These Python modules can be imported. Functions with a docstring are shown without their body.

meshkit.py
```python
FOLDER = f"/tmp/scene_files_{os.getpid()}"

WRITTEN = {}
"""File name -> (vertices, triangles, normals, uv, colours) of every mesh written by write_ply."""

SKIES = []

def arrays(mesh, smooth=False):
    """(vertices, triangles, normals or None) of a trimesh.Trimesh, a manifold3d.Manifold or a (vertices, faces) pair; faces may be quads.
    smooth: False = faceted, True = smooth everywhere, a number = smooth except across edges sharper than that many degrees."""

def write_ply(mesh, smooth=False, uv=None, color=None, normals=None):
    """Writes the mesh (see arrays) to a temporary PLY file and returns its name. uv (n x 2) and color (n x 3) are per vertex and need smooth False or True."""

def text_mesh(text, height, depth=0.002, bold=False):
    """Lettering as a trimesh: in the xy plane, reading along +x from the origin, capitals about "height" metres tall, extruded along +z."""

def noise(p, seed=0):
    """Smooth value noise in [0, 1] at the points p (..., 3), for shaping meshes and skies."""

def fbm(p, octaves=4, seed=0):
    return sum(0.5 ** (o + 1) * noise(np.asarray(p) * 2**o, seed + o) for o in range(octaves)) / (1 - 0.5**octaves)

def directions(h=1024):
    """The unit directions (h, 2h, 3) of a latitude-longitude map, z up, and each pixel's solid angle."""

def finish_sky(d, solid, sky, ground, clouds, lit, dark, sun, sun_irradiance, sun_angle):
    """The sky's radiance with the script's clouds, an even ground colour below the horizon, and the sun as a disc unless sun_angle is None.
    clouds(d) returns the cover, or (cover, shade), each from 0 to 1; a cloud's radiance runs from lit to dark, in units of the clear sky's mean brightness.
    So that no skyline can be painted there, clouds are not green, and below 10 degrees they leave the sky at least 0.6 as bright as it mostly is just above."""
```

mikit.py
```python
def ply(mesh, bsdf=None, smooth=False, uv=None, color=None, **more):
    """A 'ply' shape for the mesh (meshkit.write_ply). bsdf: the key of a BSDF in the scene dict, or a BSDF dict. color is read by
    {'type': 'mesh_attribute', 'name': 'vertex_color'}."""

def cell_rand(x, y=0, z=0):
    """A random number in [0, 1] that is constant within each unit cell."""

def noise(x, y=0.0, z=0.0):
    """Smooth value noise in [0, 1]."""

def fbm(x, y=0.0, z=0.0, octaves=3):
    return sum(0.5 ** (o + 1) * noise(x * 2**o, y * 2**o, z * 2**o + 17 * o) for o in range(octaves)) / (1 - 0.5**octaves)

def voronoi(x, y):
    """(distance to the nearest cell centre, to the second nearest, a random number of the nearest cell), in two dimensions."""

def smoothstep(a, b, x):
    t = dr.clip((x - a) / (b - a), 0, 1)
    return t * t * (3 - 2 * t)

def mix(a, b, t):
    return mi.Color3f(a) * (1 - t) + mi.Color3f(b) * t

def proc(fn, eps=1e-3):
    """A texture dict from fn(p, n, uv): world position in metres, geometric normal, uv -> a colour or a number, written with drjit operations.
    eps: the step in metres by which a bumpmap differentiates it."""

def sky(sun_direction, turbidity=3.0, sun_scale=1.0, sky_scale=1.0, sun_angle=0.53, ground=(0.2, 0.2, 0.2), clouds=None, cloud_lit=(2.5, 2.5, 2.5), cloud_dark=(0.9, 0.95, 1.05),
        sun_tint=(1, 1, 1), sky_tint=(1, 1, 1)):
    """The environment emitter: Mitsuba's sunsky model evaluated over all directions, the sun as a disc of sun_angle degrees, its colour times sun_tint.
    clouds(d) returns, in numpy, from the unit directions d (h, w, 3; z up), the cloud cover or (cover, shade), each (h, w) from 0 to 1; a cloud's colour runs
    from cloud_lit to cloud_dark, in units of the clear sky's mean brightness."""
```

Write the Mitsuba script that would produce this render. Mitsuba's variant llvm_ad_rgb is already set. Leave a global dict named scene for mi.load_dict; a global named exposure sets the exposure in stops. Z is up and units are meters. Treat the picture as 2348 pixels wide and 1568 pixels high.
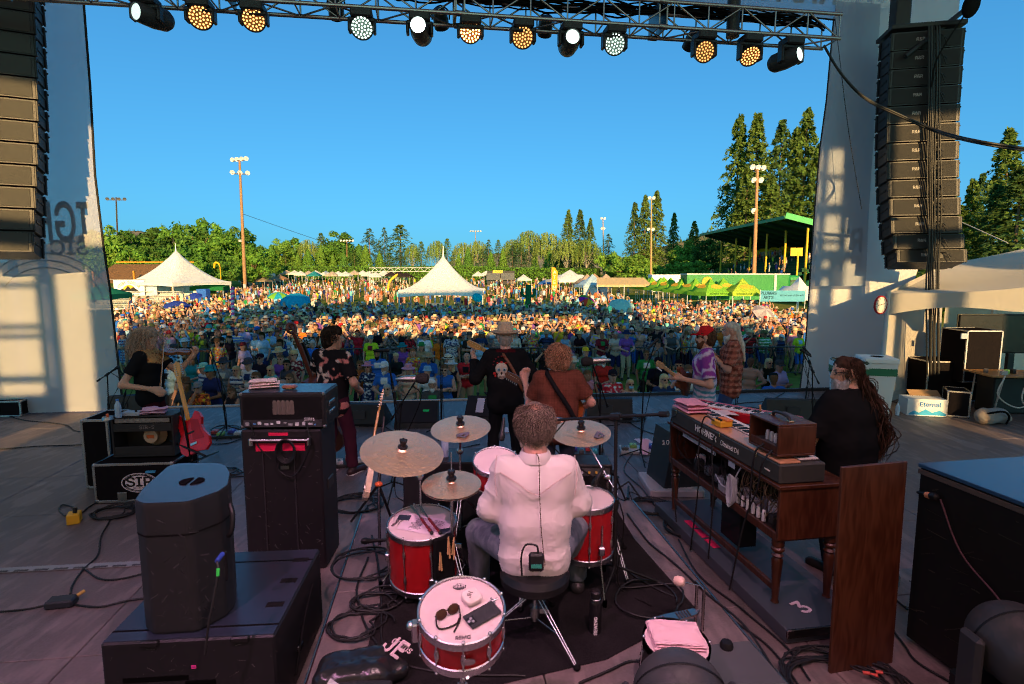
import math,random,numpy as np,trimesh,mitsuba as mi,drjit as dr,mikit,meshkit
from mikit import proc,noise,fbm,smoothstep,mix
rnd=random.Random(7);nrg=np.random.default_rng(7)
scene,labels={},{}
V=lambda*a:np.array(a,float)
PI=math.pi
T=mi.ScalarTransform4f
# ---- camera: 3.9 m above the field, 2.5 m above the stage deck, looking over the band at the audience (+y)
F,CX,CY,PITCH=1300.0,1173.5,784.0,math.atan(156/1300)
EYE=V(0,0,3.9)
FWD,UPV=V(0,math.cos(PITCH),-math.sin(PITCH)),V(0,math.sin(PITCH),math.cos(PITCH))
scene['camera']={'type':'perspective','fov':2*math.degrees(math.atan(CX/F)),'fov_axis':'x','near_clip':0.05,'far_clip':6000.0,
                   'to_world':T().look_at(origin=list(EYE),target=list(EYE+FWD),up=[0,0,1])}
# ---- light: a low evening sun behind the stage, slightly from the right
SUN_EL,SUN_AZ=math.radians(13.5),math.radians(8)
SUN=[math.sin(SUN_AZ)*math.cos(SUN_EL),-math.cos(SUN_AZ)*math.cos(SUN_EL),math.sin(SUN_EL)]
scene['sky']=mikit.sky(SUN,turbidity=5.5,sun_scale=0.76,sky_scale=0.84,sun_tint=(1.0,0.95,0.82),sky_tint=(0.112,0.40,0.68),ground=(0.12,0.13,0.06))
exposure,LAMP=3.98,0.56

def ray(px,py):
    return FWD+V(1,0,0)*(px-CX)/F+UPV*(CY-py)/F
def at(px,py,y):
    d=ray(px,py);return EYE+d*(y/d[1])
def on(px,py,z):
    d=ray(px,py);return EYE+d*((z-EYE[2])/d[2])
def ground(x,y):
    t=np.clip((np.asarray(y,float)-95)/110,0,1);return 2.0*t*t*(3-2*t)
def smin(v):v=np.asarray(v,float);return v/(np.linalg.norm(v)+1e-12)
unit=smin
STAGE,RISER=1.4,1.7
YAW=math.radians(7)
def st(u,v,z=STAGE):            # stage frame (its front edge is turned 7 degrees) to the world
    return V(u*math.cos(YAW)-v*math.sin(YAW),u*math.sin(YAW)+v*math.cos(YAW),z)
def rotz(a):c,s=math.cos(a),math.sin(a);return np.array([[c,-s,0],[s,c,0],[0,0,1.0]])
def rotx(a):c,s=math.cos(a),math.sin(a);return np.array([[1,0,0],[0,c,-s],[0,s,c.real]])
def roty(a):c,s=math.cos(a),math.sin(a);return np.array([[c,0,s],[0,1,0],[-s,0,c]])
def frame(d,up=(0,0,1)):        # rotation whose z column is d
    z=unit(d);x=np.cross(up,z)
    if np.linalg.norm(x)<1e-4:x=np.cross((0,1,0),z)
    x=unit(x);return np.stack([x,np.cross(z,x),z],1)

class MB:
    """collects pieces into one mesh with per-vertex colour; pieces keep their own smoothing"""
    def __init__(s,color=(.5,.5,.5),M=None,o=None):
        s.v,s.f,s.c,s.k,s.col,s.M,s.o=[],[],[],0,color,M,o
    def put(s,v,f,col=None,smooth=False):
        v,f=np.asarray(v,float),np.asarray(f,int)
        if smooth is not True:
            if smooth is False:v=v[f.ravel()];f=np.arange(len(v)).reshape(-1,3)
            else:v,f,_=meshkit.arrays((v,f),smooth)
        if s.M is not None:v=v@np.asarray(s.M).T
        if s.o is not None:v=v+s.o
        col=np.asarray(s.col if col is None else col,float)
        s.v.append(v);s.f.append(f+s.k);s.c.append(col if col.ndim==2 else np.tile(col,(len(v),1)));s.k+=len(v);return s
    def mesh(s,m,col=None,smooth=False):
        v,f,_=meshkit.arrays(m);return s.put(v,f,col,smooth)
    def box(s,c,size,col=None,R=None,b=0.0):
        h=np.asarray(size,float)/2;g=np.array([[i,j,k]for i in(-1,1)for j in(-1,1)for k in(-1,1)],float)
        if b>0:
            b=min(b,h.min()*.9)
            v=np.concatenate([g*(h-np.where(np.arange(3)==a,0,b))for a in range(3)])
            m=trimesh.convex.convex_hull(v);v,f=np.array(m.vertices),np.array(m.faces)
        else:
            v=g*h;f=np.array([[0,1,3],[0,3,2],[4,6,7],[4,7,5],[0,4,5],[0,5,1],[2,3,7],[2,7,6],[0,2,6],[0,6,4],[1,5,7],[1,7,3]])
        if R is not None:v=v@np.asarray(R).T
        return s.put(v+np.asarray(c,float),f,col)
    def tube(s,pts,r,n=8,col=None,caps=True,closed=False):
        p=np.asarray(pts,float);k=len(p);r=np.broadcast_to(np.asarray(r,float),(k,))
        t=np.gradient(p,axis=0)if not closed else np.roll(p,-1,0)-np.roll(p,1,0)
        t/=np.linalg.norm(t,axis=1,keepdims=True)+1e-12
        x=np.cross(t[0],(0,0,1));
        if np.linalg.norm(x)<1e-3:x=np.cross(t[0],(1,0,0))
        x=unit(x);ring=[]
        a=np.arange(n)*2*PI/n
        for i in range(k):
            x=unit(x-t[i]*(x@t[i]));y=np.cross(t[i],x)
            ring.append(p[i]+r[i]*(np.cos(a)[:,None]*x+np.sin(a)[:,None]*y))
        v=np.concatenate(ring);f=[]
        i=np.arange(n);j=(i+1)%n
        for q in range(k if closed else k-1):
            b,e=q*n,((q+1)%k)*n
            f+=[np.stack([b+i,b+j,e+j],1),np.stack([b+i,e+j,e+i],1)]
        s.put(v,np.concatenate(f),col,True)
        if caps and not closed:
            for q,o in((0,1),(k-1,0)):
                c=np.stack([i[1:-1]*0,i[1:-1]+(0 if o else 0),i[2:]],1)
                s.put(ring[q],c[:,::-1]if o else c,col)
        return s
    def cyl(s,a,b,r,r2=None,n=12,col=None,caps=True):
        return s.tube([a,b],[r,r if r2 is None else r2],n,col,caps)
    def lathe(s,prof,o=(0,0,0),d=(0,0,1),n=24,col=None,smooth=35,R=None):
        R=frame(d)if R is None else R;p=np.asarray(prof,float);k=len(p);a=np.arange(n)*2*PI/n
        v=np.stack([p[:,:1]*np.cos(a),p[:,:1]*np.sin(a),np.repeat(p[:,1:2],n,1)],-1).reshape(-1,3)
        i=np.arange(n);j=(i+1)%n;f=[]
        for q in range(k-1):
            b,e=q*n,(q+1)*n
            if p[q,0]>1e-9:f.append(np.stack([b+i,b+j,e+j],1))
            if p[q+1,0]>1e-9:f.append(np.stack([b+i,e+j,e+i],1))
        v=v@R.T+np.asarray(o,float)
        return s.put(v,np.concatenate(f),col,smooth)
    def ball(s,c,r,col=None,sub=2,R=None):
        m=trimesh.creation.icosphere(sub);v=m.vertices*np.asarray(r,float)
        if R is not None:v=v@np.asarray(R).T
        return s.put(v+np.asarray(c,float),m.faces,col,True)
    def poly(s,pts,h,col=None,R=None,o=(0,0,0)):       # extrude a plan polygon
        from shapely.geometry import Polygon
        m=trimesh.creation.extrude_polygon(Polygon(pts),h,engine='earcut');v=np.array(m.vertices)
        if R is not None:v=v@np.asarray(R).T
        return s.put(v+np.asarray(o,float),m.faces,col)
    def quad(s,a,b,c,d,col=None):return s.put([a,b,c,d],[[0,1,2],[0,2,3]],col)
    def text(s,txt,h,o,R,col=None,depth=.002,bold=False,sx=1.0,center=True):
        m=meshkit.text_mesh(txt,h,depth,bold);v=np.array(m.vertices)*(sx,1,1)
        if center:v[:,0]-=(v[:,0].max()+v[:,0].min())/2
        return s.put(v@np.asarray(R).T+np.asarray(o,float),m.faces,col)
    def ply(s,bsdf='matte',**kw):        # the colour travels in the uv: u = 256 red + green, v = blue (square roots, 0 to 255)
        v,f,c=np.concatenate(s.v),np.concatenate(s.f),np.concatenate(s.c)
        n=meshkit.arrays(trimesh.Trimesh(v,f,process=False),True)[2]
        q=np.round(np.sqrt(np.clip(c,0,1))*255);uv=np.stack([q[:,0]*256+q[:,1],q[:,2]],1)
        mixed=(uv[f]!=uv[f[:,:1]]).any((1,2))
        if mixed.any():                    # a face whose corners differ takes one colour
            fm=f[mixed];qm=np.round(q[fm].mean(1));um=np.repeat(np.stack([qm[:,0]*256+qm[:,1],qm[:,2]],1),3,0)
            v,n,uv,f=np.vstack([v,v[fm.ravel()]]),np.vstack([n,n[fm.ravel()]]),np.vstack([uv,um]),np.vstack([f[~mixed],len(v)+np.arange(3*len(fm)).reshape(-1,3)])
        return{'type':'ply','filename':meshkit.write_ply((v,f),False,uv,None,normals=n),'face_normals':False,'bsdf':{'type':'ref','id':bsdf},**kw}

used={}
def numbered(key):
    n=used.get(key,0);used[key]=n+1
    return key if n==0 else f'{key}_{n:03d}'
def thing(name,label,cat,group=None,kind=None):
    k=numbered(name);labels[k]={'label':label,'category':cat}
    if group:labels[k]['group']=group
    if kind:labels[k]['kind']=kind
    return k
def part(parent,name,mb,bsdf='matte',label=None):
    k=numbered(parent+'__'+name);scene[k]=mb.ply(bsdf)if isinstance(mb,MB)else mb
    if label:labels[k]={'label':label}
    return k
def solo(name,label,cat,mb,bsdf='matte',group=None,kind=None):
    k=thing(name,label,cat,group,kind);scene[k]=mb.ply(bsdf)if isinstance(mb,MB)else mb;return k
def struct(name,mb,bsdf,label=None):
    k=numbered(name);scene[k]=mb.ply(bsdf)if isinstance(mb,MB)else mb
    labels[k]={'kind':'structure'}
    if label:labels[k]['label']=label
    return k
def curve(pts,n=12):              # Catmull-Rom through the points
    p=np.asarray(pts,float);p=np.vstack([2*p[0]-p[1],p,2*p[-1]-p[-2]]);out=[]
    for i in range(1,len(p)-2):
        t=np.linspace(0,1,n,endpoint=False)[:,None];a,b,c,d=p[i-1:i+3]
        out.append(.5*(2*b+(c-a)*t+(2*a-5*b+4*c-d)*t**2+(3*b-a-3*c+d)*t**3))
    return np.vstack(out+[p[-2:-1]])
# ---- materials (a vertex colour carries each part's own paint)
def unpack(p,n,uv):
    u=dr.floor(uv.x+.5);r=dr.floor(u/256);g=u-256*r;return mi.Color3f(dr.square(r/255),dr.square(g/255),dr.square(uv.y/255))
VC=proc(unpack)
def bs(key,kind='diffuse',bump=None,bscale=.002,alpha=.3,spec=.5):
    d={'diffuse':{'type':'diffuse','reflectance':VC},'plastic':{'type':'principled','base_color':VC,'roughness':alpha,'specular':spec},
         'metal':{'type':'roughconductor','specular_reflectance':VC,'alpha':alpha,'material':'none'}}[kind]
    if bump:d={'type':'bumpmap','arbitrary':bump,'bsdf':d,'scale':bscale}
    scene[key]={'type':'twosided','bsdf':d}
bs('matte');bs('satin','plastic',alpha=.45,spec=.28);bs('gloss','plastic',alpha=.26,spec=.38);bs('metal','metal',alpha=.2)
scene['skin']=scene['satin']
bs('cloth','diffuse',proc(lambda p,n,uv:fbm(p.x*40,p.y*40,p.z*40,2),2e-3),.003)
scene['tolex']=scene['satin'];scene['hair']=scene['matte']
scene['leaf']={'type':'principledthin','base_color':VC,'roughness':.6,'diff_trans':.7,'spec_trans':0.0}
scene['tarp']={'type':'principledthin','base_color':VC,'roughness':.6,'diff_trans':.6,'spec_trans':0.0}
scene['drape']={**scene['tarp'],'diff_trans':1.0}  # added translucency: unseen roof and back wall glow to fill the stage
scene['scrim']={'type':'mask','opacity':.80,'bsdf':{'type':'principledthin','base_color':VC,'roughness':.5,'diff_trans':.75,'spec_trans':0.0}}
scene['glass']={'type':'thindielectric'}
def wood_fn(p,n,uv):
    g=fbm(p.x*9,p.y*9,p.z*2.2,3);r=fbm(p.x*60+g*6,p.y*60,p.z*7,2)
    return mix((.045,.013,.006),(.088,.030,.014),smoothstep(.25,.75,.5*g+.5*r))
scene['wood']={'type':'twosided','bsdf':{'type':'roughplastic','diffuse_reflectance':proc(wood_fn),'alpha':.22,'nonlinear':False}}
def deck_fn(p,n,uv):
    a=fbm(p.x*.7,p.y*.7,0,4);b=fbm(p.x*14+3,p.y*3.5,1,3);c=noise(p.x*95,p.y*95,2)
    k=.07+.075*a+.045*smoothstep(.5,.8,b)+.02*c
    sc=smoothstep(.66,.74,fbm(p.x*3.1+9,p.y*1.3,5,4));k=k+.05*sc
    return mi.Color3f(k*1.22,k*.93,k*.90)
scene['deck']={'type':'twosided','bsdf':{'type':'roughplastic','diffuse_reflectance':proc(deck_fn),'alpha':.42,'nonlinear':False}}
def rug_fn(p,n,uv):
    k=.005+.008*noise(p.x*210,p.y*210)+.008*fbm(p.x*5,p.y*5,0,3);return mi.Color3f(k,k*.92,k*.98)
scene['rug']={'type':'twosided','bsdf':{'type':'diffuse','reflectance':proc(rug_fn)}}
def grass_fn(p,n,uv):
    a=fbm(p.x*.12,p.y*.12,0,4);b=fbm(p.x*2.2,p.y*2.2,3,3)
    g=mix((.085,.12,.018),(.20,.20,.045),smoothstep(.3,.7,.6*a+.4*b))
    return g
scene['turf']={'type':'twosided','bsdf':{'type':'diffuse','reflectance':proc(grass_fn)}}
# ================= THE SETTING AND THE STAGE =================
def onv(px,py,v):               # point of the upright stage plane v = const
    d=ray(px,py);n=V(-math.sin(YAW),math.cos(YAW),0);return EYE+d*(v/(d@n))
def uv_of(p):return V(p[0]*math.cos(YAW)+p[1]*math.sin(YAW),-p[0]*math.sin(YAW)+p[1]*math.cos(YAW))
RS=rotz(YAW)
# ground: one sheet to the horizon
gx=np.concatenate([-np.geomspace(4000,80,14),np.linspace(-70,70,29),np.geomspace(80,4000,14)])
gy=np.concatenate([-np.geomspace(2000,40,8),np.linspace(-30,240,64),np.geomspace(260,5000,14)])
X,Y=np.meshgrid(gx,gy);Z=ground(X,Y)+.12*(meshkit.fbm(np.stack([X/14,Y/14,X*0],-1),3)-.5)*(Y>12)*(Y<150)
nx,ny=len(gx),len(gy);ii=(np.arange(ny-1)[:,None]*nx+np.arange(nx-1)).ravel()
struct('ground',mikit.ply((np.stack([X,Y,Z],-1).reshape(-1,3),np.stack([ii,ii+1,ii+nx+1,ii+nx],1)),'turf',smooth=True),None,'sunlit green and yellowed lawn of the festival field')
def hill(label,cx,cy,w,d,h,seed,col):
    mb=MB();n=70;a,b=np.meshgrid(np.linspace(-1,1,n),np.linspace(-1,1,30))
    r=np.clip(1-a**2,0,1)*np.clip(1-b**2,0,1)
    z=2+h*r**.8*(.55+.75*meshkit.fbm(np.stack([a*3+seed,b*2,a*0],-1),5))-2.2*(r<.02)
    v=np.stack([cx+a*w,cy+b*d,z],-1).reshape(-1,3);i=(np.arange(29)[:,None]*n+np.arange(n-1)).ravel()
    cv=meshkit.fbm(v/(60,60,20),4)[:,None];cc=np.array(col)*(1-cv)+V(.20,.13,.07)*np.clip(cv*1.5-.45,0,1)+np.array(col)*cv*.6
    f=np.stack([i,i+1,i+n+1,i+n],1);f=np.vstack([f[:,[0,1,2]],f[:,[0,2,3]]])
    mb.put(v,f,cc,True)
    # scrub conifers along its flank
    for k in range(420):
        q=v[rnd.randrange(n*3,n*16)];hh=rnd.uniform(9,17)
        mb.lathe([(2.6,0),(1.7,hh*.4),(0,hh)],q+V(rnd.uniform(-12,12),rnd.uniform(-8,8),-2),n=5,col=V(.05,.075,.04)*rnd.uniform(.7,1.3),smooth=False)
    struct('hill',mb,'matte',label)
hill('wooded hill with bare brown patches behind the grandstand',560,1500,300,190,120,3,(.09,.10,.06))
hill('distant hazy ridge low behind the left trees',-1700,2600,620,280,190,9,(.10,.11,.10))
hill('faint blue ridge low behind the centre trees',300,3600,900,300,150,15,(.10,.11,.10))

# stage deck of plywood panels
deck=numbered('stage_deck');labels[deck]={'kind':'structure','label':'scuffed dark stage floor of plywood deck panels'}
PU,PV=2.44,1.22
for i in range(-6,6):
    for j in range(-5,9):
        v0,v1=j*PV+.12,(j+1)*PV+.12 if j<8 else 11.1
        c=st((i+.5)*PU,(v0+v1)/2,STAGE-.03+rnd.uniform(-.0008,.0008))
        part(deck,'panel',MB().box(c,(PU-.007,v1-v0-.007,.06),R=RS,b=.004),'deck')
part(deck,'frame',MB((.03,.03,.03)).box(st(0,2.6,STAGE-.12),(29.4,16.9,.1),R=RS),'matte')
part(deck,'skirt',MB((.02,.02,.022)).box(st(0,11.06,.62),(29.4,.04,1.24),R=RS),'matte')
part(deck,'edge_strip',MB((.42,.30,.25)).box(st(-4.6,11.14,STAGE-.02),(14.4,.07,.10),R=RS,b=.01),'satin','pale wooden edge strip along the stage lip')
part(deck,'edge_strip',MB((.03,.03,.035)).box(st(8.6,11.14,STAGE-.005),(12.0,.07,.13),R=RS,b=.01),'satin','black edge strip along the right stage lip')
sa,sb=on(-60,1312,STAGE),on(345,1292,STAGE);sd=unit(sb-sa)
hs=MB((.20,.21,.22)).box((sa+sb)/2+V(0,0,.006),(np.linalg.norm(sb-sa),.085,.008),R=frame((0,0,1),V(sd[1],-sd[0],0)),b=.003)
for k in range(9):hs.box(sa+(sb-sa)*(k+.5)/9+V(sd[1],-sd[0],0)*.03+V(0,0,.011),(.11,.022,.006),(.05,.05,.055),R=frame((0,0,1),V(sd[1],-sd[0],0)))
solo('hinge_strip','long flat metal hinge strip on the floor left of the black speaker','hinge',hs,'satin')
# drum riser
c0,c1,c2,c3=on(826,1184,RISER),on(704,1568,RISER),on(1813,1568,RISER),on(1470,1179,RISER)
uu=[uv_of(p)for p in(c0,c1,c2,c3)];RU0,RU1=(uu[0][0]+uu[1][0])/2,(uu[2][0]+uu[3][0])/2;RV0,RV1=1.2,5.15
riser=numbered('drum_riser');labels[riser]={'kind':'structure','label':'low drum riser with scuffed mauve top and pale edges'}
for k in range(2):
    for q in range(3):
        w,d=(RU1-RU0)/2,(RV1-RV0)/3
        part(riser,'platform',MB().box(st(RU0+(k+.5)*w,RV0+(q+.5)*d,RISER-.03),(w-.006,d-.006,.06),R=RS,b=.004),'deck')
part(riser,'base',MB((.02,.02,.02)).box(st((RU0+RU1)/2,(RV0+RV1)/2,(STAGE+RISER-.06)/2),(RU1-RU0-.04,RV1-RV0-.04,RISER-STAGE-.07),R=RS),'matte')
for u in(RU0-.006,RU1+.006):part(riser,'edge_trim',MB((.45,.42,.42)).box(st(u,(RV0+RV1)/2,RISER-.006),(.012,RV1-RV0,.02),R=RS,b=.003),'metal')
ra,rb=on(877,1363,RISER),on(1500,1290,RISER)
q=[on(905,1250,RISER+.004),on(846,1470,RISER+.004),on(800,1650,RISER+.004),on(1390,1512,RISER+.004),on(1600,1400,RISER+.004),on(1454,1235,RISER+.004),on(1390,1130,RISER+.004),on(930,1130,RISER+.004)]
rug=MB();cen=np.mean(q,0);rug.put(np.array(q+[cen]),[[8,i,(i+1)%8]for i in range(8)]);solo('drum_carpet','black carpet under the drums on the riser','carpet',rug,'rug')

# unseen back wall and roof make the shade; slits and towers added to shape sunlight
from shapely.geometry import Polygon,box as sbox
wall=sbox(-13.5,1.4,13.5,8.0)
for a,b,c,d in((-6.5,4.2,-6.0,7.6),(-7.55,5.35,-6.85,5.55),(-7.55,5.7,-6.85,6.35),(-7.55,6.45,-6.85,6.52),(-7.55,6.62,-6.85,7.25),(-7.55,7.35,-6.85,7.5),(8.5,3.4,8.95,7.75),(9.3,5.3,11.4,7.75),(9.05,2.6,9.12,5.4),(7.9,6.4,8.2,7.75)):wall=wall.difference(sbox(a,c,b,d)if False else sbox(a,b,c,d))  # openings placed to throw sun strips on floor and banners
pv_,pf_=trimesh.creation.triangulate_polygon(wall,engine='earcut');vv=np.column_stack([pv_,np.zeros(len(pv_))]);m=trimesh.Trimesh(vv,pf_,process=False)
wv=np.stack([st(a[0],-4-a[2],a[1])for a in vv])
bw=numbered('back_wall');scene[bw]=MB((.28,.25,.25)).put(wv,m.faces).ply('drape');labels[bw]={'kind':'structure'}
rf=MB((.6,.58,.58));prof=[(-5.2,10.3),(-4.2,11.0),(0,11.4),(5,11.5),(9,11.1),(10.0,10.8),(11.7,10.2),(5,11.5),(0,11.6),(-4.0,10.6)]
prof=prof[:6];rf.put([st(u,a,b)for a,b in prof for u in(-12.5,12.5)],[f for i in range(5)for f in([2*i,2*i+1,2*i+3],[2*i,2*i+3,2*i+2])])
k=thing('stage_roof','arched vinyl roof over the stage, above the picture','roof');labels[k]['kind']='structure';scene[k]=rf.ply('drape')

for u in(-9.6,8.0):             # unseen lattice towers added to split the sun into patches
    k=thing('roof_tower','added lattice tower that breaks up sunlight, outside the picture','tower');mb=MB((.1,.1,.1))
    for a in(-.5,0,.5):
        for b in(0,.7):mb.cyl(st(u+a,-4.6-b,0),st(u+a,-4.6-b,10.4),.09,n=8)
    for i in range(16):mb.box(st(u,-4.6,.5+i*.65),(1.1,.1,.22 if i%2 else .10),R=RS)
    part(k,'lattice',mb,'satin');labels[k]['kind']='structure'
# ---- scrims (printed mesh banners) at both sides
def sheet(left,right,v,z0,z1,col,nu=46,nz=70,wav=.03,seed=0,M=None):
    zs=np.linspace(z1,z0,nz);L=np.interp(zs,[p[1]for p in left][::-1],[p[0]for p in left][::-1]);Rr=np.interp(zs,[p[1]for p in right][::-1],[p[0]for p in right][::-1])
    s=np.linspace(0,1,nu);U=L[:,None]*(1-s)+Rr[:,None]*s;ZZ=np.repeat(zs[:,None],nu,1)
    W=v+wav*(meshkit.fbm(np.stack([U*1.6+seed,ZZ*.35,U*0],-1),3)-.5)*2
    W=W+.010*(meshkit.fbm(np.stack([U*7+seed,ZZ*1.6,U*0],-1),3)-.5)*2
    pts=np.stack([U*math.cos(YAW)-W*math.sin(YAW),U*math.sin(YAW)+W*math.cos(YAW),ZZ],-1).reshape(-1,3)
    i=(np.arange(nz-1)[:,None]*nu+np.arange(nu-1)).ravel();f=np.stack([i,i+1,i+nu+1,i+nu],1);f=np.vstack([f[:,[0,1,2]],f[:,[0,2,3]]])
    return MB(col).put(pts,f,None,True)
def edge(pts,v):                  # pixels -> (u, z) from the top down
    return[(uv_of(onv(x,y,v))[0],onv(x,y,v)[2])for x,y in pts]
VS=10.95
le=edge([(185,-60),(205,200),(216,400),(235,560),(250,660),(280,930)],VS)
ls=thing('stage_banner','grey translucent mesh banner with mirrored lettering, left of the stage','banner')
part(ls,'mesh',sheet([(-13.2,9.6),(-13.2,1.42)],le,VS,1.42,9.4,(.46,.48,.51),seed=2),'scrim')
ed=MB((.03,.03,.03)).tube(np.array([st(u+.012,VS,z)for u,z in le]),.018,6);part(ls,'hem',ed,'matte')
RB=np.stack([V(-math.cos(YAW),-math.sin(YAW),0),V(0,0,1),V(-math.sin(YAW),math.cos(YAW),0)],1)   # lettering faces the audience: mirrored from the stage
lt=MB((.24,.26,.29))
lt.text('IGH SIERRA',.66,onv(212,553,VS+.02),RB,depth=.004,bold=True,sx=.55,center=False);lt.text('SIC FESTIVAL',.24,onv(208,583,VS+.02),RB,depth=.004,bold=True,sx=1.1,center=False)
for r in(.78,.92,1.06):
    a=np.linspace(.15,PI-.15,30);lt.tube([onv(112,705,VS+.02)+RB@V(-r*math.cos(t),r*math.sin(t)*.9,0)for t in a],.012,4)
part(ls,'lettering',lt,'matte','pale outlined festival lettering seen from behind')
rl=edge([(1912,40),(1895,230),(1880,340),(1868,480),(1860,600),(1848,780),(1832,912)],VS+.3)
rr=edge([(2205,-40),(2190,100),(2165,300),(2150,450),(2110,600),(2060,750),(2020,912)],VS+.3)
wp=thing('wing_panel','white vinyl side panel right of the stage with sun patches','panel')
part(wp,'vinyl',sheet(rl,rr,VS+.3,rl[-1][1],9.6,(.56,.56,.56),seed=5),'tarp')
part(wp,'hem',MB((.06,.06,.06)).tube(np.array([st(u-.01,VS+.3,z)for u,z in rl]),.014,6),'matte')
bl=edge([(1914,44),(1898,230),(1884,340),(1873,480),(1866,656)],VS);br=edge([(2020,0),(2005,300),(1992,500),(1984,656)],VS)
rs=thing('stage_banner','blue-grey mesh banner with mirrored lettering, right of the stage','banner')
part(rs,'mesh',sheet(bl,br,VS,bl[-1][1],9.2,(.36,.41,.48),seed=8),'scrim')
lt=MB((.42,.45,.50));lt.text('RRA',.46,onv(1926,576,VS+.03),RB,depth=.004,bold=True,sx=.8);lt.text('TIVAL',.22,onv(1924,613,VS+.03),RB,depth=.004,bold=True,sx=1.2)
part(rs,'lettering',lt,'matte','pale mirrored festival lettering')
hd=thing('header_banner','blue-grey header banner above the right end of the truss','banner')
hb=[onv(1360,-14,VS+.1),onv(1560,6,VS+.1),onv(1700,30,VS+.1),onv(1800,33,VS+.1),onv(1914,46,VS+.1)];tp=[p+V(0,0,1.6)for p in hb]
mh=MB((.33,.36,.42));mh.put(hb+tp,[f for i in range(4)for f in([i,i+1,i+6],[i,i+6,i+5])],None,True);part(hd,'cloth',mh,'scrim')
part(hd,'hem',MB((.02,.02,.02)).tube(hb,.016,6),'matte')
mt=MB((.55,.58,.62));mt.text('SIERRA NEVADA WORLD',.55,onv(1600,-10,VS+.13),RB,depth=.004,bold=True,sx=.9);part(hd,'lettering',mt,'matte')

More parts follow.
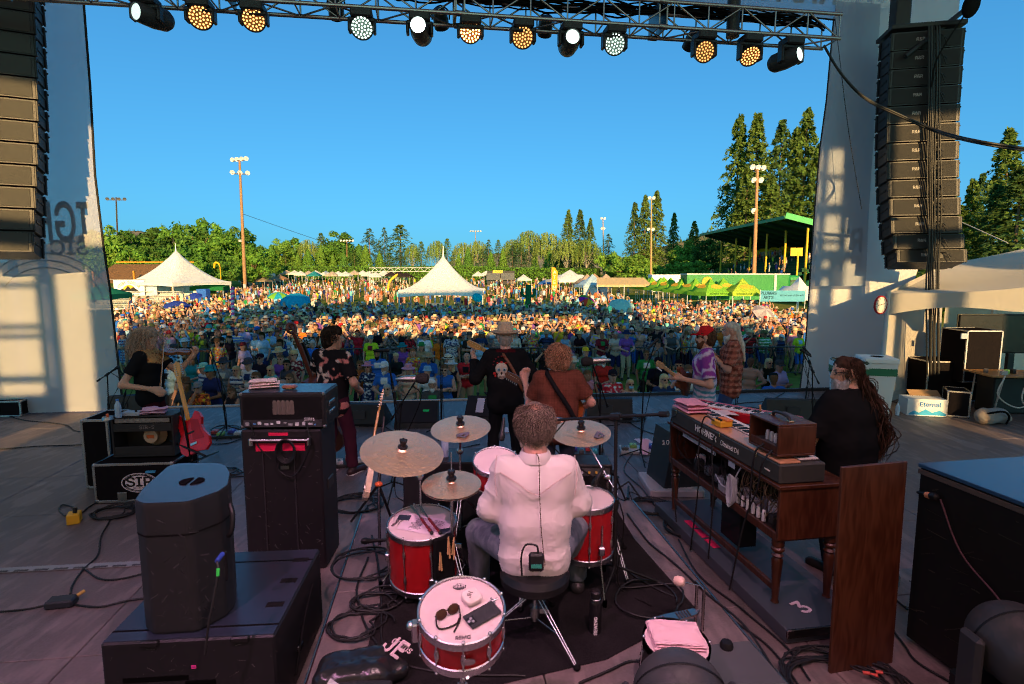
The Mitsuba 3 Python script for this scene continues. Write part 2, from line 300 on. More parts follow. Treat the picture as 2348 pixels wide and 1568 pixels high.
# ---- lighting truss
TV,TH,TD=9.2,.36,.42
TZ=7.6;PL_,PR_=on(367,17,TZ),on(1885,112,TZ);TE=unit((PR_-PL_)*(1,1,0));TN=V(-TE[1],TE[0],0);TU1=0.0;TU0=-16.5;RS0=RS
def tp(u,v,z):q=PR_+TE*u+TN*(v-TV-TD);return V(q[0],q[1],z)
def ont(px,py,dv):              # ray meets the upright plane dv beyond the truss front
    d=ray(px,py);return EYE+d*(((PR_+TN*(dv-TD))-EYE)@TN/(d@TN))
RT_=np.stack([TE,TN,V(0,0,1)],1)
tr=thing('lighting_truss','long aluminium box truss hanging across the top of the stage','truss')
for v,z in((TV,TZ),(TV,TZ+TH),(TV+TD,TZ),(TV+TD,TZ+TH)):
    part(tr,'chord',MB((.30,.29,.28)).tube([tp(TU0,v,z),tp(TU1,v,z)],.028,10),'metal')
for face in range(3):
    mb=MB((.30,.29,.28));n=int(16.5/.55)
    for i in range(n):
        u0,u1=TU1-.03-i*.55,TU1-.03-(i+1)*.55
        if face==0:a=[(TV,TZ),(TV,TZ+TH)]
        elif face==1:a=[(TV+TD,TZ),(TV+TD,TZ+TH)]
        else:a=[(TV,TZ),(TV+TD,TZ)]
        if i%2:a=a[::-1]
        mb.tube([tp(u0,*a[0]),tp(u1,*a[1])],.013,6)
        mb.tube([tp(u0,*a[0]),tp(u0,*a[1])],.013,6)
    k=part(tr,'bracing',mb,'metal');labels[k]={'kind':'stuff'}
for u in(TU1-2.95,TU1-6.0,TU1-9.1,TU1-12.1):
    mb=MB((.24,.23,.22))
    for v,z in((TV,TZ),(TV,TZ+TH),(TV+TD,TZ),(TV+TD,TZ+TH)):mb.cyl(tp(u-.07,v,z),tp(u+.07,v,z),.04,n=10)
    for du in(-.06,.06):mb.box(tp(u+du,TV+TD/2,TZ+TH/2),(.02,TD,TH),R=RT_);
    part(tr,'joint',mb,'metal')
cb=MB((.008,.008,.009))
for i in range(16):
    z0=TZ+TH+rnd.uniform(-.02,.03);us=np.linspace(TU0+rnd.uniform(0,8),TU1-rnd.uniform(0,.5),24)
    cb.tube(curve([tp(u,TV+rnd.uniform(.12,.4),z0+rnd.uniform(-.10,.05))for u in us],3),rnd.uniform(.008,.016),5)
k=part(tr,'cabling',cb,'matte');labels[k]={'kind':'stuff','label':'black cables lying along the truss'}
part(tr,'hanger',MB((.015,.015,.016)).cyl(tp((ont(1680,60,.2)-PR_)@TE,TV+.2,TZ),tp((ont(1680,60,.2)-PR_)@TE,TV+.2,TZ+3.3),.10,n=14),'satin','thick black hanger above the truss')

# ---- moving lights: wash heads with LED faces and beam heads with one lens
def emit(key,rgb):return{'type':'area','radiance':{'type':'rgb','value':list(rgb)}}
def moving_light(px,py,kind,col,rad,aim,label,s=1.0):
    p=ont(px,py,.1);u=(p-PR_)@TE;zt=TZ-.02
    k=thing('moving_light',label,'stage light','moving lights under the truss');dk=(.012,.012,.014)
    hub=V(*p);top=tp(u,TV+.1,zt);ax=TE;w=.17*s
    mb=MB(dk);mb.box(top+V(0,0,-.05),(.30*s,.28,.12),R=RT_,b=.02);part(k,'base',mb,'satin')
    yk=MB(dk)
    zy=top[2]-.13
    for sgn in(-1,1):
        a=V(hub[0],hub[1],0)+ax*sgn*w
        yk.box((a[0],a[1],(zy+hub[2]-.05)/2),(.045,.14,zy-hub[2]+.12),R=RT_,b=.015)
    yk.box((hub[0],hub[1],zy),(2*w+.04,.16,.07),R=RT_,b=.02);part(k,'yoke',yk,'satin')
    R=frame(unit(aim));d=R[:,2]
    if kind=='wash':
        part(k,'head',MB(dk).lathe([(0,-.20),(.08,-.20),(.13,-.14),(.155,-.03),(.165,.03),(.165,.05),(.15,.05),(.148,.03),(0,.03)],hub,R=R,n=28),'satin')
        part(k,'lens',MB(V(*col)*.45).lathe([(.148,.034),(0,.036)],hub,R=R,n=24),'gloss',None)
        led=MB(col)
        for ring,cnt in((0,1),(.046,6),(.090,12),(.130,18)):
            for i in range(cnt):
                a=2*PI*i/cnt+ring*9;led.lathe([(.014,.038),(.010,.044),(0,.046)],hub+R@V(ring*math.cos(a),ring*math.sin(a),0),R=R,n=7)
        q=part(k,'leds',led.ply('matte',emitter=emit(0,V(*col)*rad)))
    else:
        part(k,'head',MB((.03,.03,.032)).lathe([(0,-.34),(.10,-.34),(.14,-.28),(.15,-.1),(.13,.08),(.115,.16),(.105,.16),(.10,.13),(0,.13)],hub,R=R,n=24),'satin')
        part(k,'lens',MB(col).lathe([(.10,.14),(.05,.155),(0,.16)],hub,R=R,n=20).ply('gloss',emitter=emit(0,V(*col)*rad)))
OR,WH=(1.0,.42,.12),(.75,.95,.85)
for px,py,kind,col,rad,aim,lab in(
    (336,34,'beam',WH,.06,(-.35,-.85,-.1),'leftmost beam light with pale lens, tilted left at the truss end'),
    (460,38,'wash',OR,.22,(.25,-.85,-.6),'orange LED wash light nearest the left truss end'),
    (582,43,'wash',OR,.22,(.2,-.85,-.6),'orange LED wash light second from the left, before the wide gap'),
    (830,62,'wash',WH,.22,(.1,-.85,-.62),'white LED wash light, left of the glaring white beam light'),
    (962,67,'beam',WH,3.0,(0,-1,-.02),'brightly lit white beam light near the middle of the truss'),
    (1078,73,'wash',OR,.8,(.05,-.95,-.3),'brightest orange LED wash light at mid truss'),
    (1198,85,'wash',OR,.16,(-.05,-.9,-.42),'dull orange LED wash light right of the brightest orange one'),
    (1308,93,'beam',WH,.12,(.1,-1,.0),'dim beam light with pale lens between orange and white wash lights'),
    (1408,101,'wash',WH,.13,(.05,-.95,-.35),'pale green-white LED wash light right of the dim beam light'),
    (1613,118,'wash',OR,.13,(.15,-.9,-.4),'dull orange LED wash light left of the tilted orange one'),
    (1718,126,'wash',OR,.22,(.05,-.7,-.72),'tilted orange LED wash light beside the last beam light'),
    (1812,132,'beam',WH,.12,(.55,-.8,.05),'rightmost beam light with green-white lens turned to the right')):
    moving_light(px,py,kind,col,rad,aim,lab)
for px,py,lb in((770,22,'left of the first white wash light'),(1010,45,'right of the glaring white beam light'),(1250,62,'left of the dim beam light'),(1585,95,'left of the right orange wash lights')):
    p=ont(px,py,TD+.12);k=thing('par_can','small black par can behind the truss, '+lb,'stage light','black par cans behind the truss')
    R=frame(unit((rnd.uniform(-.2,.2),.8,-.6)))
    part(k,'can',MB((.015,.015,.017)).lathe([(0,-.16),(.09,-.14),(.115,-.05),(.115,.12),(.10,.12),(.09,.05),(0,.04)],p,R=R,n=18),'satin')
    part(k,'bracket',MB((.015,.015,.017)).tube(curve([p+V(-.13,0,0),p+V(-.12,0,.12),p+V(0,0,.2),p+V(.12,0,.12),p+V(.13,0,0)],4),.012,5),'satin')

# ---- pink stage wash from lamps on a rear bar above the picture (the photograph's magenta light on drums and riser)
rear=thing('rear_lamp_bar','bar of pink stage lamps above the picture','stage light');part(rear,'bar',MB((.1,.1,.1)).tube([st(-5,.2,7.6),st(5,.2,7.6)],.03,8),'metal')
for i,(u,tgt,val,cut)in enumerate(((-2.6,st(-.9,3.2,1.7),(8,3.3,6),32),(.9,st(.3,3.4,2.2),(9,5,5.6),26),(3.2,st(1.9,4.0,1.9),(4,1.6,2.2),30))):
    p=st(u,.2,7.45);d=unit(tgt-p)
    part(rear,'lamp',MB((.015,.015,.015)).lathe([(0,-.3),(.12,-.28),(.14,0),(.13,0),(.11,-.1),(0,-.12)],p,R=frame(d),n=18),'satin')
    scene[f'stage_lamp_light_{i}']={'type':'spot','to_world':T().look_at(origin=list(p+d*.02),target=list(tgt),up=[0,1,.1]),'intensity':{'type':'rgb','value':list(V(*val)*LAMP)},'cutoff_angle':cut,'beam_width':cut*.45}

# ---- line arrays
def line_array(name,label,x_mid,x_wid,ys,v,tilt,text,side,out):
    k=thing(name,label,'loudspeaker');n=len(ys)-1
    for i in range(n):
        a,b=onv(x_mid[i],ys[i],v),onv(x_mid[i+1],ys[i+1],v+.0)
        h=a[2]-b[2];c=(a+b)/2;lean=tilt[i]
        R=rotz(YAW+side)@rotx(lean);W,D=x_wid,.62
        dk=(.022,.022,.024)
        mb=MB(dk);mb.poly([(-W/2,-D/2),(W/2,-D/2),(W/2,D*.3),(W*.44,D/2),(-W*.44,D/2),(-W/2,D*.3)],h*.93,R=R,o=c-R@V(0,0,h*.46))
        kk=part(k,'cabinet',mb,'tolex')
        if not out:part(kk,'back_panel',MB((.035,.035,.036)if text else(.06,.06,.055)).box(c+R@V(0,-D/2-.004,0),(W*.94,.012,h*.82),R=R,b=.004),'matte')
        rg=MB((.012,.012,.012))
        for sx in(-1,1):
            for yy in(-D*.46,D*.32):
                rg.box(c+R@V(sx*(W/2+.014),yy,0),(.03,.05,h*.96),R=R,b=.008);rg.ball(c+R@V(sx*(W/2+.035),yy,h*.3),.016,sub=1)
            rg.box(c+R@V(sx*(W/2+.006),0,h*.05),(.012,D*.5,.035),R=R)
        part(kk,'rigging',rg,'satin')
        if text:
            RT=R@np.stack([V(1,0,0),V(0,0,1),V(0,-1,0)],1)
            mt=MB((.30,.29,.27));mt.text('R&R',.055,c+R@V(-W*.10,-D/2-.011,-.01),RT,bold=True)
            part(kk,'lettering',mt,'matte')
            jp=MB((.015,.015,.015));jp.box(c+R@V(W*.12,-D/2-.016,0),(.10,.03,h*.5),R=R,b=.008)
            for q in range(2):jp.tube(curve([c+R@V(W*(.12+.02*q),-D/2-.03,.05),c+R@V(W*.18,-D/2-.1,.02),c+R@V(W*.26,-D/2-.07,-.04-.1*q)],5),.009,5)
            part(kk,'plug_plate',jp,'satin')
    return k
ysR=[84,127,169,211,253,295,337,379,421,463,505,545,580,611]
xR=[2108,2105,2103,2100,2098,2096,2096,2096,2097,2099,2102,2106,2112,2120]
ra_=line_array('line_array','tall hanging line array of thirteen loudspeaker cabinets at right of stage',xR,1.12,ysR,10.0,np.linspace(.02,-.22,13),True,-.33,False)
ysL=[-120,-74,-32,10,52,94,136,178,222,266,312,358,404,450,520,588]
ysL=list(np.linspace(-120,588,15));xL=list(np.interp(ysL,[-120,300,588],[-32,-14,-24]))
la_=line_array('line_array','tall hanging line array of loudspeaker cabinets cut by the left picture edge',xL,1.18,ysL,9.8,np.linspace(.02,-.18,14),False,.33,False)
fr=MB((.02,.02,.02));pT=onv(2108,80,10.0);R=rotz(YAW-.33)
fr.box(pT+V(0,0,.05),(1.2,.7,.08),R=R,b=.01);a_,b_=onv(2075,130,9.7),onv(2230,8,9.7);fr.tube([a_,b_],.045,6);fr.box(pT+R@V(-.35,0,.5),(.26,.3,.9),R=R,b=.02)
part(ra_,'fly_frame',fr,'satin')
hb_=MB((.008,.008,.008));
for i in range(7):
    off=(i-3)*.016;pts=[onv(2140+off*150,y,9.55)+V(off*rnd.uniform(.6,1.4),rnd.uniform(-.03,.03),0)for y in(60,200,330,450,560,640,760,858)]
    hb_.tube(curve(pts,5),.014,6,col=(.01,.01,.01)if i%2 else(.03,.028,.025))
solo('cable_bundle','bundle of black speaker cables hanging down beside the right line array','cable',hb_,'satin')
pts=[onv(x,y,vv_)for x,y,vv_ in((1888,104,9.2),(1925,165,9.2),(1980,222,9.1),(2060,262,8.9),(2150,300,8.6),(2250,325,7.3),(2420,350,7.2))]
c2_=MB((.01,.01,.01)).tube(curve(pts,6),.020,7);c2_.tube(curve([p+V(.02,0,-.035)for p in pts],6),.014,6)
solo('feeder_cable','thick black cable sagging from the truss end past the right line array','cable',c2_,'satin')
solo('hanging_cable','thin black wire from the truss end down across the right banner','cable',MB((.02,.02,.02)).tube(curve([onv(1914,46,10.7),onv(1945,300,10.5),onv(1975,480,10.3)],6),.006,5),'matte')
hm=MB((.012,.012,.012));hp=onv(2226,12,9.2);hm.ball(hp,(.13,.12,.22),sub=2,R=rotz(.3)@roty(.3));solo('cable_sleeve','dark padded cable sleeve at the top right corner','cable',hm,'matte')
hm=MB((.012,.012,.012)).tube(curve([hp,onv(2150,130,9.4),onv(2135,200,9.5)],6),.014,6);solo('hanging_cable','black cable running from the top right sleeve to the line array','cable',hm,'matte')
# ================= FIELD: TENTS, POLES, GRANDSTAND, VEHICLES =================
def gx(px,d):return(px-CX)/F*(d*math.cos(PITCH)+3.9*math.sin(PITCH))
def gp(px,d):return V(gx(px,d),d,float(ground(0,d)))
WT=(.80,.79,.76)
def peak_tent(o,w,eave,peak,yaw,col=WT,val=.45,n=12,conc=1.7):
    mb=MB(col);R=rotz(yaw);s=np.linspace(-1,1,n*2+1);A,B=np.meshgrid(s,s);m=np.maximum(abs(A),abs(B))
    z=eave+(peak-eave)*(1-m)**conc-.10*(1-np.minimum(abs(A),abs(B))**2)*m**4*(conc>1.2)
    v=np.stack([A*w/2,B*w/2,z],-1).reshape(-1,3)@R.T+o;N=n*2+1
    i=(np.arange(N-1)[:,None]*N+np.arange(N-1)).ravel();mb.put(v,np.vstack([np.stack([i,i+1,i+N+1],1),np.stack([i,i+N+1,i+N],1)]),None,40)
    for q in range(4):
        t=np.linspace(-1,1,13);top=np.stack([t*w/2,-w/2+0*t-.01,eave-.10*(1-t**2)*(conc>1.2)],1);bot=top.copy();bot[:,2]-=val*(.55+.45*t**2 if conc>1.2 else 1)
        vv=np.vstack([top,bot])@rotz(yaw+q*PI/2).T+o;mb.put(vv,[f for k in range(12)for f in([k,k+1,k+14],[k,k+14,k+13])],None)
    return mb
def tent(name,label,px,d,w,eave,peak,yaw=0,col=WT,val=.45,group=None,conc=1.7,legs=True,finial=False,cat='tent',o=None):
    o=gp(px,d)if o is None else o;k=thing(name,label,cat,group);part(k,'canopy',peak_tent(o,w,eave,peak,yaw,col,val,8 if conc>1.2 else 2,conc),'tarp')
    if legs:
        for sx in(-1,1):
            for sy in(-1,1):part(k,'leg',MB((.5,.5,.5)).cyl(o+rotz(yaw)@V(sx*w*.49,sy*w*.49,0),o+rotz(yaw)@V(sx*w*.49,sy*w*.49,eave),.04+.02*(w>5),n=6),'satin')
    if finial:part(k,'finial',MB((.7,.7,.68)).tube([o+V(0,0,peak-.15),o+V(0,0,peak+.15),o+V(0,0,peak+.8)],[.10,.06,.02],8),'satin')
    return k,o
foh,fo=tent('mixing_tent','large white peaked tent over the sound desk in mid field',1018,47.5,6.5,2.65,5.4,math.radians(2),finial=True,val=.55)
desk=thing('mixing_desk','sound desk with pale covered console under the white peaked tent','desk')
part(desk,'table',MB((.03,.03,.035)).box(fo+V(.2,-1.6,.5),(4.6,.8,1.0)),'matte');part(desk,'cover',MB((.5,.48,.42)).box(fo+V(-.5,-1.7,1.25),(1.5,.5,.5),R=rotx(.4),b=.05),'cloth');part(desk,'console',MB((.35,.33,.3)).box(fo+V(1.0,-1.7,1.12),(1.4,.5,.25),R=rotx(.4),b=.04),'satin')
lt_,lo=tent('marquee_tent','white peaked tent beside the bleachers at left',412,66,7.8,3.0,6.6,math.radians(-20),finial=True)
part(lt_,'side_wall',MB(WT).box(lo+V(-2.4,-2.6,1.4),(4.2,.03,2.7),R=rotz(-.35)),'tarp')
tent('shade_canopy','dark green canopy beside the white marquee at left',487,68,3.6,2.4,3.1,.2,(.02,.16,.05),conc=1.0)
tent('shade_canopy','dark green canopy tucked behind the left banner edge',238,52,3.4,2.1,2.9,.1,(.02,.18,.10),conc=1.0)
# guy ropes + blue portable door by the marquee
solo('blue_booth','blue booth standing under the white marquee','booth',MB((.02,.10,.42)).box(lo+V(3.4,-1.0,1.1),(1.1,1.0,2.2),b=.05),'satin')
# roofed timber stand at far left
ws=thing('timber_stand','roofed brown timber stand at far left with orange edge beam','stand');WB=gp(318,76)
for i in range(4):part(ws,'roof_panel',MB((.16,.09,.045)).box(WB+V(-.5,i*1.3,4.9-i*.0-(3-i)*.62),(11.0,1.5,.12),R=rotx(.42)),'matte')
part(ws,'edge_beam',MB((.55,.24,.03)).box(WB+V(-.5,5.0,5.55),(11,.14,.16)),'matte')
for x in(-5.4,0,5.0):part(ws,'post',MB((.42,.18,.03)).box(WB+V(x,-.5,2.0),(.2,.2,4.6)),'matte')
part(ws,'back_wall',MB((.5,.48,.45)).box(WB+V(.5,5.6,1.4),(11,.1,2.8)),'matte')
bn=thing('festival_banner','white banner with sun and black mountains reading HIGH SIERRA, on the left bleachers','banner');bo=gp(300,63)
part(bn,'sheet',MB((.75,.73,.68)).box(bo+V(0,0,2.35),(3.4,.03,1.75)),'matte')
RF=np.stack([V(1,0,0),V(0,0,1),V(0,-1,0)],1)
mb=MB((.75,.42,.06));a=np.linspace(0,PI,20);mb.poly([(.75*math.cos(t),.75*math.sin(t))for t in a],.01,R=RF,o=bo+V(0,-.02,1.95));part(bn,'sun',mb)
mb=MB((.03,.03,.03));mb.poly([(-1.35,0),(-.75,.45),(-.5,.3),(-.1,.75),(.2,.42),(.45,.62),(1.35,0)],.01,R=RF,o=bo+V(0,-.035,1.85));part(bn,'mountains',mb)
mb=MB((.25,.18,.08))
for i,ch in enumerate('HIGH SIERRA'):
    t=PI*.83-i/10*PI*.66
    if ch!=' ':mb.text(ch,.28,bo+V(1.15*math.cos(t),-.03,2.0+.85*math.sin(t)),RF@rotz(t-PI/2),bold=True)
mb.text('MUSIC FESTIVAL',.13,bo+V(0,-.03,1.6),RF,bold=True,sx=1.5);part(bn,'lettering',mb)
bl_=thing('bleachers','silver aluminium bleachers below the festival banner at left','bleachers');b0=gp(300,60)
for i in range(5):part(bl_,'bench',MB((.45,.43,.40)).box(b0+V(-.5,i*.75,.45+i*.38),(8.6,.35,.06)),'satin');part(bl_,'riser_board',MB((.35,.34,.32)).box(b0+V(-.5,i*.75+.3,.25+i*.38),(8.6,.03,.2)),'satin')
for x in(-4.6,-1.8,.8,3.6):part(bl_,'rail_post',MB((.4,.4,.38)).cyl(b0+V(x,3.6,0),b0+V(x,3.6,3.3),.03,n=6),'satin')
part(bl_,'rail',MB((.4,.4,.38)).cyl(b0+V(-4.8,3.6,3.3),b0+V(3.8,3.6,3.3),.03,n=6),'satin')

# wooden floodlight poles
def pole(label,pxt,pyt,d,arms,col=(.30,.17,.09),lamp=(.55,.56,.58),pxb=None):
    t=at(pxt,pyt,d);b=gp(pxt if pxb is None else pxb,d);k=thing('light_pole',label,'light pole')
    r=.30 if d<120 else .24
    part(k,'pole',MB(col).tube([b,b+(t-b)*.5,t],[r,r*.8,r*.55],10))
    ar=MB((.12,.10,.08))
    for dz,w,n,yw in arms:
        c=t-V(0,0,dz);ax=V(math.cos(yw),math.sin(yw),0);ar.tube([c-ax*w,c+ax*w],.09,6)
        for i in range(n):
            q=c+ax*w*(2*i/max(n-1,1)-1)*.95;lm=MB(lamp).lathe([(0,-.28),(.22,-.2),(.38,.18),(.36,.2),(0,.12)],q+V(0,0,.25),d=unit((.25,-1,-.5)),n=10);part(k,'floodlight',lm,'satin')
    part(k,'crossarm',ar);return k,t,b
pl,pt,pb_=pole('tall wooden floodlight pole rising over the left crowd',549,368,94,((0,1.5,4,-.35),(2.1,1.2,3,.25)),pxb=563)
part(pl,'junction_box',MB((.4,.4,.38)).box(pb_+(pt-pb_)*.42+V(-.35,-.2,0),(.5,.3,.35),b=.03));part(pl,'meter_box',MB((.35,.36,.36)).box(pb_+V(.1,-.35,1.9),(.45,.2,.7),b=.03))
for dx,dz,sgn in((-9,-9.0,0),(11,-9.6,1)):
    a=pb_+(pt-pb_)*.62;solo('overhead_wire',('thin wire sagging left' if not sgn else 'thin wire running down right')+' from the tall left pole','wire',MB((.03,.03,.03)).tube(curve([a,a+V(dx*.5,9,dz*.18),a+V(dx,18,dz*.32)]if not sgn else[a,a+V(dx*.5,9,dz*.30+.4),a+V(dx,18,dz*.5)],5),.035,4))
pole('dark light pole beside the left banner',266,452,128,((.6,1.9,4,.1),),(.06,.045,.04),(.08,.08,.09),274)
pole('small floodlight pole left of the white mixing tent',795,553,205,((0,2.2,5,0),),(.20,.10,.06),(.7,.7,.7),796)
pole('pale floodlight pole far behind the mixing tent',1090,531,240,((0,2.2,5,0),),(.30,.2,.12),(.5,.5,.5))
pole('wooden pole left of the round bushes',1382,502,175,((0,.5,2,0),(3,.4,2,.3)),(.42,.25,.12),(.7,.7,.7),1384)
pole('wooden pole in front of the tall conifers',1493,456,122,((0,.5,2,.2),(6.5,.5,2,0)),(.42,.25,.12),(.7,.7,.7),1492)
pl,pt,pb_=pole('tall wooden pole in front of the grandstand',1736,388,76,((0,.9,3,.3),(1.6,.5,2,0),(5.5,.3,1,0)),(.40,.21,.11),(.7,.7,.7),1726)

# grandstand: green roof on yellow posts, rows of seats, yellow press box
GS=thing('grandstand','green roofed grandstand with yellow posts and press box at right','grandstand');GR,GY=(.015,.11,.045),(.55,.36,.015)
x0,y0,y1=35.8,75.0,108.5
rfp=MB((.02,.075,.045));rfp.box(V(x0+8.3,(y0+y1)/2,9.25),(17.6,y1-y0,.22),R=roty(math.atan2(4.1,16.6)));part(GS,'roof',rfp,'matte')
part(GS,'fascia',MB((.05,.36,.10)).box(V(x0+8.3,y0-.1,9.3),(17.8,.14,.75),R=roty(math.atan2(4.1,16.6))),'satin','bright green gable fascia')
part(GS,'front_beam',MB((.03,.2,.07)).box(V(x0-.3,(y0+y1)/2,11.2),(.3,y1-y0,.4)),'satin')
for i in range(8):part(GS,'rafter',MB((.02,.06,.04)).box(V(x0+8.3,y0+2+i*4.2,8.85),(17.2,.25,.4),R=roty(math.atan2(4.1,16.6))))
for y in(76,82,88,94,100,107):
    part(GS,'post',MB(GY).cyl(V(x0+3.2,y,0),V(x0+3.2,y,10.0),.16,n=8),'satin');part(GS,'post',MB(GY).cyl(V(x0+9.2,y,0),V(x0+9.2,y,8.3),.16,n=8),'satin')
for i in range(12):part(GS,'seat_row',MB((.04,.14,.06)).box(V(x0+.1+i*.95,(y0+y1)/2+1,3.0+i*.40),(.42,y1-y0-4,.07)));part(GS,'step',MB((.03,.08,.045)).box(V(x0+.45+i*.95,(y0+y1)/2+1,2.75+i*.40),(.95,y1-y0-4,.36)))
part(GS,'back_wall',MB((.03,.05,.035)).box(V(x0+13.5,(y0+y1)/2,4.5),(.3,y1-y0,4.6)))
pb2=part(GS,'press_box',MB(GY).box(V(x0+11.2,101.5,7.4),(2.4,11.0,2.2)),'matte','yellow press box');part(pb2,'window',MB((.02,.03,.03)).box(V(x0+9.95,101.5,7.5),(.1,8.5,.8)),'gloss')
sw=MB((.02,.20,.07));sw.poly([(0,0),(11.4,0),(11.4,5.4),(0,1.6)],.12,R=RF,o=V(x0+.2,y0+1.2,.3));part(GS,'side_wall',sw,'satin','green corrugated end wall')
for i in range(26):part(GS,'side_rib',MB((.025,.24,.085)).box(V(x0+.4+i*.43,y0+1.05,.9+i*.07),(.1,.08,1.2+i*.14)),'satin')
part(GS,'handrail',MB((.03,.26,.09)).tube([V(x0+.2,y0+1,2.9),V(x0+11.4,y0+1,6.7)],.05,6),'satin')
for i in range(9):part(GS,'baluster',MB((.03,.26,.09)).cyl(V(x0+.2+i*1.4,y0+1,1.9+i*.475),V(x0+.2+i*1.4,y0+1,2.9+i*.475),.035,n=5),'satin')
part(GS,'basket_frame',MB((.6,.4,.02)).box(V(x0-.6,71,6.6),(1.5,.1,1.0)).cyl(V(x0-.4,71,2),V(x0-.4,71,6.6),.12,n=8),'satin','yellow hoop frame before the stand')
# vehicles
def wheel(k,c,r=.45,w=.25):part(k,'wheel',MB((.02,.02,.02)).lathe([(0,-w/2),(r*.5,-w/2),(r*.9,-w/2),(r,-w/3),(r,w/3),(r*.9,w/2),(0,w/2)],c,d=(0,1,0),n=16),'satin')
tg=thing('reefer_trailer','long green refrigerated trailer behind the green canopies','trailer');o=gp(1700,62);L=15.0
tx0,tx1=gx(1566,63),gx(1806,62);
part(tg,'body',MB((.012,.19,.035)).box(V((tx0+tx1)/2,63.3,2.45),(tx1-tx0,2.5,2.75),b=.03),'satin');part(tg,'top_rail',MB((.55,.55,.52)).box(V((tx0+tx1)/2,63.3,3.88),(tx1-tx0+.05,2.56,.12)),'satin')
part(tg,'corner_post',MB((.5,.5,.47)).box(V(tx1-1.55,62.0,2.5),(.25,.1,2.8)),'satin')
rf_=part(tg,'cooling_unit',MB((.02,.22,.06)).box(V(tx1+.5,62.7,2.6),(1.3,1.6,2.3),b=.2),'satin')
for i in range(8):part(rf_,'vent_slat',MB((.04,.04,.04)).box(V(tx1+.5,61.86,2.3+i*.13),(.95,.06,.07)),'satin')
part(tg,'emblem',MB((.62,.35,.05)).lathe([(0,0),(.6,.01),(.6,.03),(0,.03)],V(tx0+2.2,62.0,3.0),d=(0,-1,0),n=20),'matte')
for dx in(1.5,2.8):wheel(tg,V(tx0+dx,62.2,.5))
pk=thing('box_truck','white rental box truck behind the green trailer','truck');po=gp(1540,88)
part(pk,'box',MB((.7,.7,.7)).box(po+V(0,0,2.5),(7.0,2.5,2.6),b=.04),'satin');part(pk,'stripe',MB((.04,.10,.42)).box(po+V(-1.6,-1.27,2.6),(3.2,.03,.7)),'satin')
mb=MB((.02,.02,.02)).text('PENSKE',.62,po+V(2.2,-1.27,2.5),RF,bold=True);part(pk,'lettering',mb);part(pk,'cab',MB((.65,.63,.2)).box(po+V(4.4,0,1.5),(1.8,2.2,1.9),b=.3),'gloss')
for dx in(-2.4,4.2):wheel(pk,po+V(dx,-1.1,.48))
def vehicle(name,label,cat,px,d,L,Hh,col,kind,lift=0.0):
    o=gp(px,d)+V(0,0,lift);k=thing(name,label,cat);w=2.0;mb=MB(col)
    if kind=='rv':
        mb.box(o+V(0,0,.5+Hh/2),(L,2.4,Hh-.4),b=.18);mb.box(o+V(-L*.42,0,Hh+.05),(L*.3,2.3,.5),b=.15)
        part(k,'stripe',MB((.25,.2,.14)).box(o+V(0,-1.22,.55+Hh*.38),(L*.98,.02,.18)),'satin')
        for i in range(4):part(k,'window',MB((.02,.025,.03)).box(o+V(-L*.36+i*L*.23,-1.22,.6+Hh*.62),(L*.13,.03,.6)),'gloss')
        for i in range(2):part(k,'roof_vent',MB((.6,.6,.6)).box(o+V(-1+i*2.6,0,Hh+.5),(.9,.7,.35),b=.05),'satin')
    elif kind=='van':
        mb.poly([(-L/2,.45),(L/2,.45),(L/2,Hh*.55),(L*.40,Hh*.62),(L*.27,Hh),(-L/2,Hh)],w,R=RF,o=o+V(0,w/2,0))
        part(k,'windscreen',MB((.03,.035,.04)).box(o+V(L*.345,-w/2-.01,Hh*.78),(L*.10,.04,Hh*.2)),'gloss')
    else:
        mb.poly([(-L/2,.4),(L/2,.4),(L/2,.95),(L*.3,1.05),(L*.14,Hh),(-L*.2,Hh),(-L*.27,1.1),(-L/2,1.1)],w,R=RF,o=o+V(0,w/2,0))
        part(k,'window',MB((.02,.025,.03)).box(o+V(-L*.03,-w/2-.01,(Hh+1.05)/2),(L*.28,.04,Hh-1.2)),'gloss')
    part(k,'body',mb,'gloss')
    for dx in(-.32,.32):wheel(k,o+V(dx*L,-w/2,.36),.36,.2)
    return k
vehicle('motorhome','long cream motorhome parked before the hedge behind the vendor tents','motorhome',790,215,11,3.2,(.62,.58,.5),'rv')
vehicle('camper_trailer','cream camper trailer behind the left vendor row','camper',590,150,9,2.7,(.55,.5,.42),'rv')
vehicle('pickup_truck','silver pickup truck before the hedge, right of the tall pole','pickup truck',652,190,5.8,1.9,(.5,.5,.48),'car',.5)
vehicle('parked_car','dark car before the hedge beside the silver pickup','car',688,195,5.0,1.7,(.03,.03,.04),'car',.4)
vehicle('parked_car','dark car before the hedge left of the motorhome','car',735,200,5.0,1.7,(.04,.04,.05),'car',.3)
vehicle('parked_car','grey car seen left of the mixing tent roof','car',953,205,5.0,1.7,(.12,.13,.15),'car',.4)
vehicle('delivery_van','white delivery van right of the mixing tent peak','van',1081,190,6.2,2.9,(.72,.72,.72),'van')
vehicle('camper_van','white camper van behind the yellow food stall','camper van',1172,185,6.0,3.3,(.7,.7,.68),'van')
vehicle('parked_car','dark car on the dirt beside the food stall','car',1237,180,5.0,1.75,(.03,.05,.07),'car')
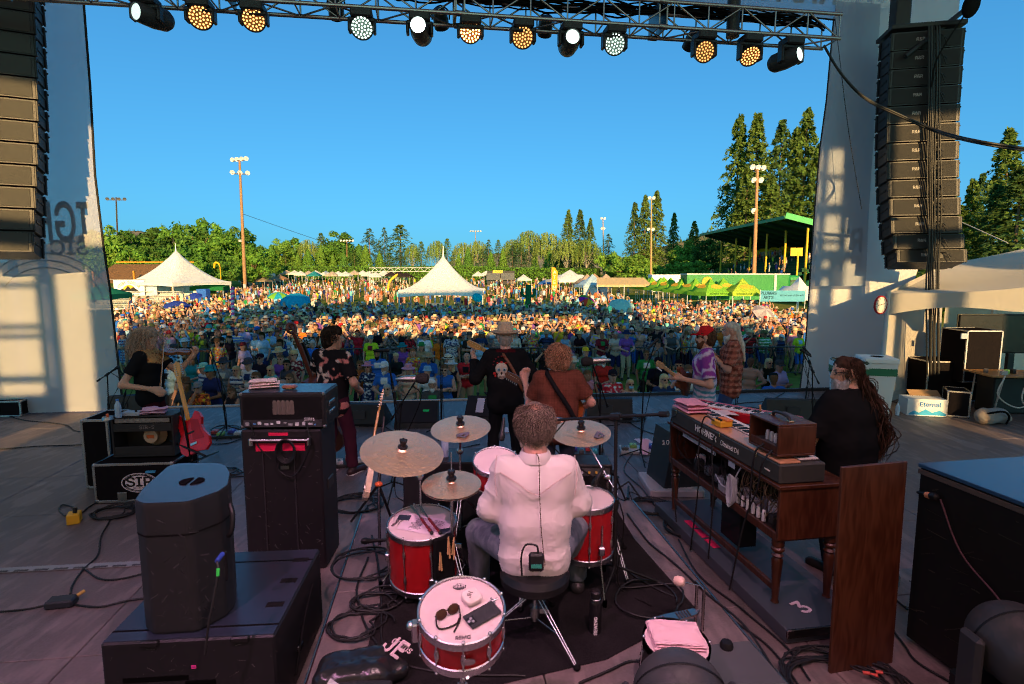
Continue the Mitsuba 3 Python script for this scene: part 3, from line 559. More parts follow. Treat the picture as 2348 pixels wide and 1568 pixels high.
# food stall with yellow sign
fs=thing('food_stall','food stall with yellow sign and black awnings right of the mixing tent','stall');o=gp(1148,150)
part(fs,'body',MB((.06,.06,.06)).box(o+V(0,.8,1.9),(7.2,2.2,3.6),b=.05));part(fs,'sign',MB((.72,.42,.03)).box(o+V(-.8,-.4,3.5),(2.6,.08,.8)),'satin');part(fs,'lettering',MB((.5,.1,.03)).text('TACOS',.5,o+V(-.8,-.45,3.3),RF,bold=True))
for dx in(-2,1.8):part(fs,'awning',MB((.10,.105,.11)).box(o+V(dx,-.9,2.2),(3.5,.05,1.9),R=rotx(-.25)))
# arch of white truss
ar=thing('truss_arch','white truss archway over the vendor street left of the mixing tent','arch');a0,a1=gp(852,118),gp(990,122)
for o in(a0,a1):
    mb=MB((.6,.6,.6))
    for dx in(-.35,.35):mb.cyl(o+V(dx,0,0),o+V(dx,0,4.3),.05,n=6)
    for i in range(8):mb.cyl(o+V(-.35 if i%2 else .35,0,i*.53),o+V(.35 if i%2 else-.35,0,(i+1)*.53),.03,n=5)
    part(ar,'leg',mb,'satin')
mb=MB((.6,.6,.6))
for dz in(0,.8):mb.cyl(a0+V(-.4,0,4.1+dz),a1+V(.4,0,4.1+dz),.06,n=6)
for i in range(16):t0,t1=i/16,(i+1)/16;mb.cyl(a0+(a1-a0)*t0+V(0,0,4.1+.8*(i%2)),a0+(a1-a0)*t1+V(0,0,4.9-.8*(i%2)),.04,n=5)
part(ar,'span',mb,'satin')
# vendor tents far across the field
far=[(575,128,'W'),(600,120,'B'),(622,126,'B'),(642,130,'T')]+[(660+i*17+rnd.uniform(-4,4),rnd.uniform(150,178),rnd.choice('WWWWWC'))for i in range(15)]+[(880+i*17,rnd.uniform(150,170),rnd.choice('WWCKW'))for i in range(4)]+[(1096,160,'W'),(1115,168,'W'),(1128,162,'C'),(1200,128,'W')]
tc={'W':(.72,.70,.66),'B':(.30,.24,.17),'T':(.40,.22,.12),'C':(.52,.42,.32),'K':(.04,.03,.03)};tn={'W':'white','B':'brown','T':'patterned tan','C':'cream','K':'black'}
for px,d,c in far:tent('vendor_tent',f'small {tn[c]} vendor tent in the far row beyond the crowd',px,d,3.2,2.3,3.4,rnd.uniform(-.2,.2),tc[c],.3,f'{tn[c]} vendor tents in the far row',conc=1.1)
tent('vendor_tent','teal topped vendor tent among the white ones left',722,160,3.2,2.3,3.5,0,(.03,.25,.28),.3,conc=1.1);tent('vendor_tent','low blue canopy left of the tall orange feather flag',1250,122,3.0,1.7,2.4,0,(.04,.14,.42),.3,conc=1.0)
tent('event_tent','long white event tent behind the orange feather flag',1306,115,7.6,2.6,4.6,.3,WT,.5,conc=1.05)
for px,d,lab,c in((1345,100,'cream canopy left of the pale blue drink tent',(.55,.40,.28)),(1362,112,'tan canopy behind the pale blue drink tent',(.5,.33,.2)),(1388,108,'peach canopy behind the long cream awning',(.58,.42,.3))):tent('vendor_tent',lab,px,d,4.0,2.4,3.9,.2,c,.3,conc=1.1)
k,o=tent('drink_tent','pale blue and white drink tent with a printed valance',1357,82,4.0,2.4,3.9,.25,(.45,.62,.72),.4,conc=1.1)
part(k,'side_wall',MB((.6,.68,.76)).box(o+V(.2,-1.9,1.2),(3.6,.03,2.4),R=rotz(.25)),'tarp');part(k,'lettering',MB((.03,.12,.4)).text('COCONUT WATER',.26,o+V(.3,-2.07,2.08),RF@rotz(0),bold=True,sx=1.2))
aw=thing('cream_awning','long cream awning left of the green canopies','awning');o=gp(1425,76);mb=MB((.60,.44,.24));mb.quad(o+V(-3.6,-1.4,2.5),o+V(3.6,-1.4,2.5),o+V(3.2,1.4,3.4),o+V(-3.2,1.4,3.4));mb.quad(o+V(-3.6,-1.4,2.5),o+V(3.6,-1.4,2.5),o+V(3.6,-1.42,2.2),o+V(-3.6,-1.42,2.2));part(aw,'cloth',mb,'tarp')
for dx in(-3.5,0,3.5):part(aw,'leg',MB((.5,.5,.5)).cyl(o+V(dx,-1.4,0),o+V(dx,-1.4,2.5),.05,n=6),'satin')
# green beverage canopies
def green(px,d,yaw,txt,lab,col=(.22,.52,.05)):
    k,o=tent('beverage_canopy',lab,px,d,3.05,2.2,3.5,yaw,col,.36,'green beverage canopies',conc=1.08)
    R=rotz(yaw)
    if txt:part(k,'lettering',MB((.03,.10,.02)).text('SIERRA NEVADA',.17,o+R@V(0,-1.545,1.96),R@RF,bold=True,sx=1.25))
    em=MB((.62,.34,.04));sl=math.atan2(1.3,1.52);Rs=R@rotx(sl);a=np.linspace(0,PI,12)
    em.poly([(.62*math.cos(t),.42*math.sin(t))for t in a]+[(-.4,-.12),(.4,-.12)],.012,R=Rs,o=o+R@V(0,-1.02,2.2+.42));part(k,'emblem',em)
    if yaw>.2:
        em=MB((.62,.34,.04));Rs=R@rotz(-PI/2)@rotx(sl);em.poly([(.62*math.cos(t),.42*math.sin(t))for t in a]+[(-.4,-.12),(.4,-.12)],.012,R=Rs,o=o+R@V(-1.02,0,2.62));part(k,'emblem',em)
ng=gp(1625,55);dirn=unit(gp(1462,84)-ng)
for i in range(7):
    o=ng+dirn*i*4.3;px=CX+F*o[0]/(o[1]*math.cos(PITCH)+3.9*math.sin(PITCH))
    green(px,o[1],.30,i<3,['nearest bright green beverage canopy, second from the right end','green beverage canopy directly behind the nearest one','third green beverage canopy from the near end of the row','fourth green beverage canopy from the near end of the row','fifth green beverage canopy from the near end of the row','sixth green beverage canopy, small behind the cream awning end','farthest green beverage canopy at the left end of the row'][i])
green(1698,54.6,.02,True,'yellow-green beverage canopy at the right end of the row',(.42,.58,.06))
for px,d,lab in((1655,60.5,'green canopy peeping up between the two nearest canopies'),(1520,80,'small green canopy peak behind the row centre'),(1490,88,'small green canopy peak behind the row left half')):green(px,d,.1,False,lab)
tent('vendor_tent','white pointed tent beside the green trailer at right',1826,47,3.4,2.2,3.7,.3,WT,.4,conc=1.1)
ab=thing('arts_banner','blue hanging banner reading PLUMAS ARTS before the white tent','banner');o=gp(1790,44)
part(ab,'sheet',MB((.10,.32,.42)).box(o+V(0,0,2.2),(3.5,.03,.85)),'cloth');part(ab,'lettering',MB((.02,.06,.08)).text('PLUMAS',.22,o+V(-1.1,-.03,2.32),RF,bold=True).text('ARTS',.22,o+V(-1.1,-.03,1.98),RF,bold=True).text('for the love of the arts',.13,o+V(.7,-.03,2.2),RF));[part(ab,'pole',MB((.5,.5,.5)).cyl(o+V(dx,0,0),o+V(dx,0,2.7),.03,n=6),'satin')for dx in(-1.75,1.75)]
# feather flag, bent flags, totems, umbrellas
ff=thing('feather_flag','tall orange and yellow feather flag beyond the crowd','flag');o=gp(1271,92);mb=MB((.72,.30,.03));mb.poly([(0,0),(.9,.1),(1.0,3.4),(.55,4.1),(0,4.2)],.02,R=RF,o=o+V(-.5,0,.8));part(ff,'cloth',mb,'cloth');part(ff,'pole',MB((.2,.2,.2)).cyl(o+V(-.5,0,0),o+V(-.5,0,5),.03,n=6));lt=MB((.75,.68,.4))
for i,ch in enumerate('ATEM'):lt.text(ch,.55,o+V(-.02,-.03,3.9-i*.8),RF,bold=True)
part(ff,'lettering',lt)
for px,d,h,lab in((509,88,5.6,'bent orange flag above the left vendor row'),(472,90,3.4,'short bent orange flag behind the marquee')):
    o=gp(px,d);solo('bent_flag',lab,'flag',MB((.75,.36,.02)).tube(curve([o,o+V(0,0,h*.7),o+V(-.1,0,h*.95),o+V(-.7,0,h),o+V(-.95,0,h*.86)],5),[.06]*10+[.15]*11,6),'cloth')
o=gp(899,82);solo('bent_flag','curved orange banner left of the mixing tent','flag',MB((.72,.40,.05)).tube(curve([o+V(-.6,0,1.5),o+V(-.3,0,2.8),o+V(.9,0,3.9)],6),[.18]*12+[.05],8),'cloth')
def umbrella(px,py,d,r,cols,label,tilt=(0,0),n=8,handle=True):
    c=at(px,py,d);k=thing('parasol',label,'umbrella');R=roty(tilt[0])@rotx(tilt[1]);mb=MB(cols[0]);a=np.linspace(0,2*PI,n+1)
    for i in range(n):
        prev=None
        for j in range(4):
            t0,t1=j/4,(j+1)/4;P_=lambda t,q:R@V(r*t*math.cos(q),r*t*math.sin(q),r*.42*(1-t**2))+c
            mb.put([P_(t0,a[i]),P_(t1,a[i]),P_(t1,a[i+1]),P_(t0,a[i+1])],[[0,1,2],[0,2,3]],cols[i%len(cols)])
    part(k,'canopy',mb,'tarp')
    if handle:part(k,'pole',MB((.3,.3,.3)).cyl(c+R@V(0,0,r*.42),c-R@V(0,0,1.4),.015,n=6),'satin')
umbrella(677,690,44,1.15,[(.02,.33,.52)],'turquoise sun umbrella behind the left crowd',(.1,.5))
umbrella(655,697,46,.9,[(.02,.16,.30)],'dark blue umbrella beside the turquoise one',(-.3,.5));umbrella(638,680,50,.95,[(.02,.34,.5),(.2,.5,.05)],'blue and green umbrella over a patterned shade',(.1,.2))
umbrella(1425,700,36,.85,[(.36,.62,.55)],'pale mint umbrella over the right crowd',(.1,.4));umbrella(1750,718,30,.62,[(.6,.5,.48),(.35,.3,.32)],'floral umbrella by the right banner',(.2,.7));umbrella(1345,690,45,.75,[(.3,.02,.3),(.6,.05,.03),(.65,.35,.03),(.1,.3,.05)],'rainbow umbrella in the shaded crowd edge',(.4,.6));umbrella(405,706,40,.9,[(.03,.06,.3)],'dark blue tilted canopy umbrella at left',(.25,.5))
umbrella(1094,682,42,.4,[(.0,.45,.55)],'turquoise flag umbrella at the mixing tent right leg',(.5,.9));umbrella(445,680,58,.8,[(.03,.06,.35)],'blue canopy below the marquee',(0,.4))
o=at(1211,665,33.0);ct=thing('cactus_totem','green cactus totem on a pole above the crowd','totem');mb=MB((.015,.12,.05));mb.tube(curve([o+V(0,0,-.8),o,o+V(0,0,.32)],3),.16,10)
for sx in(-1,1):mb.tube(curve([o+V(0,0,-.35),o+V(sx*.32,0,-.3),o+V(sx*.36,0,.1)],4),.085,8)
part(ct,'figure',mb,'cloth');part(ct,'pole',MB((.4,.4,.38)).cyl(o+V(0,0,-.8),V(o[0],o[1],0),.02,n=6))
o=gp(537,30);solo('striped_totem','pink and white striped totem pole held above the left crowd','totem',(lambda m:[m.cyl(o+V(0,0,1.1+i*.13),o+V(.01*i,0,1.1+(i+1)*.13),.075,n=10,col=(.75,.08,.30)if i%2 else(.7,.6,.62))for i in range(16)]and m)(MB()),'cloth')
o=gp(1086,31);solo('light_stick','tall white and green stick held above the crowd','stick',MB((.6,.65,.6)).cyl(o+V(0,0,.9),o+V(-.1,0,2.3),.03,n=8).cyl(o+V(.15,0,.2),o,.03,n=8,col=(.3,.55,.05)),'satin')
# barricade across the front of the standing crowd, white railings at the canopies
def fence_panel(a,b,name,label,group,h=1.15,col=(.05,.05,.055),nb=14):
    k=thing(name,label,'barrier',group);d=b-a
    part(k,'top_rail',MB(col).cyl(a+V(0,0,h),b+V(0,0,h),.03,n=6),'satin');part(k,'bottom_rail',MB(col).cyl(a+V(0,0,.18),b+V(0,0,.18),.02,n=6),'satin')
    for t in(0,1):part(k,'post',MB(col).cyl(a+d*t,a+d*t+V(0,0,h),.03,n=6),'satin')
    for t in(.2,.8):part(k,'brace',MB(col).cyl(a+d*t+V(0,0,h),a+d*t+V(0,1.0,0),.025,n=6),'satin')
    mb=MB(col)
    for i in range(1,nb):mb.cyl(a+d*i/nb+V(0,0,.18),a+d*i/nb+V(0,0,h),.008,n=4)
    q=part(k,'bars',mb,'satin');labels[q]={'kind':'stuff'}
for i in range(18):
    u=-16.4+i*1.86;fence_panel(V(u,21.0+.03*u,0),V(u+1.82,21.0+.03*(u+1.82),0),'crowd_barrier','dark steel crowd barrier panel in front of the standing crowd','dark crowd barrier panels')
fence_panel(V(15.6,21.4,0),V(14.6,17.0,0),'crowd_barrier','dark mesh barrier running back along the right side of the pit',None)
for i in range(7):
    a=gp(1640+i*28,40.5);b=gp(1666+i*28,40.5);fence_panel(a,b,'white_railing','white railing panel in front of the green canopies','white railing panels',1.2,(.55,.55,.53),8)
# chain-link fence before the grandstand
for i in range(5):
    a=gp(1395+i*26,112);b=gp(1419+i*26,112);fence_panel(a,b,'field_fence','dark fence panel below the round bushes','dark field fence panels',2.4,(.07,.08,.07),10)
# backstage tent at the right
bt=thing('backstage_tent','big white tent with side wall coloured in shadow grey backstage at right','tent');
zt,ze=3.72,3.0
A,B=at(2030,672,10.6),at(2500,640,9.0);C,D=at(2165,606,12.6),at(2560,510,12.5);
rm=MB((.50,.48,.44));n=14
g=np.array([[A*(1-s)*(1-t)+B*s*(1-t)+C*(1-s)*t+D*s*t+V(0,0,.10*math.sin(PI*t)*-1-.08*math.sin(PI*s))for s in np.linspace(0,1,n)]for t in np.linspace(0,1,n)]).reshape(-1,3);i=(np.arange(n-1)[:,None]*n+np.arange(n-1)).ravel()
rm.put(g,np.vstack([np.stack([i,i+1,i+n+1],1),np.stack([i,i+n+1,i+n],1)]),None,True);part(bt,'roof',rm,'tarp')
vl=MB((.46,.45,.42));tt=np.linspace(0,1,16);tp_=np.array([A*(1-s)+B*s+V(0,0,-.08*math.sin(PI*s))for s in tt]);bt_=tp_-np.array([V(0,-.02,.42-.16*math.sin(PI*min(s*1.4,1)))for s in tt])
vl.put(np.vstack([tp_,bt_]),[f for i in range(15)for f in([i,i+1,i+17],[i,i+17,i+16])],None,True);part(bt,'valance',vl,'tarp')
wl=MB((.36,.34,.30));wa,wb=V(C[0]+.1,12.6,.2),V(20,12.4,.2)  # shadow on the white wall is put into this grey
nn=40;s=np.linspace(0,1,nn);b_=np.array([wa*(1-t)+wb*t+V(0,.06*math.sin(t*40),0)for t in s]);t_=b_+V(0,0,1)*np.linspace(3.4,4.4,nn)[:,None]
wl.put(np.vstack([b_,t_]),[f for i in range(nn-1)for f in([i,i+1,i+nn+1],[i,i+nn+1,i+nn])],None,True);part(bt,'side_wall',wl,'matte')
wl=MB((.40,.38,.35));wl.quad(V(A[0],A[1],STAGE),V(C[0]+.1,12.6,STAGE),V(C[0],12.6,C[2]),A);part(bt,'end_wall',wl,'tarp')
for px,y in((2034,10.5),(2278,12.2)):a=at(px,700,y);part(bt,'pole',MB((.45,.44,.42)).cyl(V(a[0],a[1],STAGE),V(a[0],a[1],3.6+.5*(y>11)),.035,n=8),'satin')
rp=thing('rope_mast','blue and grey mast with guy ropes behind the backstage tent','mast');a=at(2190,503,17)
part(rp,'mast',MB((.05,.25,.42)).cyl(V(a[0],17,0),a,.035,n=8),'satin')
for px,py,yy in((2160,545,15),(2310,557,15),(2165,590,15)):part(rp,'rope',MB((.5,.47,.4)).tube([a,at(px,py,yy)],.014,5))
# ================= TREES =================
def cards(c,nrm,size,col,jit,up=.3,asp=.55,rg=None):
    """leaf-sized rhombi at the points c, roughly facing nrm"""
    n=len(c);nr=nrm+rg.normal(0,jit,(n,3));nr/=np.linalg.norm(nr,axis=1,keepdims=True)+1e-9
    a=np.cross(nr,rg.normal(0,1,(n,3)));a/=np.linalg.norm(a,axis=1,keepdims=True)+1e-9;b=np.cross(nr,a)
    s=(size*rg.uniform(.6,1.3,n))[:,None]
    v=np.stack([c-a*s,c-b*s*asp,c+a*s,c+b*s*asp],1).reshape(-1,3)
    i=np.arange(n)*4;f=np.vstack([np.stack([i,i+1,i+2],1),np.stack([i,i+2,i+3],1)])
    cc=np.clip(col*rg.uniform(.72,1.28,(n,1))+rg.normal(0,.006,(n,3)),.004,1);return v,f,np.repeat(cc,4,0)
def mk(v,f,c):m=MB();m.v,m.f,m.c,m.k=[v],[f],[c],len(v);return m.ply('leaf')
def ply_trunk(h,r,col=(.16,.10,.07),limbs=(),lean=.0):
    m=MB(col);m.tube([V(0,0,0),V(lean,0,h*.5),V(0,0,h)],[r,r*.65,r*.12],8)
    for a,b,rr in limbs:m.tube([a,(a+b)/2+V(0,0,.02),b],[rr,rr*.7,rr*.3],5)
    return m.ply('matte')
def broadleaf(seed,col,n_blob=60,per=95,w=.42):            # unit height 1
    rg=np.random.default_rng(seed);C,N,K,L=[],[],[],[]
    for i in range(n_blob):
        d=rg.normal(0,1,3);d/=np.linalg.norm(d);t=rg.uniform(.35,1)
        q=V(d[0]*w*t,d[1]*w*t,.56+d[2]*.38*t);q[:2]*=1-.45*max(0,q[2]-.6)/.4;r=rg.uniform(.07,.135)*(1.15-.4*q[2])
        e=rg.normal(0,1,(per,3));e/=np.linalg.norm(e,axis=1,keepdims=True);C.append(q+e*r*rg.uniform(.55,1.1,(per,1))*V(1,1,.8));N.append(e+V(0,0,.4));K.append(np.tile(col*rg.uniform(.75,1.25)+rg.uniform(-.01,.014)*V(1,.4,0),(per,1)))
        if i<16:L.append((V(0,0,rg.uniform(.2,.5)),q,.012))
    return ply_trunk(.8,.022,limbs=L),mk(*cards(np.vstack(C),np.vstack(N),.028,np.vstack(K),.5,rg=rg))
def conifer(seed,col,wid=.13,base=.1,whorls=44,droop=.25,gap=.0,per=15):
    rg=np.random.default_rng(seed);C,N,K,L=[],[],[],[]
    for i in range(whorls):
        t=(i+rg.uniform(-.3,.3))/whorls;z=base+(1-base)*t
        for j in range(rg.integers(5,8)):
            if rg.random()<gap:continue
            a=rg.uniform(0,2*PI);ln=wid*(1-t)**.75*rg.uniform(.55,1.2)*(.55+.45*min(1,t*6))+.012
            s=np.sqrt(rg.uniform(.03,1,per));x=s*ln;zz=z-droop*s*s*ln+rg.normal(0,.006,per);y=rg.normal(0,.30,per)*ln*(1.05-s)*.7
            p=np.stack([x*math.cos(a)-y*math.sin(a),x*math.sin(a)+y*math.cos(a),zz],1);C.append(p)
            N.append(np.tile(V(.45*math.cos(a),.45*math.sin(a),.9),(per,1)));K.append(np.tile(col*rg.uniform(.7,1.3),(per,1)))
    return ply_trunk(.98,.012),mk(*cards(np.vstack(C),np.vstack(N),.0125,np.vstack(K),.55,asp=.45,rg=rg))
def columnar(seed,col,w=.2):
    rg=np.random.default_rng(seed);n=2600;t=rg.uniform(0,1,n)**.8;a=rg.uniform(0,2*PI,n)
    r=w*np.minimum(1,(1-t)*1.25)**.8*(.55+.45*np.minimum(1,t*7))*(1+.16*np.sin(a*5+t*17)+rg.normal(0,.10,n))
    e=np.stack([np.cos(a),np.sin(a),np.full(n,.35)],1);c=np.stack([r*e[:,0],r*e[:,1],.03+.97*t],1)
    return ply_trunk(.6,.02),mk(*cards(c,e,.022,col*(1+.25*np.sin(a*9+t*30))[:,None],.45,asp=.7,rg=rg))
def willow(seed,col):
    rg=np.random.default_rng(seed);C,N,K,L=[],[],[],[]
    for i in range(150):
        d=rg.normal(0,1,3);d/=np.linalg.norm(d);q=V(d[0]*.30,d[1]*.30,.66+abs(d[2])*.30);ln=rg.uniform(.12,.38);k=26
        s=np.linspace(0,1,k);C.append(np.stack([q[0]*(1+.12*s)+rg.normal(0,.008,k),q[1]*(1+.12*s)+rg.normal(0,.008,k),q[2]-ln*s],1));N.append(np.tile(V(d[0],d[1],.2),(k,1)));K.append(np.tile(col*rg.uniform(.75,1.3),(k,1)))
        if i<14:L.append((V(0,0,rg.uniform(.25,.6)),q,.008))
    return ply_trunk(.85,.018,(.30,.27,.22),L),mk(*cards(np.vstack(C),np.vstack(N),.017,np.vstack(K),.4,asp=.5,rg=rg))
G1,G2,G3,GD=V(.125,.265,.04),V(.17,.315,.05),V(.095,.21,.04),V(.07,.145,.035)
PROTO={'B':[broadleaf(1,G1),broadleaf(2,G2),broadleaf(3,G1,54,70)],'D':[broadleaf(4,GD),broadleaf(5,G3)],'P':[conifer(11,V(.12,.19,.04),.21,.05,64,.28,.06,24),conifer(12,V(.135,.205,.045),.195,.04,64,.28,.05,24),conifer(13,V(.095,.16,.045),.20,.06,60,.3,.10,24)],
         'F':[conifer(21,V(.075,.14,.06),.34,.02,44,.35,.03,20),conifer(22,V(.11,.19,.045),.34,.02,44,.3,.03,20)],'C':[columnar(31,G2*.8,.20),columnar(32,G1*.9,.23),columnar(33,G3,.21)],'W':[willow(41,V(.20,.27,.065)),willow(42,V(.165,.245,.055))],
         'R':[broadleaf(51,G2,60,80,.5)]}
KIND={'B':'broadleaf tree','D':'dark leafy tree','P':'tall pine','F':'dark fir','C':'cone shaped cypress','W':'weeping birch','R':'round bush'}
def tree(px,py,d,kind,wid=1.0,label=None,group=None):
    t=at(px,py,d);z0=float(ground(0,d))-.2;h=t[2]-z0;k=thing({'P':'pine_tree','F':'fir_tree','C':'cypress_tree','W':'birch_tree','R':'round_bush'}.get(kind,'leafy_tree'),label or f'{KIND[kind]} in the tree line','bush' if kind=='R' else 'tree',group)
    wid=wid*(1.5 if kind=='F' else 1.12 if kind=='P' else 1)
    tr_,cr=rnd.choice(PROTO[kind]);M=T().translate([float(t[0]),float(d),z0]).rotate([0,0,1],rnd.uniform(0,360)).scale([float(h*wid),float(h*wid),float(h)])
    scene[k+'__trunk']={**tr_,'to_world':M};scene[k+'__crown']={**cr,'to_world':M}
for px,py,d,kd,w,lab in(
    (238,512,118,'B',.9,'bright green tree half hidden by the left banner'),(292,520,122,'D',.9,'dark green tree behind the dark light pole'),(345,518,128,'D',1.0,'dark tree above the timber stand roof'),(300,560,112,'B',.9,'low bright tree above the timber stand'),
    (392,486,132,'B',.8,'tallest broadleaf tree of the left group'),(438,508,120,'D',1.0,'dark green broadleaf tree right of the tallest left one'),(468,490,130,'B',.8,'tall leafy tree in the middle of the left group'),(512,505,122,'B',.95,'leafy green tree left of the tall wooden pole'),(548,512,128,'D',.8,'dark leafy tree behind the tall wooden pole'),(432,575,104,'B',1.1,'low bright yellow-green tree above the white marquee'),(380,560,108,'D',1.1,'low dark tree behind the white marquee'),(500,570,110,'D',1.0,'dark low tree between marquee and tall pole'),(575,560,118,'B',.9,'pale leafy tree right of the tall pole base'),
    (605,560,170,'B',1.0,'leafy tree at the left end of the long hedge'),(640,545,195,'B',1.0,'leafy tree over the hedge, left of the grey willow'),(672,538,205,'B',1.0,'broad leafy tree crowning the hedge at left'),(705,545,200,'W',.8,'drooping tree over the left hedge'),(735,532,215,'F',.7,'feathery pale conifer behind the left hedge'),(775,524,225,'D',1.1,'round dark tree above the small floodlight pole'),(752,545,205,'B',1.0,'light green tree left of the small floodlight pole'),
    (846,522,230,'F',.9,'dark fir left of the slim spruce'),(880,520,235,'F',.55,'slim dark spruce between two bigger firs'),(917,513,235,'F',1.15,'broad dark fir left of the mixing tent peak'),(868,550,225,'F',.6,'small fir beneath the slim spruce'),
    (822,560,205,'C',1.2,'green cypress right of the small floodlight pole'),(945,556,205,'W',.7,'pale birch left of the mixing tent peak'),(965,552,200,'F',.7,'blue-green spruce beside the mixing tent peak'),(1000,548,215,'W',.8,'pale weeping tree over the mixing tent peak'),(1025,545,210,'F',.7,'spruce just right of the mixing tent peak'),(1060,552,212,'W',.9,'yellow-green tree below the pale far pole'),(1095,548,215,'W',.9,'weeping birch right of the pale far pole'),(1120,548,205,'F',.6,'blue spruce left of the weeping birches'),(1142,548,215,'F',.6,'pointed spruce left of the tall birches'),
    (1175,545,205,'W',.9,'small weeping birch at the left of the birch group'),(1212,524,200,'W',.9,'tall pale weeping birch in the middle'),(1255,528,195,'W',1.0,'weeping birch beside the dark tall pines'),(1195,560,190,'F',.8,'dark low spruce in front of the birches'),
    (1303,480,190,'P',.9,'tall dark pine of the pair right of the birches'),(1330,479,192,'P',.9,'second tall dark pine right of the birches'),(1353,499,205,'P',.8,'slim grey-green pine right of the dark pair'),(1300,545,178,'W',1.1,'broad weeping tree below the dark pine pair'),(1345,545,176,'W',1.1,'broad weeping tree left of the wooden pole'),(1395,535,185,'F',.7,'small dark fir between wooden pole and tall conifers'),
    (1402,566,150,'R',1.0,'round bright bush left of the bigger round bush'),(1450,572,140,'R',1.25,'big round bright green bush before the tall conifers'),(1545,590,125,'R',1.3,'low round bush at the left end of the grandstand'),(1590,586,122,'R',1.3,'low dark bush under the grandstand roof edge'),(1500,600,128,'R',1.3,'low bush behind the tall wooden pole'),
    (1456,462,150,'P',.8,'left pine of the tall trio behind the wooden pole'),(1480,446,148,'P',.8,'middle pine of the tall trio behind the wooden pole'),(1506,436,150,'P',.85,'tallest pine of the trio behind the wooden pole'),(1546,487,160,'P',.75,'single dark pine left of the grandstand'),(1592,506,165,'P',1.0,'yellow-green pine against the far hill'),(1570,545,150,'B',1.1,'leafy tree at the foot of the single dark pine'),(1625,545,140,'D',1.0,'dark leafy tree behind the grandstand roof corner'),
    (1697,262,125,'P',.78,'leftmost of the giant pines over the grandstand'),(1738,258,122,'P',.85,'second giant pine over the grandstand'),(1795,272,124,'P',.85,'third giant pine over the grandstand'),(1826,290,130,'P',.7,'slender giant pine behind the tallest one'),(1852,246,122,'P',.82,'tallest giant pine beside the right banner'),(1715,380,118,'P',1.0,'shorter pine filling the left of the giant group'),(1770,400,117,'P',1.1,'shorter pine in the middle of the giant group'),(1878,330,120,'P',.9,'giant pine half hidden behind the right banner'),
    (2165,366,62,'P',.8,'pine right of the right line array'),(2185,392,64,'P',.7,'smaller pine beside the right line array'),(2232,408,60,'P',.8,'pine between two bigger ones at the right edge'),(2255,395,66,'P',.8,'dark pine behind the backstage tent'),(2318,292,55,'P',1.0,'tall dark pine at the right picture edge'),(2290,420,50,'P',1.1,'dark pine low over the backstage tent'),(2200,470,52,'P',1.6,'dark pine over the backstage tent roof'),(2345,380,48,'P',1.4,'dark tree cut by the right picture edge'),(2120,420,70,'P',.9,'pine hidden behind the right line array')):
    tree(px,py,d,kd,w,lab)
for i,px in enumerate(list(range(596,940,27))+list(range(1048,1300,26))):
    tree(px+rnd.uniform(-5,5),rnd.uniform(560,582),rnd.uniform(188,200),rnd.choice('CCCCF'),rnd.uniform(.85,1.15),'cone shaped evergreen in the clipped row behind the hedge','evergreen row behind the hedge')
def hedge(px0,px1,d0,d1,h,w,lab):
    a,b=gp(px0,d0),gp(px1,d1);rg=np.random.default_rng(77);L=np.linalg.norm(b-a);n=int(L*60);t=rg.uniform(0,1,n);u=unit(b-a);nn=V(u[1],-u[0],0)
    fr_=rg.random(n)<.7;z=np.where(fr_,rg.uniform(0,h,n),h+rg.normal(0,.12,n));off=np.where(fr_,w/2+rg.normal(0,.12,n),rg.uniform(-w/2,w/2,n))
    if nn[1]>0:nn=-nn
    c=a+(b-a)*t[:,None]+nn*off[:,None]+V(0,0,1)*z[:,None];N=np.where(fr_[:,None],nn+V(0,0,.3),V(0,0,1)+nn*.2)
    k=thing('clipped_hedge',lab,'hedge');part(k,'foliage',mk(*cards(c,N,.26,np.tile(G1*.95,(n,1)),.45,asp=.7,rg=rg)));labels[k+'__foliage']={'kind':'stuff'}
    part(k,'core',MB((.02,.035,.01)).box((a+b)/2+V(0,0,h/2),(L,w*.8,h*.97),R=rotz(math.atan2(u[1],u[0]))),'matte')
hedge(585,1120,184,186,4.4,2.4,'long clipped green hedge behind the vendor tents left and centre');hedge(1110,1372,172,150,4.2,2.4,'clipped green hedge on the right of the field')
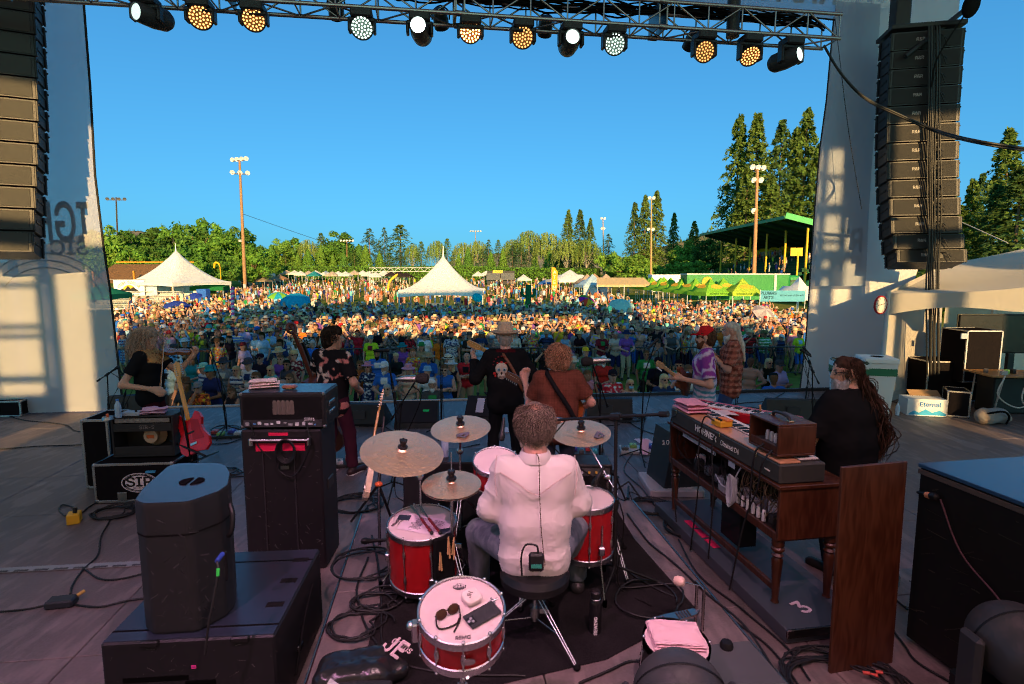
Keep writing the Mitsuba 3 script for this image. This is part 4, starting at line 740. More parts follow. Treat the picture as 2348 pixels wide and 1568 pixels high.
# ================= FIGURES: bodies as one smooth surface round a posed skeleton =================
def surface_nets(D,o,h):
    nx_,ny_,nz_=D.shape;ins=D<0
    c=[ins[i:nx_-1+i,j:ny_-1+j,k:nz_-1+k]for i in(0,1)for j in(0,1)for k in(0,1)]
    s=sum(x.astype(np.int8)for x in c);act=(s>0)&(s<8);idx=np.argwhere(act);num=np.full(act.shape,-1);num[act]=np.arange(len(idx))
    acc,cnt=np.zeros((len(idx),3)),np.zeros(len(idx))
    for ax in range(3):
        for a in(0,1):
            for b in(0,1):
                off=[0,0,0];ot=[q for q in range(3)if q!=ax];off[ot[0]]=a;off[ot[1]]=b
                p0=idx+off;p1=p0.copy();p1[:,ax]+=1
                d0,d1=D[tuple(p0.T)],D[tuple(p1.T)];m=(d0<0)!=(d1<0);t=d0[m]/(d0[m]-d1[m]);q=np.array(off,float)+np.zeros((m.sum(),3));q[:,ax]+=t
                acc[m]+=q;cnt[m]+=1
    v=(idx+acc/cnt[:,None])*h+o;F_=[]
    for ax in range(3):
        sl0=[slice(1,-1)]*3;sl0[ax]=slice(0,-1);sl1=list(sl0);sl1[ax]=slice(1,None)
        e=np.argwhere(ins[tuple(sl0)]!=ins[tuple(sl1)]);st_=np.array([1,1,1]);st_[ax]=0;e=e+st_
        fl=ins[tuple(e.T)];u_,w_=[(1,2),(2,0),(0,1)][ax];q=[]
        for du,dw in((0,0),(-1,0),(-1,-1),(0,-1)):
            p=e.copy();p[:,u_]+=du;p[:,w_]+=dw;q.append(num[tuple(p.T)])
        q=np.stack(q,1);q[~fl]=q[~fl][:,::-1];q=q[(q>=0).all(1)];F_.append(q)
    f=np.concatenate(F_);return v,np.vstack([f[:,[0,1,2]],f[:,[0,2,3]]])
def sdf_mesh(bones,h=.012,k=.03,cuts=(),smooth=1,noise_amp=0.0,noise_f=20.0,colors=None,subtract=()):
    """bones: (a, b, ra, rb, region, flat): tapered capsules, smoothly joined; flat 1 cuts the capsule square at b, 2 at both ends.  cuts: (point, normal) keep the side against the normal"""
    P0=np.array([b[0]for b in bones]+[b[1]for b in bones]);R_=max(max(b[2],b[3])for b in bones);lo,hi=P0.min(0)-R_-3*h,P0.max(0)+R_+3*h
    n=np.ceil((hi-lo)/h).astype(int)+1;D=np.full(n,.2,np.float32)
    gxs=[lo[i]+h*np.arange(n[i])for i in range(3)]
    for a,b,ra,rb,reg,fl in bones:
        a,b=np.asarray(a,float),np.asarray(b,float);pad=max(ra,rb)+2.5*k+h
        i0=np.maximum(0,((np.minimum(a,b)-pad-lo)/h).astype(int));i1=np.minimum(n,((np.maximum(a,b)+pad-lo)/h).astype(int)+2)
        if(i1<=i0).any():continue
        sl=tuple(slice(p,q)for p,q in zip(i0,i1));X_,Y_,Z_=np.meshgrid(*[g[s]for g,s in zip(gxs,sl)],indexing='ij',sparse=True)
        ab=b-a;L2=ab@ab+1e-12;t0=((X_-a[0])*ab[0]+(Y_-a[1])*ab[1]+(Z_-a[2])*ab[2])/L2;t=np.clip(t0,0,1)
        d=np.sqrt((X_-a[0]-t*ab[0])**2+(Y_-a[1]-t*ab[1])**2+(Z_-a[2]-t*ab[2])**2)-(ra+(rb-ra)*t)
        if fl:d=np.maximum(d,(t0-1)*math.sqrt(L2))
        if fl==2:d=np.maximum(d,-t0*math.sqrt(L2))
        o=D[sl];hh=np.maximum(k-np.abs(o-d),0)/k;D[sl]=np.minimum(o,d)-hh*hh*k*.25
    if cuts or len(subtract):
        X_,Y_,Z_=np.meshgrid(*gxs,indexing='ij',sparse=True)
        for p,nr in cuts:nr=unit(nr);D=np.maximum(D,((X_-p[0])*nr[0]+(Y_-p[1])*nr[1]+(Z_-p[2])*nr[2]).astype(np.float32))
        for c,r in subtract:D=np.maximum(D,(r-np.sqrt((X_-c[0])**2+(Y_-c[1])**2+(Z_-c[2])**2)).astype(np.float32))
    D[[0,-1]]=.2;D[:,[0,-1]]=.2;D[:,:,[0,-1]]=.2
    v,f=surface_nets(D,lo,h);m=trimesh.Trimesh(v,f,process=False)
    if smooth:trimesh.smoothing.filter_taubin(m,lamb=.5,nu=.5,iterations=smooth)
    if noise_amp:
        v=np.array(m.vertices);_,_,nr=meshkit.arrays(m,True);v=v+nr*((meshkit.fbm(v*noise_f,3)-.5)*2*noise_amp)[:,None];m=trimesh.Trimesh(v,m.faces,process=False)
    return np.array(m.vertices),np.array(m.faces)
def regions(v,bones):
    best,reg=np.full(len(v),9.0),np.zeros(len(v),int)
    for a,b,ra,rb,rg_,fl in bones:
        a,b=np.asarray(a,float),np.asarray(b,float);ab=b-a;t=np.clip((v-a)@ab/(ab@ab+1e-12),0,1);d=np.linalg.norm(v-a-t[:,None]*ab,axis=1)-(ra+(rb-ra)*t);m=d<best;best[m]=d[m];reg[m]=rg_
    return reg
def B(a,b,ra,rb=None,reg=0,fl=0):return(np.asarray(a,float),np.asarray(b,float),ra,ra if rb is None else rb,reg,fl)
def skeleton(H=1.75,male=True,lean=0.0,hip=None,arms=None,feet=None,head_yaw=0.0,head_pitch=0.0,side=0.0,sh=1.0,knees=None):
    """joints in the person's own frame: x to the person's right, y forward, z up, feet at z 0"""
    s=H/1.75;J={};hipz=.945*s if hip is None else hip;J['hip']=V(0,0,hipz);Rl=rotx(-lean)@roty(side)
    up=lambda x,y,z:J['hip']+Rl@V(x*s,y*s,z*s)
    w=(.185 if male else .160)*sh;J['waist']=up(0,.0,.17);J['chest']=up(0,.01,.36);J['neck']=up(0,-.01,.545);J['shR'],J['shL']=up(w,-.01,.48),up(-w,-.01,.48)
    J['Rh']=Rl@rotz(head_yaw)@rotx(-head_pitch);J['head']=J['neck']+Rl@V(0,.015*s,.06*s)+J['Rh']@V(0,.012*s,.075*s);J['s']=s
    J['hipR'],J['hipL']=J['hip']+V(.095*s,0,-.02),J['hip']+V(-.095*s,0,-.02)
    feet=feet or((.12,.02,.075),(-.12,-.02,.075));
    for q,(sd,fp)in enumerate(zip('RL',feet)):
        fp=np.array(fp,float)*(s,s,1);J['an'+sd]=fp;a=J['hip'+sd]
        if knees:J['kn'+sd]=np.array(knees[q],float)
        else:
            d=fp-a;L=np.linalg.norm(d);l1=.437*s;bend=math.sqrt(max(l1*l1-L*L/4,0))if L<2*l1 else 0;J['kn'+sd]=(a+fp)/2+V(0,1,0)*bend
        J['to'+sd]=fp+V(.03 if sd=='R' else-.03,.15*s,-.045)
    arms=arms or{}
    for sd,sg in(('R',1),('L',-1)):
        e,wv=arms.get(sd,(V(sg*.27,-.02,1.13),V(sg*.27,.08,.88)));J['el'+sd],J['wr'+sd]=np.array(e,float)*s,np.array(wv,float)*s
    return J
def hand_bones(w,d,palm_n,s=1.0,curl=.5,thumb=1,reg=0):
    """wrist, direction of the fingers, palm normal"""
    d,pn=unit(d),unit(palm_n);x=unit(np.cross(d,pn));out=[B(w,w+d*.075*s,.026*s,.030*s,reg),B(w+x*.022*s+d*.03*s,w+x*.024*s+d*.085*s,.015*s,.014*s,reg),B(w-x*.022*s+d*.03*s,w-x*.026*s+d*.08*s,.015*s,.013*s,reg)]
    for i,(o,l)in enumerate(((-.033,.062),(-.011,.074),(.011,.080),(.032,.070))):
        p=w+d*.085*s+x*o*s;q=d;
        for j in range(3):
            c_=curl*(.45+.35*j);q=unit(q*math.cos(c_)+pn*math.sin(c_));e=p+q*l*s*(.45,.32,.25)[j];out.append(B(p,e,(.0105,.0095,.0085)[j]*s,(.0095,.0085,.007)[j]*s,reg));p=e
    p=w+d*.03*s+x*.032*s*thumb;q=unit(d*.7+x*.6*thumb+pn*.35)
    for j in range(2):e=p+q*.038*s;out.append(B(p,e,.012*s,.010*s,reg));p=e;q=unit(q*.8+pn*.5+d*.2)
    return out
def head_bones(J,reg=0,s=None):
    s=s or J['s'];c,R=J['head'],J['Rh'];g=lambda x,y,z:c+R@V(x*s,y*s,z*s)
    return[B(g(0,-.035,.055),g(0,.02,.055),.082*s,.080*s,reg),B(g(0,-.02,.0),g(0,.035,-.015),.070*s,.066*s,reg),B(g(0,.045,-.075),g(0,.055,-.085),.042*s,.036*s,reg),B(g(0,.01,-.04),g(0,.04,-.075),.058*s,.045*s,reg),
            B(g(0,.095,.025),g(0,.112,-.012),.011*s,.016*s,reg),B(g(.083,-.005,.03),g(.083,-.010,-.02),.014*s,.010*s,reg),B(g(-.083,-.005,.03),g(-.083,-.010,-.02),.014*s,.010*s,reg),B(J['neck']+V(0,0,-.03),c+R@V(0,-.01,-.05),.056*s,.052*s,reg)]
def body_bones(J,male=True,fat=1.0,hands=None,reg=0,limbs=1.0):
    s=J['s'];f=fat;b=[];T_=lambda a,t,x:a+(t-a)*x
    rx=J['shR']-J['shL'];rx=rx/np.linalg.norm(rx);w=np.linalg.norm(J['shR']-J['shL'])/2
    b+=[B(J['chest']-rx*.07*f*s,J['chest']+rx*.07*f*s,.108*f*s,None,reg),B(J['waist']-rx*.055*f*s,J['waist']+rx*.055*f*s,.100*f*s,None,reg),B(J['hip']-rx*.065*f*s,J['hip']+rx*.065*f*s,(.105 if male else .112)*f*s,None,reg),
          B(J['shL']+rx*.03,J['shR']-rx*.03,.070*s,None,reg),B(J['neck']-V(0,0,.03),J['neck']+V(0,0,.02),.062*s,None,reg)]
    for sd,sg in(('R',1),('L',-1)):
        b+=[B(J['sh'+sd],J['el'+sd],.052*s*limbs,.042*s*limbs,reg),B(J['el'+sd],J['wr'+sd],.042*s*limbs,.028*s,reg)]
        if hands and sd in hands:hd=hands[sd];b+=hand_bones(J['wr'+sd],hd[0],hd[1],s*1.02,hd[2]if len(hd)>2 else .5,sg,reg)
        else:d=unit(J['wr'+sd]-J['el'+sd]);b+=[B(J['wr'+sd],J['wr'+sd]+d*.10*s,.032*s,.028*s,reg)]
        b+=[B(J['hip'+sd],J['kn'+sd],.088*s*f,.058*s,reg),B(J['kn'+sd],J['an'+sd],.056*s,.038*s,reg),B(J['an'+sd]+V(0,-.03,-.035)*s,J['to'+sd],.038*s,.030*s,reg)]
    return b
def shirt_bones(J,fat=1.0,sleeve=.75,off=.014,hem=.02,male=True):
    s=J['s'];f=fat;b=[];rx=unit(J['shR']-J['shL']);ho=J['hip']+V(0,0,hem)
    b+=[B(J['chest']-rx*.075*f*s,J['chest']+rx*.075*f*s,.110*f*s+off),B(J['waist']-rx*.065*f*s,J['waist']+rx*.065*f*s,.106*f*s+off),B(ho-rx*.07*f*s,ho+rx*.07*f*s,.106*f*s+off),B(J['shL']+rx*.02,J['shR']-rx*.02,.070*s+off*.8),B(J['neck']-V(0,0,.045),J['neck']-V(0,0,.005),.066*s+off*.5,.060*s+off*.4)]
    for g_ in(-1,1):b.append(B(J['chest']+rx*.072*g_*f*s,J['waist']+rx*.062*g_*f*s,.108*f*s+off,.107*f*s+off));b.append(B(J['waist']+rx*.062*g_*f*s,ho+rx*.068*g_*f*s,.106*f*s+off,.106*f*s+off))
    for sd in 'RL':
        sl=sleeve if not isinstance(sleeve,dict)else sleeve[sd]
        if sl<=1:e=J['sh'+sd]+(J['el'+sd]-J['sh'+sd])*sl;b.append(B(J['sh'+sd],e,.058*s+off,.052*s+off*1.3,0,1))
        else:
            b.append(B(J['sh'+sd],J['el'+sd],.058*s+off,.048*s+off));e=J['el'+sd]+(J['wr'+sd]-J['el'+sd])*(sl-1);b.append(B(J['el'+sd],e,.048*s+off,.034*s+off,0,1))
    return b
def trouser_bones(J,fat=1.0,off=.012,length=.96):
    s=J['s'];rx=unit(J['hipR']-J['hipL']);b=[B(J['hip']-rx*.066*fat*s+V(0,0,.02),J['hip']+rx*.066*fat*s+V(0,0,.02),.102*fat*s),B(J['hip']-rx*.07*fat*s-V(0,0,.04),J['hip']+rx*.07*fat*s-V(0,0,.04),.105*fat*s+off)]
    for sd in 'RL':
        b.append(B(J['hip'+sd],J['kn'+sd],.090*s*fat+off,.062*s+off));l=J['kn'+sd]+(J['an'+sd]-J['kn'+sd])*min(length,1)
        b.append(B(J['kn'+sd],l,.062*s+off,.054*s+off,0,1))
    return b
def face_bits(mb,J,glasses=None,eyes=True,mouth=True,beard=None,col_lip=(.33,.12,.10)):
    s,c,R=J['s'],J['head'],J['Rh'];g=lambda x,y,z:c+R@V(x*s,y*s,z*s)
    if glasses is not None:
        for x in(-.034,.034):mb.ball(g(x,.092,.026),V(.029,.012,.021)*s,glasses,1,R)
        mb.box(g(0,.097,.034),V(.10,.008,.008)*s,glasses,R);
        for x in(-.078,.078):mb.box(g(x,.045,.034),V(.005,.10,.008)*s,glasses,R)
    elif eyes:
        for x in(-.032,.032):mb.ball(g(x,.089,.028),V(.014,.008,.008)*s,(.55,.5,.47),1,R);mb.ball(g(x,.0955,.028),V(.007,.004,.007)*s,(.03,.02,.015),1,R);mb.box(g(x,.094,.047),V(.03,.008,.006)*s,(.10,.06,.04),R)
    if mouth:mb.ball(g(0,.092,-.052),V(.024,.010,.007)*s,col_lip,1,R)
    return mb
def brim_hat(J,col,band=None,brim=.15,crown=.11,cr=.088,flop=.012,kind='hat'):
    s,c,R=J['s'],J['head'],J['Rh'];mb=MB(col);o=c+R@V(0,-.005,.085)*s;n=22
    if kind=='hat':
        mb.lathe([(cr*1.02,-.01),(brim*.8,-.012),(brim,-.012-flop+.02),(brim,-.006-flop+.02),(brim*.8,.0),(cr*1.05,.004),(cr*1.0,crown*.5),(cr*.9,crown*.92),(cr*.72,crown),(0,crown*.9)],o,R=R@np.diag([1,1.12,1])*s,n=n)
        if band is not None:mb.lathe([(cr*1.065,.004),(cr*1.055,.03),(cr*1.02,.031)],o,R=R@np.diag([1,1.12,1])*s,n=n,col=band)
    else:
        mb.lathe([(.092,-.025),(.094,.01),(.088,.05),(.065,.078),(.03,.088),(0,.09)],o-R@V(0,0,.01)*s,R=R@np.diag([1,1.14,1])*s,n=18)
        a=np.linspace(0.35,PI-.35,12);v=[o+R@V(.085*math.cos(t),.10*math.sin(t),-.018)*s for t in a]+[o+R@V(.085*math.cos(t)*.95,.085+.095*math.sin(t),-.032)*s for t in a]
        f=[q for i in range(11)for q in([i,i+1,i+13],[i,i+13,i+12])];mb.put(np.array(v),f,band if band is not None else col);mb.put(np.array(v)-R@V(0,0,.006),f,band if band is not None else col)
    return mb
class Fig:
    """places a figure: yaw 0 faces the audience (+y), pi faces the stage"""
    def __init__(s,key,J,pos,yaw):s.key,s.J,s.R,s.o=key,J,rotz(yaw),np.asarray(pos,float)
    def put(s,name,vf,col,bsdf='cloth',extra=None,label=None,smooth=True):
        mb=MB(col,s.R,s.o);mb.put(vf[0],vf[1],col if not callable(col)else col(vf[0]),smooth)
        if extra:extra(mb)
        return part(s.key,name,mb,bsdf,label)
    def mb(s,col):return MB(col,s.R,s.o)
    def w(s,p):return s.R@np.asarray(p,float)+s.o
SKIN,SKIN2,SKIN3=V(.50,.27,.19),V(.42,.21,.14),V(.30,.15,.09)
def hair_mesh(bones,amp=.010,f=28,h=.012,k=.03,**kw):return sdf_mesh(bones,h,k,noise_amp=amp,noise_f=f,**kw)
def streak(c1,c2,f=60,seed=0):
    def fn(v):t=meshkit.fbm(v*(f,f,f*.18)+seed,3)[:,None];t=np.clip((t-.3)/.4,0,1);return V(*c1)*(1-t)+V(*c2)*t
    return fn

def strands(mb,J,n,start,length,droop,col,r=.0015,curl=0.0,lo=-.25,seg=4,lift=.10,jit=.05):
    """loose hairs rooted on the head and combed backwards and down"""
    c=hd(J,0,-.015,.03);s=J['s']
    for _ in range(n):
        d=unit(V(nrg.normal(),nrg.normal(-.25,.75),nrg.normal(.35,.7)))
        if d[2]<lo or(d[1]>.2 and d[2]<.55):continue
        p=c+d*V(.092,.108,.112)*s*start;g=unit(V(d[0]*.5,d[1]*.5-.3,-.8));g=unit(g-d*(g@d));pts=[p];ph=nrg.uniform(0,6)
        for k in range(seg):
            t=(k+1)/seg;q=pts[-1]+(unit(g*(1-droop*t)+V(0,0,-1)*droop*t+d*lift*(1-t))*length/seg+curl*V(math.sin(ph+k*2.1),math.cos(ph+k*2.3),math.sin(ph*2+k*1.7))+nrg.normal(0,length*jit,3));e=(q-c)/(V(.092,.108,.112)*s*start);L_=np.linalg.norm(e)
            if L_<1.0 and q[2]>c[2]-.06:q=c+(q-c)/L_*1.01
            pts.append(q)
        mb.tube(pts,np.linspace(r,r*.4,len(pts)),3,np.clip(V(*col)*nrg.uniform(.35,1.6),0,1),caps=False)
# ================= THE BAND =================
def hd(J,x,y,z):return J['head']+J['Rh']@(V(x,y,z)*J['s'])
def performer(label,px,py,d,H,yaw,z=STAGE,**kw):
    t=at(px,py,d);k=thing('person',label,'person');J=skeleton(H,**kw);fg=Fig(k,J,V(t[0],t[1],z),yaw)
    off=fg.R@V(J['head'][0],J['head'][1],0);fg.o=fg.o-V(off[0],off[1],0);return fg,J
def shoes(fg,J,col,sole=None):
    for sd in 'RL':
        mb=fg.mb(col);a,b=J['an'+sd]+V(0,-.05,-.045),J['to'+sd]+V(0,.02,-.005);v,f=sdf_mesh([B(a,b,.048,.042),B(J['an'+sd]+V(0,-.01,-.03),J['an'+sd]+V(0,0,.01),.048,.046)],.011,.03);v[:,2]=np.maximum(v[:,2],.0);mb.put(v,f,col,True)
        if sole:mb.box((a+b)/2+V(0,0,-.03),(.09,.30,.02),sole)
        part(fg.key,'shoe',mb,'satin')
HH=.0105
# ---- fiddle player
fg,J=performer('long haired fiddler in black shirt with orange yoke, bowing at the left of the stage',338,770,7.35,1.78,math.radians(-78),head_yaw=-.1,fat_=0)if False else performer('long haired fiddler in black shirt with orange yoke, bowing at the left of the stage',338,770,7.35,1.78,math.radians(-78),head_yaw=-.1,arms={'R':(V(.29,-.20,1.09),V(.30,.13,1.03)),'L':(V(-.20,.28,1.16),V(-.20,.46,1.36))})
bb=body_bones(J,hands={'R':(V(0,.8,-.35),V(-.6,.3,-.5),.9),'L':(V(-.1,.4,.6),V(.5,-.6,.1),1.1)})+head_bones(J)
fg.put('body',sdf_mesh(bb,.009),SKIN,'skin',lambda mb:face_bits(mb,J))
yoke=lambda v:np.where((v[:,2:3]>1.35+.05*np.abs(v[:,:1])/.2-.03)&(np.abs(v[:,:1])<.21),np.where((meshkit.noise(v*55)>.66)[:,None],V(.20,.07,.03),V(.55,.25,.09)),V(.012,.012,.014))
fg.put('shirt',sdf_mesh(shirt_bones(J,1.1,.62,.018,-.06),HH,.035,noise_amp=.006,noise_f=13),yoke)
fg.put('trousers',sdf_mesh(trouser_bones(J,1.05),HH,.03,noise_amp=.004,noise_f=14),(.05,.008,.012));shoes(fg,J,(.02,.015,.012))
hb=[B(hd(J,0,-.03,.07),hd(J,0,.02,.075),.100,.095),B(hd(J,-.07,-.05,.03),hd(J,-.09,-.07,-.14),.062,.06),B(hd(J,.07,-.05,.03),hd(J,.10,-.06,-.15),.066,.065),B(hd(J,0,-.09,.02),hd(J,0,-.13,-.20),.088,.085),B(hd(J,.08,-.09,-.12),hd(J,.11,-.09,-.26),.065,.035),B(hd(J,-.07,-.11,-.12),hd(J,-.09,-.12,-.27),.065,.035),B(hd(J,0,-.13,-.16),hd(J,.02,-.15,-.30),.075,.04)]
fg.put('hair',hair_mesh(hb,.022,20),streak((.20,.12,.08),(.42,.29,.21),70),'hair',lambda mb:strands(mb,J,800,1.05,.32,.85,(.42,.29,.21),.0026,.010,seg=7))
fid=fg
def outline(L,w,waist,n=40):    # a fiddle-family plan outline, lower bout at x 0, upper at x L
    t=np.linspace(0,1,n);p=np.interp(t,[0,.04,.12,.25,.36,.5,.62,.75,.88,.96,1],[0,.5,.85,1,.92,waist,.74,.82,.72,.42,.0]);return np.concatenate([np.stack([t*L,p*w],1),np.stack([t[::-1]*L,-p[::-1]*w],1)[1:-1]])
def scroll(mb,o,X,N,r,w,col):
    S=np.cross(N,X);a=np.linspace(-PI*.5,PI*2.6,44);rr=r*(1-.62*(a+PI*.5)/(PI*3.1));c=o+X*r*.9-N*0
    pts=np.array([c+X*(math.sin(t)*q)+N*(-math.cos(t)*q+0)for t,q in zip(a,rr)])
    mb.tube(pts,np.linspace(w,w*.55,len(a)),8,col);mb.cyl(c-S*w*1.5,c+S*w*1.5,r*.25,n=10,col=col)
def viol(name,label,o,X,N,L,w,dep,neck,col,cat,scr=.018):
    X=unit(X);N=unit(N-X*(N@X));Y=np.cross(N,X);R=np.stack([X,Y,N],1);k=thing(name,label,cat)
    mb=MB(col);mb.poly(outline(L,w,.55),dep,R=R,o=o-N*dep/2);mb.poly(outline(L*1.02,w*1.05,.56)-V(L*.01,0)[:2],dep*.07,col=V(*col)*1.5,R=R,o=o+N*dep*.5);part(k,'body',mb,'gloss')
    nb=MB((.02,.015,.012));nb.box(o+X*(L*.72+(L*.3+neck)/2)+N*dep*.75,(L*.3+neck,w*.21,dep*.12),R=R);part(k,'fingerboard',nb,'satin')
    nk=MB(col);e=o+X*(L+neck)+N*dep*.45;nk.tube([o+X*L*.98+N*dep*.4,e],w*.11,8);nk.box(e+X*scr*2.0,(scr*4.4,w*.17,scr*1.3),R=R,b=scr*.2);scroll(nk,e+X*scr*4.0-N*scr*.6,X,-N,scr*1.9,scr*.62,V(*col)*1.1)
    for i in range(4):nk.cyl(e+X*scr*(.8+i*.9)-Y*w*.26,e+X*scr*(.8+i*.9)+Y*w*.26,scr*.22,n=6,col=(.03,.02,.015)if w<.2 else(.4,.33,.2))
    part(k,'neck',nk,'gloss');st_=MB((.5,.48,.42));
    for i in range(4):st_.cyl(o+X*L*.2+N*dep*.8+Y*w*(.12*i-.18),e+N*dep*.3+Y*w*(.03*i-.045),w*.006+.0006,n=4)
    part(k,'bridge',MB((.5,.36,.2)).box(o+X*L*.38+N*dep*.75,(w*.05,w*.35,dep*.5),R=R),'matte');q=part(k,'strings',st_,'metal');labels[q]={'kind':'stuff'};return k
vo=fg.w(V(-.10,.13,1.475));vx=fg.R@V(-.42,.90,-.10);viol('violin','violin under the chin of the long haired fiddler',vo,vx,V(0,.15,1)+fg.R@V(.35,0,0),.355,.105,.04,.13,(.20,.07,.025),'violin',.011)
bs_=MB((.35,.14,.06));h0=fg.w(J['wr'+'R']+V(0,.085,-.05));h1=fg.w(V(.06,.22,1.62));bs_.tube([h0-(h1-h0)*.08,(h0+h1)/2+V(.008,0,0),h1],.0055,6);bs_.tube([h0-(h1-h0)*.05+V(.016,0,0),h1+V(.012,0,0)],.003,4,(.7,.62,.55));solo('violin_bow','violin bow held upright in the fiddler\'s right hand','bow',bs_,'satin')
# ---- bassist
fg,J=performer('bass player in black floral shirt seen from behind, dark short hair',762,765,6.85,1.84,math.radians(-24),head_yaw=-.80,arms={'R':(V(.33,-.03,1.15),V(.16,.24,1.02)),'L':(V(-.36,.12,1.22),V(-.30,.22,1.48))},feet=((.13,.14,.075),(-.14,-.04,.075)))
bb=body_bones(J,hands={'R':(V(-.3,.8,-.3),V(-.4,-.3,-.6),.7),'L':(V(0,.3,.8),V(.6,.5,0),.9)})+head_bones(J);fg.put('body',sdf_mesh(bb,.009),SKIN2,'skin',lambda mb:face_bits(mb,J))
def floral(v):
    w=v+.05*(np.stack([meshkit.fbm(v*9+i*7,2)for i in range(3)],1)-.5)*2;a=meshkit.noise(w*V(15,15,13));b=meshkit.noise(w*V(44,44,15)+3);leaf_=(a>.56)&(b>.36)
    c=np.where((meshkit.noise(w*7+11)>.52)[:,None],V(.62,.42,.34),V(.50,.16,.14))*(.55+.7*b[:,None]);return np.where(leaf_[:,None],c,V(.014,.012,.014))
fg.put('shirt',sdf_mesh(shirt_bones(J,.98,.8,.022,-.10),.0095,.035,noise_amp=.006,noise_f=13),floral)
fg.put('trousers',sdf_mesh(trouser_bones(J,.98),HH,.03,noise_amp=.004,noise_f=14),(.055,.014,.024));shoes(fg,J,(.03,.012,.012),(.55,.5,.45))
fg.put('hair',hair_mesh([B(hd(J,0,-.04,.07),hd(J,0,.03,.085),.093,.085),B(hd(J,0,-.062,.02),hd(J,0,-.070,-.055),.078,.058),B(hd(J,-.03,-.05,-.02),hd(J,.03,-.05,-.02),.07)],.007,36),streak((.012,.008,.006),(.04,.028,.022),60),'hair',lambda mb:strands(mb,J,700,1.02,.05,.2,(.035,.025,.02),.002))
o=at(712,900,7.25);viol('double_bass','upright double bass with carved scroll, mostly hidden behind the bass amplifier',V(at(772,1000,7.5)[0],7.5,STAGE+.12),at(714,800,7.35)-V(at(772,1000,7.5)[0],7.5,STAGE+.7),V(.45,.85,0),1.08,.30,.19,.44,(.11,.028,.015),'double bass',.042)
# ---- hat man
fg,J=performer('guitarist in tan hat and black jacket with a skull embroidered on its back',1158,765,7.0,1.82,math.radians(4),arms={'R':(V(.36,-.02,1.16),V(.16,.27,1.06)),'L':(V(-.36,.0,1.16),V(-.37,.30,1.36))},feet=((.16,.03,.075),(-.17,.0,.075)))
bb=body_bones(J,hands={'R':(V(-.5,.6,-.3),V(-.3,-.5,-.5),.8),'L':(V(-.2,.6,.5),V(.6,.2,.4),1.0)})+head_bones(J);fg.put('body',sdf_mesh(bb,.009),SKIN,'skin',lambda mb:face_bits(mb,J))
fg.put('jacket',sdf_mesh(shirt_bones(J,1.12,1.85,.026,-.08),HH,.035,noise_amp=.007,noise_f=11),lambda v:np.where((v[:,2:3]>1.545)&(np.abs(v[:,:1])<.12),V(.06,.008,.01),V(.011,.011,.012)))
fg.put('trousers',sdf_mesh(trouser_bones(J,1.02),HH,.03,noise_amp=.004,noise_f=14),(.010,.010,.011));shoes(fg,J,(.02,.012,.01))
fg.put('hair',hair_mesh([B(hd(J,0,-.05,.03),hd(J,0,-.04,-.02),.080,.07)],.006,40),streak((.25,.2,.16),(.45,.38,.32)),'hair');h_=brim_hat(J,(.62,.42,.28),(.50,.33,.22),.175,.125,.094,-.004);h_.v=[x@fg.R.T+fg.o for x in h_.v];part(fg.key,'hat',h_,'cloth')
sk=fg.mb((.50,.42,.33));c=V(-.055,-.140,1.35)
sk.ball(c,(.078,.030,.078),sub=3);sk.ball(c+V(0,.0,-.085),(.05,.026,.052),sub=2)
for x in(-.032,.032):sk.ball(c+V(x,-.022,-.008),(.023,.012,.022),(.22,.40,.45),2);sk.ball(c+V(x,-.030,-.008),(.012,.008,.012),(.03,.03,.04),1)
sk.ball(c+V(0,-.028,-.05),(.011,.008,.016),(.03,.02,.02),1)
for i in range(7):sk.box(c+V(-.030+i*.010,-.024,-.098),(.003,.010,.026),(.05,.03,.03))
for x,z_,r in((-.085,-.06,.022),(.085,-.06,.022),(-.075,-.09,.016),(.075,-.09,.016),(0,.075,.02),(-.05,.07,.014),(.05,.07,.014)):sk.ball(c+V(x,.004,z_),(r,.014,r),(.42,.03,.03),1)
for i in range(9):a=PI*i/8;sk.ball(c+V(.10*math.cos(a),.012,.05+.10*math.sin(a)),(.012,.010,.010),(.16,.02,.025),1)
part(fg.key,'skull_emblem',sk,'cloth','embroidered cream skull with red roses')
sp=fg.mb((.16,.055,.025));sp.tube(curve([V(-.06,.05,1.545),V(-.03,-.09,1.515),V(.06,-.150,1.38),V(.14,-.158,1.22),V(.20,-.10,1.08),V(.2,.1,1.02)],6),.021,6);solo('guitar_strap','brown leather guitar strap across the black jacket','strap',sp,'satin')
GUIT=[(0,-.02),(-.02,-.10),(.02,-.155),(.10,-.165),(.18,-.125),(.24,-.115),(.31,-.135),(.37,-.12),(.40,-.085),(.36,-.05),(.34,-.03),(.34,.03),(.37,.05),(.44,.09),(.43,.125),(.36,.14),(.28,.12),(.2,.115),(.12,.155),(.04,.15),(-.015,.10)]
